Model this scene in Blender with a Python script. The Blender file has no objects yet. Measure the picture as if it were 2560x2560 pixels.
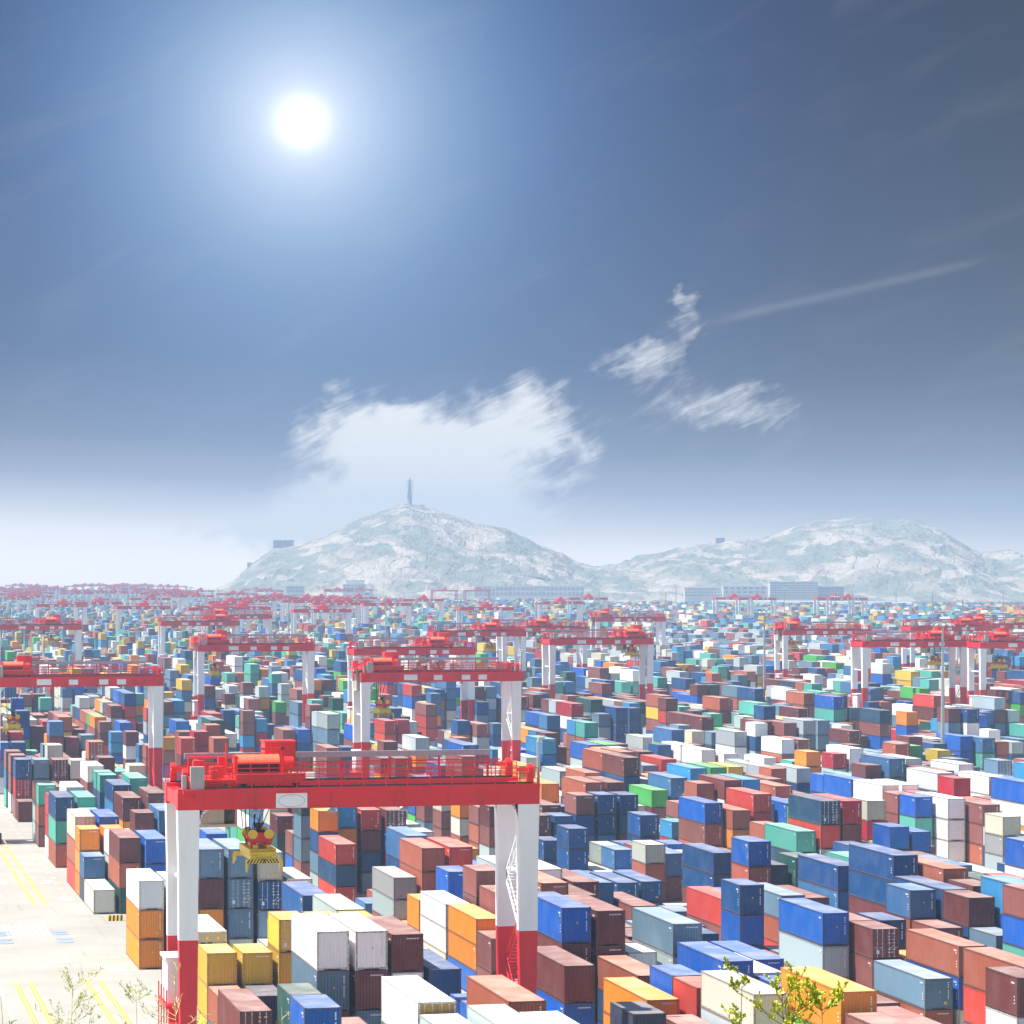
import bpy, math, random
import numpy as np
from mathutils import Vector, noise

# ---------------------------------------------------------------- camera, sky, sun, exposure
F = 7400.0; EYE = 38.5; HORIZON = 1435.0
TH = math.atan(1743.0 / F); CT, ST = math.cos(TH), math.sin(TH)
scene = bpy.context.scene
COL = scene.collection

cam_data = bpy.data.cameras.new('camera')
cam = bpy.data.objects.new('camera', cam_data); COL.objects.link(cam)
cam.location = (0, 0, EYE); cam.rotation_euler = (math.radians(90), 0, -TH)
cam_data.sensor_width = 36; cam_data.lens = F / 2560 * 36; cam_data.shift_y = (HORIZON - 1280) / 2560
cam_data.clip_start = 1.0; cam_data.clip_end = 40000
scene.camera = cam

scene.view_settings.view_transform = 'Standard'; scene.view_settings.look = 'None'
scene.view_settings.gamma = 1.0; scene.view_settings.exposure = EXPO = 1.06
scene.cycles.volume_bounces = 0; scene.cycles.max_bounces = 6; scene.cycles.diffuse_bounces = 3
scene.cycles.glossy_bounces = 2; scene.cycles.transparent_max_bounces = 8
GAIN = 2 ** EXPO

SUN_EL = math.radians(64); SUN_TO = Vector((-0.985, 0.17, 0)).normalized()      # towards the sun: left, slightly ahead
sun_dir = Vector((SUN_TO.x * math.cos(SUN_EL), SUN_TO.y * math.cos(SUN_EL), math.sin(SUN_EL)))
sl = bpy.data.lights.new('sun', 'SUN'); sl.energy = 5.0; sl.angle = math.radians(0.5); sl.color = (1, .965, .9)
so = bpy.data.objects.new('sun', sl); COL.objects.link(so); so.rotation_euler = sun_dir.to_track_quat('Z', 'Y').to_euler()

world = bpy.data.worlds.new('World'); scene.world = world; world.use_nodes = True
NT = world.node_tree; NT.nodes.clear()

class G:
    """small helper to write node graphs"""
    def __init__(s, nt): s.nt = nt
    def n(s, t, **kw):
        nd = s.nt.nodes.new(t)
        for k, v in kw.items(): setattr(nd, k, v)
        return nd
    def put(s, sock, v):
        if isinstance(v, bpy.types.NodeSocket): s.nt.links.new(v, sock)
        elif v is not None: sock.default_value = v
    def m(s, op, a, b=None, c=None, clamp=False):
        nd = s.n('ShaderNodeMath', operation=op); nd.use_clamp = clamp
        s.put(nd.inputs[0], a); s.put(nd.inputs[1], b); s.put(nd.inputs[2], c)
        return nd.outputs[0]
    def v(s, op, a, b=None):
        nd = s.n('ShaderNodeVectorMath', operation=op); s.put(nd.inputs[0], a); s.put(nd.inputs[1], b)
        return nd.outputs['Value' if op in ('DOT_PRODUCT', 'LENGTH', 'DISTANCE') else 'Vector']
    def mix(s, f, a, b, blend='MIX'):
        nd = s.n('ShaderNodeMix', data_type='RGBA', blend_type=blend)
        s.put(nd.inputs[0], f); s.put(nd.inputs[6], a); s.put(nd.inputs[7], b)
        return nd.outputs[2]
    def ramp(s, f, stops, interp='LINEAR'):
        nd = s.n('ShaderNodeValToRGB'); cr = nd.color_ramp; cr.interpolation = interp
        while len(cr.elements) < len(stops): cr.elements.new(0.5)
        for e, (p, c) in zip(cr.elements, stops):
            e.position = p; e.color = (c[0], c[1], c[2], 1) if not isinstance(c, (int, float)) else (c, c, c, 1)
        s.put(nd.inputs[0], f); return nd.outputs[0]
    def noise(s, vec, scale, detail=4, rough=.55, dist=0):
        nd = s.n('ShaderNodeTexNoise'); s.put(nd.inputs['Vector'], vec); nd.inputs['Scale'].default_value = scale
        nd.inputs['Detail'].default_value = detail; nd.inputs['Roughness'].default_value = rough
        nd.inputs['Distortion'].default_value = dist
        return nd.outputs['Fac']
    def mapr(s, x, a, b, c=0.0, d=1.0):
        nd = s.n('ShaderNodeMapRange', interpolation_type='SMOOTHSTEP'); s.put(nd.inputs[0], x)
        for i, q in enumerate((a, b, c, d)): nd.inputs[i + 1].default_value = q
        return nd.outputs[0]

def build_sky():
    g = G(NT)
    nish = g.n('ShaderNodeTexSky', sky_type='NISHITA'); nish.sun_disc = False
    nish.sun_elevation = SUN_EL; nish.sun_rotation = math.atan2(SUN_TO.x, SUN_TO.y)
    nish.altitude = 0; nish.air_density = 1.0; nish.dust_density = 1.2
    d = g.v('NORMALIZE', g.n('ShaderNodeTexCoord').outputs['Generated'])
    fwd = Vector((ST, CT, 0)); right = Vector((CT, -ST, 0))
    DEG = 57.29578
    sep = g.n('ShaderNodeSeparateXYZ'); g.put(sep.inputs[0], d)
    el = g.m('MULTIPLY', g.m('ARCSINE', sep.outputs[2]), DEG)
    df = g.v('DOT_PRODUCT', d, tuple(fwd)); dr = g.v('DOT_PRODUCT', d, tuple(right))
    az = g.m('MULTIPLY', g.m('ARCTAN2', dr, df), DEG)
    # bright patch of sky round the low sun seen through thin cloud
    gl = Vector((-525 * CT + F * ST, 525 * ST + F * CT, 1130)).normalized()
    ang = g.m('MULTIPLY', g.m('ARCCOSINE', g.m('MINIMUM', g.v('DOT_PRODUCT', d, tuple(gl)), 0.9999999)), DEG)
    halo = g.n('ShaderNodeCombineXYZ')
    for channel, (strength, width) in enumerate(((1.10, 1.75), (1.14, 2.40), (1.27, 3.75))):
        fall = g.m('POWER', 2.718, g.m('DIVIDE', ang, -width))
        g.put(halo.inputs[channel], g.m('MULTIPLY', fall, strength))
    core = g.m('POWER', 2.718, g.m('MULTIPLY', g.m('MULTIPLY', ang, ang), -6.0))
    disc = g.n('ShaderNodeCombineXYZ')
    for channel in range(3): g.put(disc.inputs[channel], core)
    sky = g.v('ADD', halo.outputs[0], disc.outputs[0])
    # horizon whitening
    hz = g.ramp(g.m('DIVIDE', g.m('ADD', el, g.m('MULTIPLY', az, .035)), 8.0, None, True), [(0, 1), (.07, .85), (.13, .48), (.20, .16), (.30, .04), (.5, .0), (.8, 0)])
    sky = g.mix(hz, sky, (2.0, 1.75, 1.5, 1))
    # thin cirrus
    cmb = g.n('ShaderNodeCombineXYZ'); g.put(cmb.inputs[0], az); g.put(cmb.inputs[1], el)
    P = cmb.outputs[0]
    ro0 = g.n('ShaderNodeMapping'); g.put(ro0.inputs[0], P); ro0.inputs['Rotation'].default_value = (0, 0, math.radians(-26))
    rot = g.n('ShaderNodeMapping'); g.put(rot.inputs[0], ro0.outputs[0]); rot.inputs['Scale'].default_value = (.5, 2.1, 1)
    streak = g.mapr(g.noise(rot.outputs[0], 2.0, 9, .66, .9), .28, .72)
    puff = g.noise(P, 1.05, 6, .6, .4)
    warp = g.n('ShaderNodeTexNoise'); g.put(warp.inputs['Vector'], P); warp.inputs['Scale'].default_value = 1.6; warp.inputs['Detail'].default_value = 5
    PW = g.v('ADD', P, g.v('MULTIPLY', g.v('SUBTRACT', warp.outputs['Color'], (.5, .5, .5)), (1.8, 1.0, 0)))
    blobs = [(800, 930, 225, 100, 1.6), (790, 1010, 250, 60, 1.4), (560, 1005, 150, 34, .9), (690, 815, 115, 62, 1.05), (990, 755, 85, 48, 1.0), (900, 830, 200, 62, 1.1), (640, 735, 45, 22, .42), (640, 960, 160, 50, .8), (400, 1005, 130, 26, .62),
             (1040, 830, 60, 26, .5), (1205, 680, 75, 42, .74), (1300, 625, 42, 50, .62), (1340, 775, 125, 44, .72), (1450, 760, 85, 44, .42), (1285, 575, 22, 20, .6), (1240, 720, 110, 60, .3), (640, 640, 35, 22, .25), (1060, 905, 70, 14, .4)]
    acc = None
    for (bx, by, sx, sy, w) in blobs:
        c = ((bx - 966) / 97.5, (1083 - by) / 97.5, 0)
        q = g.v('MULTIPLY', g.v('SUBTRACT', PW, c), (97.5 / sx, 97.5 / sy, 0))
        e = g.m('MULTIPLY', g.m('POWER', 2.718, g.m('MULTIPLY', g.v('DOT_PRODUCT', q, q), -1.0)), w)
        acc = e if acc is None else g.m('ADD', acc, e)
    dens = g.m('SUBTRACT', acc, g.m('MULTIPLY', g.m('SUBTRACT', 1.0, g.m('ADD', g.m('MULTIPLY', streak, .60), g.m('MULTIPLY', puff, .40))), .82))
    cov = g.mapr(dens, -.10, 1.05, 0, .92)
    veil = g.m('MULTIPLY', g.mapr(g.noise(rot.outputs[0], .55, 7, .62, .6), .5, .78), .045)
    # one faint straight trail
    t = g.m('SUBTRACT', el, g.m('ADD', g.m('MULTIPLY', az, .214), 4.04))
    tr = g.m('MULTIPLY', g.m('POWER', 2.718, g.m('MULTIPLY', g.m('MULTIPLY', t, t), -130.0)), g.m('MULTIPLY', g.mapr(az, 3.2, 5.0), g.m('MULTIPLY', g.mapr(az, 9.6, 8.0), .075)))
    cov = g.m('MAXIMUM', cov, g.m('ADD', veil, tr))
    sky = g.mix(cov, sky, (1.16, 1.12, 1.06, 1))
    k = 1.0 / GAIN
    sky = g.v('MULTIPLY', sky, (k, k, k))
    low = g.m('MULTIPLY', g.mapr(el, 22, 13), g.mapr(g.m('ABSOLUTE', az), 26, 15))
    nsc = g.v('MULTIPLY', nish.outputs[0], (.07, .07, .07))
    base = g.mix(g.mapr(el, -.3, -3.0), nsc, (.22, .23, .24, 1))
    out = g.mix(low, base, sky)
    bg = g.n('ShaderNodeBackground'); g.put(bg.inputs[0], out); bg.inputs[1].default_value = 1.0
    g.put(g.n('ShaderNodeOutputWorld').inputs[0], bg.outputs[0])
build_sky()

# ---------------------------------------------------------------- helpers
def tag(o, label=None, cat=None, group=None, kind=None):
    if label: o['label'] = label
    if cat: o['category'] = cat
    if group: o['group'] = group
    if kind: o['kind'] = kind
    return o

def empty(name, loc=(0, 0, 0), rz=0.0):
    o = bpy.data.objects.new(name, None); COL.objects.link(o); o.location = loc; o.rotation_euler = (0, 0, rz)
    o.empty_display_size = .2
    return o

def at(px, v, Z, flat=False):
    """point in the world at depth Z that the photo shows at pixel (px, v)"""
    X = (px - 1280) * Z / F
    return Vector((X * CT + Z * ST, -X * ST + Z * CT, EYE - (v - HORIZON) * Z / F))

class MB:
    def __init__(s): s.v = []; s.f = []; s.mi = []; s.cur = 0
    def poly(s, pts):
        b = len(s.v); s.v += [tuple(p) for p in pts]; s.f.append(tuple(range(b, b + len(pts)))); s.mi.append(s.cur)
    def faces(s, pts, fs):
        b = len(s.v); s.v += [tuple(p) for p in pts]
        for f in fs: s.f.append(tuple(b + i for i in f)); s.mi.append(s.cur)
    def hexa(s, p): s.faces(p, [(0, 3, 2, 1), (4, 5, 6, 7), (0, 1, 5, 4), (1, 2, 6, 5), (2, 3, 7, 6), (3, 0, 4, 7)])
    def box(s, x0, x1, y0, y1, z0, z1):
        s.hexa([(x0, y0, z0), (x1, y0, z0), (x1, y1, z0), (x0, y1, z0), (x0, y0, z1), (x1, y0, z1), (x1, y1, z1), (x0, y1, z1)])
    def cbox(s, c, d): s.box(c[0] - d[0] / 2, c[0] + d[0] / 2, c[1] - d[1] / 2, c[1] + d[1] / 2, c[2] - d[2] / 2, c[2] + d[2] / 2)
    def rings(s, rings, cap=True):
        n = len(rings[0]); b = len(s.v)
        for r in rings: s.v += [tuple(p) for p in r]
        for i in range(len(rings) - 1):
            for j in range(n):
                a = b + i * n + j; c = b + i * n + (j + 1) % n
                s.f.append((a, c, c + n, a + n)); s.mi.append(s.cur)
        if cap:
            s.f.append(tuple(b + j for j in range(n))[::-1]); s.f.append(tuple(b + (len(rings) - 1) * n + j for j in range(n))); s.mi += [s.cur, s.cur]
    def tube(s, pts, r, n=8, r1=None):
        pts = [Vector(p) for p in pts]; rs = []
        for i, p in enumerate(pts):
            d = (pts[min(i + 1, len(pts) - 1)] - pts[max(i - 1, 0)]).normalized()
            a = d.orthogonal().normalized(); b = d.cross(a)
            rr = r if r1 is None else r + (r1 - r) * i / (len(pts) - 1)
            rs.append([p + (a * math.cos(t) + b * math.sin(t)) * rr for t in (2 * math.pi * k / n for k in range(n))])
        # keep ring orientation steady
        for i in range(1, len(rs)):
            k = min(range(n), key=lambda q: (rs[i][q] - rs[i - 1][0]).length); rs[i] = rs[i][k:] + rs[i][:k]
        s.rings(rs)
    def build(s, name, mats, parent=None, smooth=False, loc=None, link=True):
        me = bpy.data.meshes.new(name); me.from_pydata(s.v, [], s.f)
        for m in (mats if isinstance(mats, (list, tuple)) else [mats]): me.materials.append(m)
        me.polygons.foreach_set('material_index', s.mi)
        if smooth: me.polygons.foreach_set('use_smooth', [True] * len(s.f))
        me.update()
        o = bpy.data.objects.new(name, me)
        if link: COL.objects.link(o)
        if parent: o.parent = parent
        if loc: o.location = loc
        return o

def copy_tree(o, parent=None):
    c = o.copy(); COL.objects.link(c); c.parent = parent
    for ch in list(o.children): copy_tree(ch, c)
    return c

def mat(name, color=None, rough=.6, metal=0.0, fn=None, spec=.5):
    m = bpy.data.materials.new(name); m.use_nodes = True; nt = m.node_tree
    b = nt.nodes['Principled BSDF']; b.inputs['Roughness'].default_value = rough; b.inputs['Metallic'].default_value = metal
    b.inputs['Specular IOR Level'].default_value = spec
    if color: b.inputs['Base Color'].default_value = (*color, 1)
    if fn: fn(G(nt), b)
    return m

def worn(base, dirt, scale=1.0, amt=.35, streak=True):
    def fn(g, b):
        co = g.n('ShaderNodeTexCoord').outputs['Object']
        mp = g.n('ShaderNodeMapping'); g.put(mp.inputs[0], co); mp.inputs['Scale'].default_value = (1, 1, .18 if streak else 1)
        a = g.noise(mp.outputs[0], 2.2 * scale, 6, .62)
        c = g.noise(co, .35 * scale, 4, .6)
        f = g.m('MULTIPLY', g.mapr(a, .48, .78), amt)
        col = g.mix(f, (*base, 1), (*dirt, 1))
        col = g.mix(g.m('MULTIPLY', g.mapr(c, .35, .7), .22), col, tuple(min(1, q * 1.25 + .015) for q in base) + (1,))
        g.put(b.inputs['Base Color'], col)
    return fn

M = {}
# ---- container paint: the colour comes from each container's own object colour
def paint_fn(roof=False, frame=False):
    def fn(g, b):
        oi = g.n('ShaderNodeObjectInfo'); base = oi.outputs['Color']; rnd = oi.outputs['Random']
        co = g.n('ShaderNodeTexCoord').outputs['Object']
        off = g.n('ShaderNodeCombineXYZ'); g.put(off.inputs[0], g.m('MULTIPLY', rnd, 37.0)); g.put(off.inputs[1], g.m('MULTIPLY', rnd, 91.0)); g.put(off.inputs[2], g.m('MULTIPLY', rnd, 13.0))
        p = g.v('ADD', co, off.outputs[0])
        mp = g.n('ShaderNodeMapping'); g.put(mp.inputs[0], p); mp.inputs['Scale'].default_value = (1, 1, .16)
        big = g.noise(p, .45, 4, .6); st = g.noise(mp.outputs[0], 3.4, 6, .65); fine = g.noise(p, 7.0, 5, .7)
        hsv = g.n('ShaderNodeHueSaturation'); g.put(hsv.inputs['Color'], base)
        g.put(hsv.inputs['Value'], g.m('ADD', .84, g.m('MULTIPLY', rnd, .34)))
        col = hsv.outputs[0]
        chalk = g.mix(.5, col, (.55, .52, .48, 1))
        if roof:
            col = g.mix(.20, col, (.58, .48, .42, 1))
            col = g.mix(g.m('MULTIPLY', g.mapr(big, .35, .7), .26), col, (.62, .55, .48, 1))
            col = g.mix(g.m('MULTIPLY', g.mapr(fine, .62, .8), .45), col, (.20, .11, .06, 1))
        else:
            col = g.mix(g.m('MULTIPLY', g.mapr(big, .38, .72), .14), col, chalk)
            dk = g.v('MULTIPLY', col, (.45, .42, .40))
            col = g.mix(g.m('MULTIPLY', g.mapr(st, .55, .85), .38), col, dk)
            rust = g.m('MULTIPLY', g.mapr(g.noise(mp.outputs[0], 6.0, 7, .75), .66, .78), .7)
            col = g.mix(rust, col, (.16, .065, .03, 1))
        if frame:
            col = g.v('MULTIPLY', col, (.72, .68, .66))
            col = g.mix(g.m('MULTIPLY', g.mapr(fine, .45, .62), .75), col, (.15, .08, .045, 1))
        g.put(b.inputs['Base Color'], col)
        g.put(b.inputs['Roughness'], g.m('ADD', .42, g.m('MULTIPLY', st, .3)))
    return fn
M['paint'] = mat('container_paint', fn=paint_fn(), spec=.3)
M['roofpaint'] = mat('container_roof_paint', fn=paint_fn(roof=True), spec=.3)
M['framepaint'] = mat('container_frame_paint', fn=paint_fn(frame=True))
M['white'] = mat('white_paint', rough=.45, fn=worn((.88, .88, .88), (.55, .53, .50), .6, .25))
M['red'] = mat('red_crane_paint', rough=.42, fn=worn((.72, .008, .016), (.30, .010, .014), .8, .4))
M['redbright'] = mat('red_machine_paint', rough=.4, fn=worn((.70, .014, .010), (.24, .012, .010), 1.2, .45))
M['yellow'] = mat('yellow_paint', rough=.45, fn=worn((.80, .58, .015), (.28, .19, .03), 1.4, .5))
M['orange'] = mat('orange_cover_paint', rough=.5, fn=worn((.85, .13, .05), (.55, .06, .03), 1.0, .3))
M['grey'] = mat('grey_paint', rough=.55, fn=worn((.36, .37, .35), (.18, .17, .15), 1, .4))
M['steel'] = mat('galvanised_steel', rough=.45, metal=.3, fn=worn((.42, .44, .46), (.22, .21, .2), 1, .4))
M['dark'] = mat('dark_rubber', (.015, .015, .017), .7)
M['black'] = mat('black_rail', (.02, .02, .022), .5)
M['glass'] = mat('tinted_glass', (.03, .05, .05), .08)
M['cream'] = mat('cream_paint', rough=.5, fn=worn((.50, .47, .38), (.22, .2, .16), 2, .4))
M['markwhite'] = mat('white_lettering', (.85, .85, .85), .5)
M['markyellow'] = mat('yellow_sticker', (.85, .50, .02), .5)
M['bar'] = mat('door_bar_steel', (.50, .52, .55), .45)
M['plate'] = mat('sign_plate_white', (.86, .86, .86), .5)
M['ring'] = mat('thin_blue_grey_line', (.28, .42, .45), .6)

# ---------------------------------------------------------------- ground, road, markings
def ground_fn(g, b):
    co = g.n('ShaderNodeTexCoord').outputs['Object']
    big = g.noise(co, .012, 5, .6); mid = g.noise(co, .11, 6, .65); fine = g.noise(co, 1.7, 6, .7)
    mp = g.n('ShaderNodeMapping'); g.put(mp.inputs[0], co); mp.inputs['Scale'].default_value = (1, .035, 1)
    tyre = g.noise(mp.outputs[0], 1.1, 5, .7)
    col = g.mix(g.mapr(mid, .3, .7), (.34, .32, .28, 1), (.28, .265, .235, 1))
    col = g.mix(g.m('MULTIPLY', g.mapr(big, .35, .65), .35), col, (.39, .37, .325, 1))
    col = g.mix(g.m('MULTIPLY', g.mapr(tyre, .58, .76), .60), col, (.15, .143, .135, 1))
    col = g.mix(g.m('MULTIPLY', g.mapr(fine, .55, .8), .25), col, (.21, .20, .18, 1))
    br = g.n('ShaderNodeTexBrick'); g.put(br.inputs['Vector'], co); br.offset = 0; br.inputs['Scale'].default_value = 1.0
    br.inputs['Mortar Size'].default_value = .012; br.inputs['Brick Width'].default_value = 5.0; br.inputs['Row Height'].default_value = 5.0
    br.inputs['Color1'].default_value = br.inputs['Color2'].default_value = (1, 1, 1, 1); br.inputs['Mortar'].default_value = (.78, .77, .75, 1)
    col = g.mix(1.0, col, br.outputs[0], 'MULTIPLY')
    g.put(b.inputs['Base Color'], col)
M['ground'] = mat('pale_concrete', rough=.85, fn=ground_fn, spec=.25)
b = MB(); b.poly([(-880, -280, 0), (2480, -280, 0), (2480, 4960, 0), (-880, 4960, 0)])
tag(b.build('ground', M['ground']), kind='structure')

def grass_fn(g, b):
    co = g.n('ShaderNodeTexCoord').outputs['Object']
    g.put(b.inputs['Base Color'], g.ramp(g.noise(co, .6, 7, .7), [(.3, (.05, .075, .02)), (.6, (.12, .12, .05)), (.8, (.2, .17, .1))]))
M['hillside'] = mat('scrub_hillside', rough=.95, fn=grass_fn)
def hill_z(t): return 35.6 - 1.6 * (t / 12.0) if t < 12 else 34.0 - (t - 12) * .225 - max(0, t - 60) * .14
b = MB(); nx, ny = 40, 30; P = []
for i in range(ny + 1):
    t = -25 + i * (150 + 25) / ny
    for j in range(nx + 1):
        x = -90 + j * 180 / nx
        z = min(36.3, hill_z(max(t, -3))) + noise.noise(Vector((x * .12, t * .12, 3))) * .35 - abs(x) ** 1.5 * .012
        w = Vector((x * CT + t * ST, -x * ST + t * CT, max(z, -.5))); P.append(w)
b.faces(P, [(i * (nx + 1) + j, i * (nx + 1) + j + 1, (i + 1) * (nx + 1) + j + 1, (i + 1) * (nx + 1) + j) for i in range(ny) for j in range(nx)])
tag(b.build('hillside', M['hillside'], smooth=True), kind='structure')

M['lineyellow'] = mat('yellow_road_paint', rough=.7, fn=worn((.80, .52, .02), (.45, .38, .2), 3, .45, False))
M['linewhite'] = mat('white_road_paint', rough=.7, fn=worn((.74, .74, .72), (.46, .44, .41), 3, .6, False))
M['turnplate'] = mat('worn_blue_steel_plate', rough=.5, fn=worn((.24, .29, .42), (.36, .37, .38), 4, .5, False))
b = MB()
for x in (18.45, 19.75, 24.95, 26.25):
    for dx in (-.16, .16):
        for y0, y1 in ((-20, 282), (348, 462), (470, 640)):
            if x < 24 and y0 > 300: continue
            b.box(x + dx - .075, x + dx + .075, y0, y1, .001, .006)
tag(b.build('yellow_road_lines', M['lineyellow']), kind='structure')
b = MB()
for i in range(8):
    x = 19.9 + i * .62
    b.box(x, x + .30, 318.5, 328.5, .001, .006)
b.box(16.6, 16.75, 150, 300, .001, .006);
rr = random.Random(3)
for i in range(46):
    y = 200 + i * 6.6
    if 300 < y < 334: continue
    b.box(29.0, 29.75, y, y + .18, .001, .006)
for (cx, cy) in ((23.6, 296), (20.9, 292), (27.9, 288), (28.2, 352), (22.0, 372), (27.6, 372), (20.5, 356)):
    for q in range(7): b.box(cx + rr.uniform(-.9, .9), cx + rr.uniform(1.0, 1.4), cy + q * .5, cy + q * .5 + .14, .001, .006)
tag(b.build('white_road_lines', M['linewhite']), kind='structure')
for k, (px, v) in enumerate(((146.5, 2329.4), (151.4, 2335.2), (159, 2347), (163.6, 2354.8), (3, 2331.7), (5, 2338), (9, 2350), (13, 2357.6))):
    p = at(px, v, F * EYE / (v - HORIZON)); b = MB()
    b.rings([[(.95 * math.cos(t * math.pi / 16), .95 * math.sin(t * math.pi / 16), z) for t in range(32)] for z in (-.02, .02)])
    o = b.build('turning_plate', M['turnplate'], loc=(p.x, p.y, 0.012))
    row = ('farthest', 'second farthest', 'third farthest', 'nearest')[k % 4]
    tag(o, 'round blue wheel turning plate in the road, %s of the %s four' % (row, 'right-hand' if k < 4 else 'left-hand'), 'steel plate', 'round turning plates in the road')

# ---------------------------------------------------------------- shipping containers
PAL = {'w': ((.84, .84, .83), 'white'), 'c': ((.62, .60, .49), 'cream'), 'g': ((.42, .49, .51), 'light grey'), 'G': ((.30, .32, .30), 'warm grey'), 'a': ((.125, .215, .30), 'steel blue'),
       's': ((.045, .155, .34), 'sky blue'), 'k': ((.035, .26, .52), 'bright blue'), 'b': ((.004, .105, .47), 'royal blue'), 'N': ((.012, .085, .27), 'cobalt blue'), 'n': ((.006, .070, .22), 'navy blue'),
       'S': ((.018, .065, .13), 'dark slate blue'), 'd': ((.035, .045, .085), 'dark grey blue'), 't': ((.085, .40, .32), 'turquoise'), 'T': ((.010, .075, .062), 'dark green'),
       'e': ((.065, .42, .075), 'bright green'), 'J': ((.035, .30, .09), 'green'), 'm': ((.155, .036, .032), 'maroon'), 'q': ((.26, .085, .07), 'brick brown'), 'p': ((.40, .105, .055), 'terracotta'),
       'r': ((.55, .05, .032), 'red'), 'R': ((.42, .015, .03), 'crimson'), 'o': ((.82, .25, .012), 'orange'), 'y': ((.66, .43, .035), 'yellow')}
SPECIAL = {'M': ('m', 'door'), 'D': ('a', 'door'), 'E': ('n', 'door'), 'Y': ('y', 'door'), 'K': ('k', 'door'), 'H': ('p', 'door'), 'L': ('R', 'door'), 'X': ('S', 'door'), 'F': ('c', 'greydoor'),
           'Z': ('w', 'gold'), 'V': ('w', 'reefer'), 'U': ('c', 'plain')}
H0 = 2.6; W = 2.438

def corrugate(b, a0, a1, z0, z1, place, pitch, depth):
    """vertical corrugated sheet between a0 and a1; place(a, d, z) gives the point, d is inward depth"""
    n = max(1, round((a1 - a0) / pitch)); p = (a1 - a0) / n; prof = []
    for i in range(n):
        s = a0 + i * p
        prof += [(s, 0), (s + p * .28, 0), (s + p * .5, depth), (s + p * .78, depth)]
    prof.append((a1, 0)); base = len(b.v)
    for a, d in prof: b.v.append(tuple(place(a, d, z0))); b.v.append(tuple(place(a, d, z1)))
    for i in range(len(prof) - 1): b.f.append((base + 2 * i, base + 2 * i + 2, base + 2 * i + 3, base + 2 * i + 1)); b.mi.append(b.cur)

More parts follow.
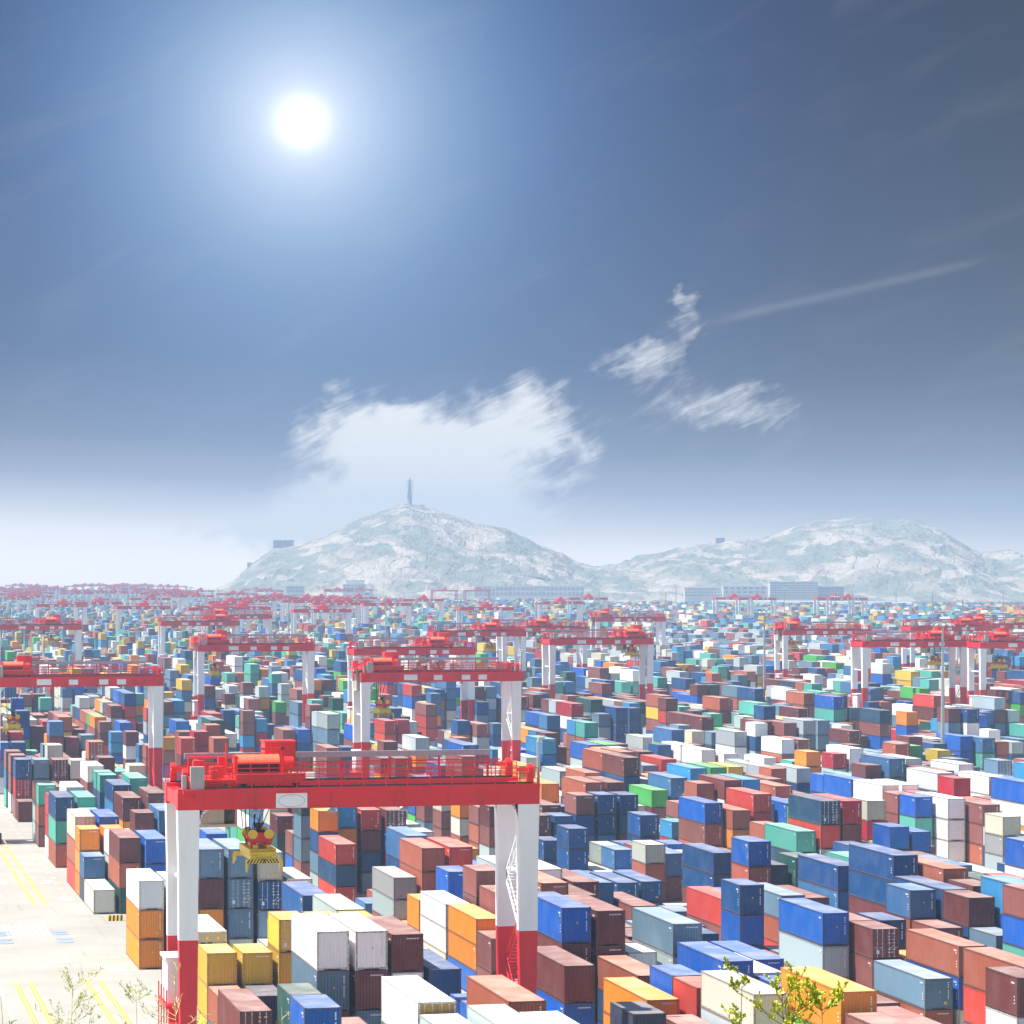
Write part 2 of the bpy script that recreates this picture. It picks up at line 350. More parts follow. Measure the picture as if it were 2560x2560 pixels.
PARTS = {}
def container_parts(L):
    h = W / 2; y0, y1 = -L / 2, L / 2
    fr = MB()
    for sx in (-1, 1):
        for sy, yy in ((1, y0), (-1, y1)):
            xa, xb = sorted((sx * (h - .006), sx * (h - .15))); ya, yb = sorted((yy + sy * .006, yy + sy * .15))
            fr.box(xa, xb, ya, yb, .125, H0 - .125)
            for za, zb in ((0.015, .125), (H0 - .125, H0 - .004)):
                xa, xb = sorted((sx * h, sx * (h - .165))); ya, yb = sorted((yy, yy + sy * .178))
                fr.box(xa, xb, ya, yb, za, zb)
        xa, xb = sorted((sx * (h - .008), sx * (h - .07)))
        fr.box(xa, xb, y0 + .178, y1 - .178, .05, .20); fr.box(xa, xb, y0 + .178, y1 - .178, H0 - .10, H0 - .022)
    for sy, yy in ((1, y0), (-1, y1)):
        ya, yb = sorted((yy + sy * .010, yy + sy * .12))
        fr.box(-h + .165, -h + .62, ya, yb, .06, .20); fr.box(h - .62, h - .165, ya, yb, .06, .20); fr.box(-h + .62, h - .62, ya, yb, .13, .20)
        fr.box(-h + .165, h - .165, ya, yb, H0 - .125, H0 - .022)
    wl = MB()
    corrugate(wl, y0 + .15, y1 - .15, .19, H0 - .09, lambda a, d, z: (-h + .020 + d, -a, z), .278, .036)
    corrugate(wl, y0 + .15, y1 - .15, .19, H0 - .09, lambda a, d, z: (h - .020 - d, a, z), .278, .036)
    wl.poly([(-h + .1, y0 + .1, .19), (h - .1, y0 + .1, .19), (h - .1, y1 - .1, .19), (-h + .1, y1 - .1, .19)])
    e = MB(); corrugate(e, -h + .15, h - .15, .19, H0 - .12, lambda a, d, z: (a, y0 + .03 + d, z), .25, .045)
    eb = MB(); corrugate(eb, -h + .15, h - .15, .19, H0 - .12, lambda a, d, z: (-a, y1 - .03 - d, z), .25, .045)
    flat = MB(); flat.box(-h + .15, h - .15, y0 + .03, y0 + .08, .20, H0 - .125)
    rf = MB(); n = round((L - .3) / .56); p = (L - .3) / n; ys = []
    for i in range(n): ys += [(y0 + .15 + i * p, 0), (y0 + .15 + (i + .5) * p, 0), (y0 + .15 + (i + .58) * p, .018), (y0 + .15 + (i + .92) * p, .018)]
    ys = [(y0 + .012, -.0)] + ys + [(y1 - .012, 0)]; base = 0
    for yy, d in ys: rf.v += [(-h + .07, yy, H0 - .018 + d * .8), (h - .07, yy, H0 - .018 + d * .8)]
    for i in range(len(ys) - 1): rf.f.append((2 * i, 2 * i + 1, 2 * i + 3, 2 * i + 2)); rf.mi.append(0)
    doors = []
    for s in (-1, 1):
        d = MB(); xa, xb = sorted((s * .015, s * (h - .16)))
        d.box(xa, xb, y0 + .045, y0 + .09, .21, H0 - .13)
        for q in range(5):
            z = .42 + q * .42; d.hexa([(xa + .10, y0 + .02, z), (xb - .10, y0 + .02, z), (xb - .10, y0 + .045, z - .06), (xa + .10, y0 + .045, z - .06), (xa + .10, y0 + .02, z + .2), (xb - .10, y0 + .02, z + .2), (xb - .10, y0 + .045, z + .26), (xa + .10, y0 + .045, z + .26)])
        bars = []
        for fx in (.30, .78):
            r = MB(); x = s * fx
            r.tube([(x, y0 - .005, .14), (x, y0 - .005, H0 - .08)], .026, 6)
            for z in (.22, .80, 1.35, 1.9, H0 - .2): r.cbox((x, y0 + .003, z), (.10, .03, .09))
            r.cbox((x + .13 * s, y0 - .004, .98), (.30, .025, .05))
            bars.append(r.build('locking_bar', M['bar'], link=False).data)
        doors.append((d.build('door', M['paint'], link=False).data, bars))
    ref = MB(); y = y0 + .03
    ref.box(-h + .15, h - .15, y + .02, y + .06, .20, H0 - .125)
    ref.cur = 1; ref.box(-.85, .85, y - .01, y + .02, .32, .85)
    for q in range(2): ref.box(-.95 + q * .55, -.55 + q * .55, y - .005, y + .02, 1.45, 1.8)
    ref.rings([[(.52 + .3 * math.cos(t * math.pi / 8), yy, 1.35 + .3 * math.sin(t * math.pi / 8)) for t in range(16)] for yy in (y - .01, y + .02)])
    ref.cur = 2; ref.box(-.9, .1, y - .014, y - .011, .55, .78)
    ref.cur = 3; ref.box(-.5, -.3, y - .006, y + .02, 2.0, 2.2); ref.box(.4, .6, y - .006, y + .02, 2.0, 2.2)
    mk = []
    for var in range(5):
        a = MB(); rr = random.Random(100 + var * 7 + int(L)); yq = y0 + .012
        if var in (0, 1, 3, 4):
            for q in range(11):
                if q not in (4,): a.box(h - .44, h - .34, yq - .004, yq + .004, H0 - .42 - q * .13, H0 - .34 - q * .13)
        if var in (2,):
            for q in range(10): a.box(-.1 + q * .1, -.04 + q * .1, yq - .004, yq + .004, H0 - .36, H0 - .27)
        for q in range(4 + var):                                         # small code on the long side near the front end
            a.box(-h + .005, -h + .016, y0 + .55 + (q % 5) * .13, y0 + .63 + (q % 5) * .13, H0 - .5 - (q // 5) * .2, H0 - .38 - (q // 5) * .2)
        if var in (1, 3):
            for q in range(3): a.box(-h + .004, -h + .016, y0 + .5, y0 + .62, .8 + q * .22, .9 + q * .22)
        if var in (4,) and L > 7:
            for q in range(8): a.box(-h + .003, -h + .016, y0 + 2.2 + q * .72, y0 + 2.62 + q * .72, 1.2, 1.75)
        a.cur = 1
        if var in (0, 1, 3):
            a.poly([(-.02, yq - .006, 1.42), (.16, yq - .006, 1.42), (.07, yq - .006, 1.6)])
        if var in (1, 4): a.box(.45, .72, yq - .004, yq + .004, .45, .68)
        mk.append(a.build('marking', [M['markwhite'], M['markyellow']], link=False).data)
    dm = MB(); rr = random.Random(9)
    for q in range(13):
        x = .18 + (q % 2) * .42 + rr.uniform(0, .05); z = H0 - .45 - (q // 2) * .27
        if q % 5 != 3: dm.box(x, x + rr.uniform(.12, .28), y0 + .006, y0 + .012, z, z + .07)
    dm.box(-.85, -.6, y0 + .006, y0 + .012, .45, .75); dm.cur = 1; dm.poly([(.5, y0 + .004, .5), (.72, y0 + .004, .5), (.61, y0 + .004, .7)])
    PARTS[round(L)] = dict(frame=fr.build('frame', M['framepaint'], link=False).data, walls=wl.build('side_walls', M['paint'], link=False).data, end=e.build('end_panel', M['paint'], link=False).data,
        back=eb.build('end_panel', M['paint'], link=False).data, flat=flat.build('end_panel', M['paint'], link=False).data, roof=rf.build('roof', M['roofpaint'], link=False).data, doors=doors, marks=mk,
        doormark=dm.build('marking', [M['markwhite'], M['markyellow']], link=False).data,
        reefer=ref.build('cooling_unit', [M['grey'], M['dark'], mat('blue_unit_band', (.02, .10, .40), .5), M['markyellow']], link=False).data)
container_parts(6.06); container_parts(12.19)

def child(name, data, par, color):
    o = bpy.data.objects.new(name, data); COL.objects.link(o); o.parent = par; o.color = (*color, 1); return o

crnd = random.Random(21)
def make_container(x, y, z, L, h, code):
    key, kind = SPECIAL.get(code, (code, 'plain')); c0 = PAL[key][0]
    v = crnd.uniform(.9, 1.12); col = tuple(min(.88, q * v * crnd.uniform(.96, 1.04)) for q in c0)
    P = PARTS[round(L)]; root = empty('shipping_container', (x + W / 2, y + L / 2, z)); root.scale = (1, 1, h / H0)
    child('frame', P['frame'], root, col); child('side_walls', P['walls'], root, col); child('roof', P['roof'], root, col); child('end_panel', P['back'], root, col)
    if kind == 'door' or kind == 'greydoor' or kind == 'gold':
        dc = col if kind == 'door' else ((.34, .32, .33) if kind == 'greydoor' else (.55, .30, .04))
        for (dd, bars) in P['doors']:
            d = child('door', dd, root, dc)
            for bb in bars: child('locking_bar', bb, d, dc)
        if kind != 'gold': child('marking', P['doormark'], root, col)
    elif kind == 'reefer' or (key == 'w' and crnd.random() < .12): child('cooling_unit', P['reefer'], root, col)
    elif key in 'w' and crnd.random() < .6: child('end_panel', P['flat'], root, col)
    else:
        child('end_panel', P['end'], root, col)
        if crnd.random() < .72: child('marking', crnd.choice(P['marks'][:4] if key != 'c' else P['marks'][:2]), root, col)
    return root, PAL[key][1], kind

BAKED = """0 0 188.7 2 10.53 1 7 17 4 1
0 0 218.5 4 6.03 1 23 16
0 0 230.9 2 5.41 1 18 5
0 0 237.3 2 8.01 3 22 22 22
0 0 243.4 4 9.04 7 0 4 2
0 0 288.6 4 8.66 7 0 21 21
0 0 336.7 4 2.76 1 1
0 0 349.0 2 5.39 1 5 11
0 0 355.1 2 8.08 1 21 21 21
0 0 361.2 4 9.13 1 31 18 19
0 0 391.1 4 9.25 7 9 12 18
0 0 403.4 2 8.58 0 20 20 0
0 0 421.3 2 8.75 1 12 18 17
0 0 427.7 2 8.63 0 18 2 2
0 0 464.3 2 3.19 1 16
0 0 470.7 2 9.33 3 9 29 17
0 0 482.3 2 9.28 0 17 17 0
0 0 493.9 2 9.26 0 17 5 12
0 0 523.7 2 9.03 0 7 5 0
0 0 529.9 2 11.22 0 17 7 17 7
0 1 212.8 2 7.96 1 13 13 2
0 1 230.4 2 5.43 1 11 16
0 1 237.1 2 7.97 1 22 22 2
0 1 287.4 4 8.44 7 2 9 5
0 1 336.3 4 8.62 7 16 18 13
0 1 348.5 2 8.08 0 0 1 1
0 1 354.7 2 8.11 0 21 21 11
0 1 360.8 4 9.07 1 7 21 7
0 1 391.2 4 9.20 1 12 9 9
0 1 408.5 4 9.30 0 0 17 4
0 1 446.3 4 6.69 0 17 17 18
0 1 470.9 2 9.24 1 4 17 21
0 1 524.1 2 9.01 0 25 9 9
0 2 167.3 4 11.27 1 2 16 2 16
0 2 180.0 4 11.95 1 32 14 4 4
0 2 207.7 2 6.07 0 17 11
0 2 217.9 4 11.87 3 0 4 16 7
0 2 236.4 2 10.65 3 26 22 13 11
0 2 287.4 4 11.70 3 4 16 21 16
0 2 334.8 4 8.57 1 7 7 2
0 2 470.1 2 9.25 1 23 17 16
0 2 480.0 2 10.97 0 1 17 16 16
0 2 534.0 2 6.85 0 12 17 17
0 3 166.7 4 11.85 1 2 18 14 16
0 3 217.5 4 11.86 7 0 16 4 5
0 3 236.3 2 10.58 0 22 22 21 4
0 3 287.1 4 11.69 7 4 24 4 1
0 3 373.9 2 8.40 1 16 16 0
0 3 388.7 4 9.21 1 16 21 17
0 3 401.7 4 9.97 1 9 6 2 17
0 3 420.8 4 10.06 1 12 9 20 6
0 3 440.5 4 10.10 1 0 17 16 16
0 3 469.3 2 9.15 0 1 17 5
0 3 557.3 2 10.06 0 16 16 19 4
0 4 164.6 4 11.62 1 0 1 16 18
0 4 179.7 4 11.85 1 18 21 17 2
0 4 218.1 4 11.47 1 16 0 20 16
0 4 236.1 2 10.55 0 22 22 16 0
0 4 242.2 4 10.68 1 2 9 4 9
0 4 259.7 4 10.00 1 8 20 13 16
0 4 286.8 4 11.33 7 1 25 4 16
0 4 372.3 4 8.76 1 5 9 16
0 4 384.5 4 10.07 1 16 16 17 17
0 4 407.6 4 10.47 1 12 9 16 5
0 4 453.2 2 10.51 0 16 7 13 4
0 4 470.1 2 12.00 1 28 16 4 16
0 4 515.5 2 10.21 0 16 16 0 17
0 5 204.5 2 7.98 0 7 19 22
0 5 217.8 4 8.80 1 9 9 16
0 5 286.3 4 8.69 0 1 21 22
0 5 435.9 2 10.38 0 1 1 16 4
1 -1 198.9 2 7.83 1 11 9 9
1 -1 218.3 4 8.69 3 16 7 18
1 0 189.8 4 7.21 1 17 9 16
1 0 205.3 4 7.82 1 21 21 16
1 0 230.3 4 11.72 3 7 16 5 6
1 0 255.7 2 6.21 1 17 17
1 0 261.9 4 7.23 3 21 21 7
1 0 275.2 4 7.13 3 0 0 1
1 0 288.0 2 6.14 1 21 21
1 0 301.2 4 7.06 3 3 2 17
1 0 336.1 4 7.40 7 19 10 19
1 0 348.4 2 10.28 1 21 9 4 2
1 0 361.1 2 11.60 7 13 4 4 17
1 0 367.7 2 5.91 0 17 7
1 0 380.5 2 7.11 1 16 13 9
1 0 461.9 2 10.17 7 18 18 4 13
1 0 484.0 2 11.61 1 19 16 9 4
1 0 536.3 2 7.43 0 18 18 4
1 0 548.4 2 6.88 0 5 5 17
1 0 571.7 2 8.08 0 16 0 16
1 0 601.1 2 6.50 0 6 27 7
1 0 625.4 2 7.39 0 17 16 19
1 1 189.2 4 10.36 1 34 2 0 21
1 1 202.4 2 9.00 1 19 16 16
1 1 208.6 2 9.05 1 7 16 17
1 1 217.9 4 7.82 1 18 10 7
1 1 230.3 4 11.40 3 16 16 4 14
1 1 248.8 4 11.75 7 18 18 0 9
1 1 261.2 4 9.06 1 17 17 16
1 1 274.6 2 10.29 1 17 16 9 17
1 1 287.5 2 8.95 1 7 4 4
1 1 300.5 4 10.12 3 18 18 18 16
1 1 370.2 4 4.31 0 19 19
1 1 465.1 2 12.59 1 18 16 11 22 20
1 1 489.9 2 12.34 0 20 20 13 16 16
1 1 510.7 2 11.23 0 17 17 16 17
1 2 166.9 4 10.47 1 17 0 18 16
1 2 179.9 4 11.72 1 21 14 12 12
1 2 262.2 4 11.58 1 0 11 5 9
1 2 300.1 4 10.19 1 19 0 5 0
1 2 322.9 4 9.41 1 5 9 13
1 2 351.0 4 10.09 1 19 23 9 4
1 2 558.9 2 7.66 0 21 18 7
1 3 214.4 4 9.19 1 7 2 9
1 3 227.8 4 10.48 3 4 2 21 17
1 3 259.9 4 10.58 1 16 16 11 18
1 3 306.2 2 7.64 0 7 17 7
1 3 349.9 4 10.07 7 23 7 16 1
1 3 505.4 2 7.66 0 17 17 17
1 4 209.5 2 7.86 0 7 13 5
1 4 215.8 4 8.03 0 0 14 16
1 4 265.3 4 9.87 0 5 9 4 16
1 4 347.3 2 7.64 0 1 9 9
1 4 507.3 2 7.61 0 12 12 16
1 5 186.6 4 7.78 1 17 2 18
1 5 224.2 4 7.91 1 7 2 18
1 5 260.5 4 8.20 1 17 9 4
1 5 684.7 2 4.07 0 16 16
2 0 203.2 2 8.85 3 16 0 18
2 0 246.3 4 8.78 3 7 2 21
2 0 270.2 2 8.79 3 9 7 7
2 0 314.4 4 4.53 1 9 9
2 0 378.0 2 8.06 3 16 17 2
2 0 384.5 2 7.42 0 17 18 18
2 0 396.2 2 7.44 3 21 1 18
2 0 408.5 2 7.41 1 1 17 17
2 0 420.4 2 7.51 1 16 17 4
2 0 427.2 2 8.69 1 5 7 14
2 0 607.0 2 10.25 0 17 17 6 20
2 1 208.6 4 8.82 3 18 19 4
2 1 229.1 4 5.22 3 4 18
2 1 241.5 2 7.86 3 23 17 2
2 1 247.7 2 7.87 0 17 5 7
2 1 285.3 4 5.80 1 19 17
2 1 314.9 4 4.55 1 9 9
2 1 347.2 2 7.67 3 9 9 9
2 1 359.8 2 5.13 1 9 9
2 1 365.9 2 7.78 1 16 16 16
2 1 521.5 4 7.48 3 17 17 9
2 1 571.7 4 8.08 0 17 16 17
2 1 608.4 2 8.46 0 6 20 7
2 1 619.6 2 8.50 0 12 7 5
2 1 658.5 2 8.04 0 9 13 18
2 2 228.8 4 7.86 3 18 7 1
2 2 247.3 2 7.89 1 9 9 11
2 2 274.8 4 7.17 3 4 18 19
2 2 345.2 4 2.58 0 1
2 2 365.8 2 7.66 1 9 9 11
2 2 372.1 4 8.57 1 16 16 16
2 2 472.0 2 8.58 1 16 16 19
2 2 484.7 2 7.81 0 16 21 17
2 2 521.9 2 7.51 0 9 9 17
2 2 571.0 2 8.17 0 7 9 16
2 3 241.0 2 7.85 1 17 16 16
2 3 247.4 2 10.46 1 5 18 19 4
2 3 275.9 4 6.73 0 16 16 4
2 3 294.0 2 10.67 3 7 18 18 16
2 3 333.3 2 6.85 3 1 18 16
2 3 347.1 2 4.99 1 5 0
2 3 353.2 2 4.98 1 3 18
2 3 365.7 2 10.25 1 17 9 5 7
2 3 384.2 4 10.46 1 21 21 20 12
2 3 496.9 2 9.83 0 16 16 2 0
2 3 524.0 4 11.11 1 7 17 9 16
2 3 554.0 4 11.94 3 2 4 12 9
2 3 566.2 2 11.68 0 2 4 4 22
2 3 574.1 2 12.80 0 17 16 2 0 9
2 3 658.6 2 10.48 0 17 9 0 16
2 3 698.0 2 10.09 0 16 1 16 5
2 3 772.1 2 5.39 0 16 2
2 4 221.1 4 12.39 3 17 7 12 21 16
2 4 240.8 2 10.43 1 16 9 16 14
2 4 246.9 4 10.51 1 9 9 16 5
2 4 259.2 4 12.40 7 9 9 16 21 21
2 4 274.5 4 9.95 3 9 5 9 16
2 4 315.7 4 7.45 3 9 9 16
2 4 334.8 4 5.62 3 5 17
2 4 353.4 2 5.00 0 9 6
2 4 365.6 2 10.28 3 9 9 5 4
2 4 371.8 4 11.45 1 18 18 2 12
2 4 447.4 4 10.30 3 17 16 16 9
2 4 652.3 2 5.05 0 9 9
2 5 232.9 4 11.85 3 6 7 22 12
2 5 246.8 2 10.75 0 16 9 16 5
2 5 253.9 4 11.62 1 18 16 16 4
2 5 273.9 4 10.24 0 12 16 16 6
2 5 295.6 2 8.73 1 13 16 0
2 5 303.1 2 5.08 0 7 9
2 5 343.5 2 5.88 0 7 9
2 5 355.8 2 8.41 1 9 9 16
2 5 365.4 2 10.25 1 9 10 16 11
2 5 371.6 4 11.41 1 16 9 13 13
2 5 421.0 4 10.43 3 21 21 0 16
2 5 459.2 4 11.33 1 7 9 14 16
2 5 497.6 4 10.42 3 2 21 16 16
2 5 624.2 4 11.07 0 4 4 9 18
2 5 656.2 4 9.81 0 14 17 4 22
3 0 286.0 4 8.50 0 5 9 13
3 0 334.9 4 7.90 1 12 10 16
3 0 347.1 2 7.62 0 18 2 21
3 0 372.1 4 8.46 3 7 17 18
3 0 387.5 2 4.72 1 6 20
3 0 434.0 4 8.37 0 18 17 0
3 0 449.8 4 7.62 1 2 7 5
3 0 492.1 4 5.02 0 1 1
3 0 596.2 4 8.39 1 19 19 4
3 0 646.2 4 7.68 0 12 14 5
3 0 734.2 2 10.95 0 2 2 2 16
3 1 334.3 4 11.49 3 30 19 2 2
3 1 369.1 4 7.70 3 18 21 16
3 1 385.1 2 10.07 0 18 7 21 14
3 1 394.1 2 6.71 0 17 14 18
3 1 407.5 4 7.58 1 14 16 16
3 1 422.4 4 11.34 1 16 9 5 16
3 1 434.7 4 11.32 1 18 9 17 9
3 1 483.9 4 7.64 0 2 2 6
3 1 524.3 4 2.99 0 9
3 1 596.7 2 8.52 0 20 20 11
3 2 279.2 2 11.40 1 7 0 6 18
3 2 334.7 4 11.43 3 20 16 16 12
3 2 369.0 4 9.78 1 19 20 21 9
3 2 381.8 4 10.71 1 16 0 11 17
3 2 407.4 4 9.31 1 5 9 2
3 2 444.1 4 6.78 0 2 9 7
3 2 484.3 4 10.68 1 6 7 22 4
3 2 671.4 2 11.71 0 6 2 6 18
3 3 382.6 4 10.68 0 6 5 21 4
3 3 407.2 4 10.65 1 6 5 18 17
3 3 445.1 4 10.75 0 18 18 4 17
3 3 464.4 4 10.76 0 7 2 17 13
3 3 547.6 4 10.04 1 17 2 17 0
3 4 333.9 2 8.28 1 7 9 21
3 4 372.6 4 8.18 1 7 2 17
3 4 406.7 4 10.74 0 15 18 9 9
3 4 442.2 4 8.79 0 4 9 6
3 4 465.5 4 10.74 0 14 17 12 16
3 5 334.1 2 7.63 1 7 9 16
3 5 349.5 2 10.21 1 1 29 19 7
3 5 385.7 4 9.50 1 18 18 9 4
3 5 441.9 4 9.76 1 19 20 5 19
3 5 454.9 4 10.13 0 16 16 17 4
3 5 507.9 2 7.84 0 16 16 13
3 5 559.5 4 4.49 0 6 9
3 5 623.5 4 10.43 0 17 19 19 2
4 0 429.9 4 7.24 0 17 16 6
4 0 682.9 2 10.32 0 5 5 21 11
4 1 375.2 2 8.50 1 7 12 2
4 1 381.8 2 8.33 1 17 17 16
4 1 436.8 2 8.36 0 18 18 4
4 1 442.9 2 8.32 0 2 2 21
4 1 449.0 4 8.30 1 2 2 16
4 1 500.3 2 8.45 0 9 0 16
4 1 712.1 2 9.03 0 5 5 5
4 1 729.4 2 8.69 0 12 12 2
4 2 351.9 2 7.67 3 1 3 2
4 2 370.6 4 8.58 3 0 0 0
4 2 395.5 4 8.64 1 0 17 19
4 2 408.5 4 8.60 1 7 9 14
4 2 420.8 2 8.34 0 7 9 16
4 2 483.1 4 8.56 1 0 2 19
4 2 495.8 4 8.67 1 0 2 0
4 2 642.4 2 5.17 0 5 9
4 3 365.6 4 8.09 7 17 17 18
4 3 395.2 4 8.67 0 0 2 12
4 4 357.5 4 11.47 3 7 0 21 0
4 4 382.8 2 10.37 1 20 17 16 9
4 4 388.9 4 10.69 1 2 9 4 5
4 4 408.0 4 11.53 1 5 5 17 16
4 4 449.8 4 7.47 1 2 9 19
4 4 488.6 4 7.47 0 0 0 18
4 4 540.1 4 7.56 1 2 9 9
4 4 711.0 4 2.40 0 19
4 5 408.6 4 11.46 0 2 9 16 9
4 5 453.4 2 9.83 1 21 21 21 4
4 5 517.2 2 9.84 0 1 13 9 2
4 5 569.9 4 11.83 3 9 9 9 12
4 5 733.6 2 6.46 0 12 16
5 0 388.4 4 11.31 0 6 5 16 17
5 0 409.7 4 8.60 1 0 0 0
5 0 430.4 2 7.47 0 18 17 17
5 0 448.5 2 11.18 1 18 17 5 18
5 0 516.1 4 4.90 0 0 18
5 0 534.0 4 8.72 1 2 0 7
5 0 586.4 4 4.91 0 2 2
5 0 608.0 2 9.93 0 9 9 9 16
5 1 428.6 4 9.17 1 0 2 5
5 1 478.1 4 8.76 1 0 2 2
5 1 514.5 4 8.28 0 33 18 16
5 2 513.6 4 8.29 1 17 16 7
5 3 465.0 4 9.84 0 15 16 17 19
5 4 527.5 4 11.05 1 2 4 12 2
5 5 440.5 2 8.83 1 24 17 2
5 5 466.5 2 8.91 0 22 16 2
6 0 565.9 4 9.01 0 4 4 11
6 3 511.1 4 8.63 0 7 7 7
6 4 507.4 4 8.46 3 5 12 4
6 5 507.8 4 7.73 0 18 17 17
6 5 553.6 2 11.10 1 21 7 9 16
6 5 568.8 4 10.76 3 10 17 7 4
7 0 581.5 2 7.15 0 16 5 13
7 3 552.5 4 4.89 0 2 9
9 4 693.8 2 10.48 0 9 4 5 17
9 3 693.8 2 5.24 0 16 13
9 2 693.8 2 7.86 0 1 0 2
2 3 734.8 4 10.48 0 22 5 21 17
9 5 687.7 4 10.48 0 9 9 17 18
8 5 693.8 2 7.86 0 13 16 21
9 4 687.4 2 10.48 0 2 21 18 16
8 2 693.8 2 10.48 0 12 2 16 16
9 1 687.7 4 10.48 0 4 22 1 4
9 0 687.7 4 13.10 0 19 6 16 17 16
8 0 693.8 2 7.86 0 4 16 7
4 5 714.9 4 2.62 0 2
2 3 728.4 2 10.48 0 22 9 5 9
8 5 687.4 2 7.86 0 2 2 4
8 4 687.7 4 7.86 0 6 0 16
9 4 681.1 2 7.86 0 17 4 2
9 3 681.3 4 10.48 0 1 20 1 7
8 3 687.7 4 10.48 0 2 2 1 18
7 3 693.8 2 10.48 0 21 13 11 17
9 2 681.3 4 7.86 0 21 9 2
8 2 687.4 2 7.86 0 2 19 0
7 2 693.8 2 7.86 0 6 17 4
8 1 687.7 4 5.24 0 2 9
7 1 693.8 2 10.48 0 2 16 14 13
9 0 681.3 2 7.86 0 16 2 16
7 0 693.8 2 7.86 0 2 4 2
4 5 708.5 2 7.86 0 0 9 6
7 5 687.7 4 7.86 0 16 7 16
8 5 681.1 2 5.24 0 2 5
8 4 681.3 2 13.10 0 4 4 19 18 5
7 4 687.7 4 7.86 0 6 9 22
9 3 674.9 2 5.24 0 4 5
7 3 687.4 2 7.86 0 2 21 9
9 1 675.2 4 7.86 0 17 4 11
7 2 687.4 2 13.10 0 16 18 9 16 16
8 1 681.3 2 7.86 0 17 9 17
6 1 693.8 2 10.48 0 16 20 21 12
8 0 681.3 4 10.48 0 18 11 6 9
7 0 687.4 2 7.86 0 6 0 9
2 3 715.9 4 10.48 0 2 11 18 17
7 5 681.3 2 10.48 0 2 4 16 13
8 5 674.7 2 7.86 0 4 2 11
6 5 687.7 4 7.86 0 7 2 17
5 5 693.8 2 13.10 0 2 17 2 17 2
6 4 687.7 4 10.48 0 11 0 9 17
8 3 675.2 4 7.86 0 12 7 21
5 4 693.8 2 5.24 0 14 21
3 0 709.4 4 10.48 0 17 17 17 9
6 3 687.7 4 13.10 0 9 18 9 16 18
9 2 668.8 4 5.24 0 13 9
8 2 674.9 4 10.48 0 4 4 2 9
6 2 687.7 4 7.86 0 17 4 16
9 1 668.8 2 10.48 0 9 17 0 12
5 2 693.8 2 5.24 0 12 9
8 1 674.9 2 10.48 0 2 22 2 17
7 1 681.3 4 7.86 0 16 5 9
9 0 668.8 4 7.86 0 16 16 1
5 1 693.8 2 10.48 0 11 2 0 5
8 0 674.9 2 7.86 0 9 17 7
6 0 687.7 4 10.48 0 9 17 7 7
4 1 699.8 4 5.24 0 20 9
4 5 696.0 4 10.48 0 0 16 9 5
2 3 709.5 2 7.86 0 16 9 21
7 5 674.9 2 7.86 0 4 5 4
8 5 668.3 2 7.86 0 2 12 4
6 5 681.3 2 7.86 0 17 14 12
8 4 668.8 4 7.86 0 16 16 17
7 4 675.2 4 7.86 0 7 4 5
8 3 668.8 2 13.10 0 12 12 4 17 14
5 4 687.4 2 10.48 0 7 9 2 16
7 3 674.9 4 10.48 0 21 16 4 0
5 3 687.7 4 7.86 0 14 17 2
8 2 668.6 2 5.24 0 0 22
7 2 674.9 4 13.10 0 18 19 9 7 4
6 2 681.3 2 5.24 0 9 22
6 1 681.3 4 7.86 0 2 12 4
4 4 692.3 2 10.48 0 7 4 17 7
7 0 674.9 4 13.10 0 16 22 21 5 9
6 0 681.3 2 10.48 0 16 12 11 16
5 0 687.7 4 7.86 0 17 19 21
4 0 693.8 2 7.86 0 22 17 4
4 5 689.6 2 13.10 0 0 7 2 16 13
7 5 668.6 2 5.24 0 2 6
8 5 661.9 2 13.10 0 17 9 4 0 16
6 5 674.9 2 5.24 0 9 11
5 5 681.3 4 13.10 0 9 18 18 4 4
6 4 675.2 4 7.86 0 2 16 17
3 0 696.9 4 7.86 0 13 16 9
5 4 681.1 2 7.86 0 18 18 19
6 3 675.2 4 10.48 0 22 1 2 2
7 3 668.6 2 10.48 0 4 2 0 9
3 4 693.8 2 10.48 0 4 16 1 14
8 2 662.2 2 10.48 0 16 13 7 13
9 1 656.3 4 13.10 0 5 7 6 2 11
3 3 693.8 2 13.10 0 14 16 4 6 4
5 2 681.3 4 5.24 0 20 2
8 1 662.4 4 10.48 0 4 14 21 12
7 1 668.8 4 13.10 0 2 20 5 19 1
9 0 656.3 4 13.10 0 20 20 16 16 18
3 2 693.8 2 7.86 0 0 16 7
5 1 681.3 4 5.24 0 4 13
8 0 662.4 4 10.48 0 16 21 4 16
6 0 674.9 2 7.86 0 0 21 16
5 0 681.3 2 7.86 0 17 4 5
4 5 683.3 2 7.86 0 18 18 16
7 5 662.2 2 7.86 0 2 9 5
8 4 656.3 4 7.86 0 9 18 14
8 5 655.5 2 10.48 0 9 16 11 4
6 5 668.6 2 13.10 0 5 9 17 16 12
7 4 662.7 4 7.86 0 2 9 9
5 5 674.9 2 7.86 0 12 4 9
3 5 687.7 4 7.86 0 4 5 14
8 3 656.3 4 10.48 0 18 0 4 12
3 0 690.5 2 7.86 0 2 9 20
5 4 674.7 2 10.48 0 9 18 5 9
6 3 668.8 2 10.48 0 2 21 2 11
5 3 675.2 4 7.86 0 12 19 19
2 4 693.8 2 10.48 0 11 0 0 17
7 2 662.4 4 10.48 0 19 18 17 18
8 2 655.8 2 10.48 0 2 17 16 16
6 2 668.8 4 5.24 0 16 19
4 3 681.1 2 13.10 0 18 4 16 11 16
5 2 674.9 2 10.48 0 9 17 2 19
8 1 656.0 2 5.24 0 16 16
6 1 668.8 4 10.48 0 7 1 18 12
4 4 679.8 4 10.48 0 5 5 12 17
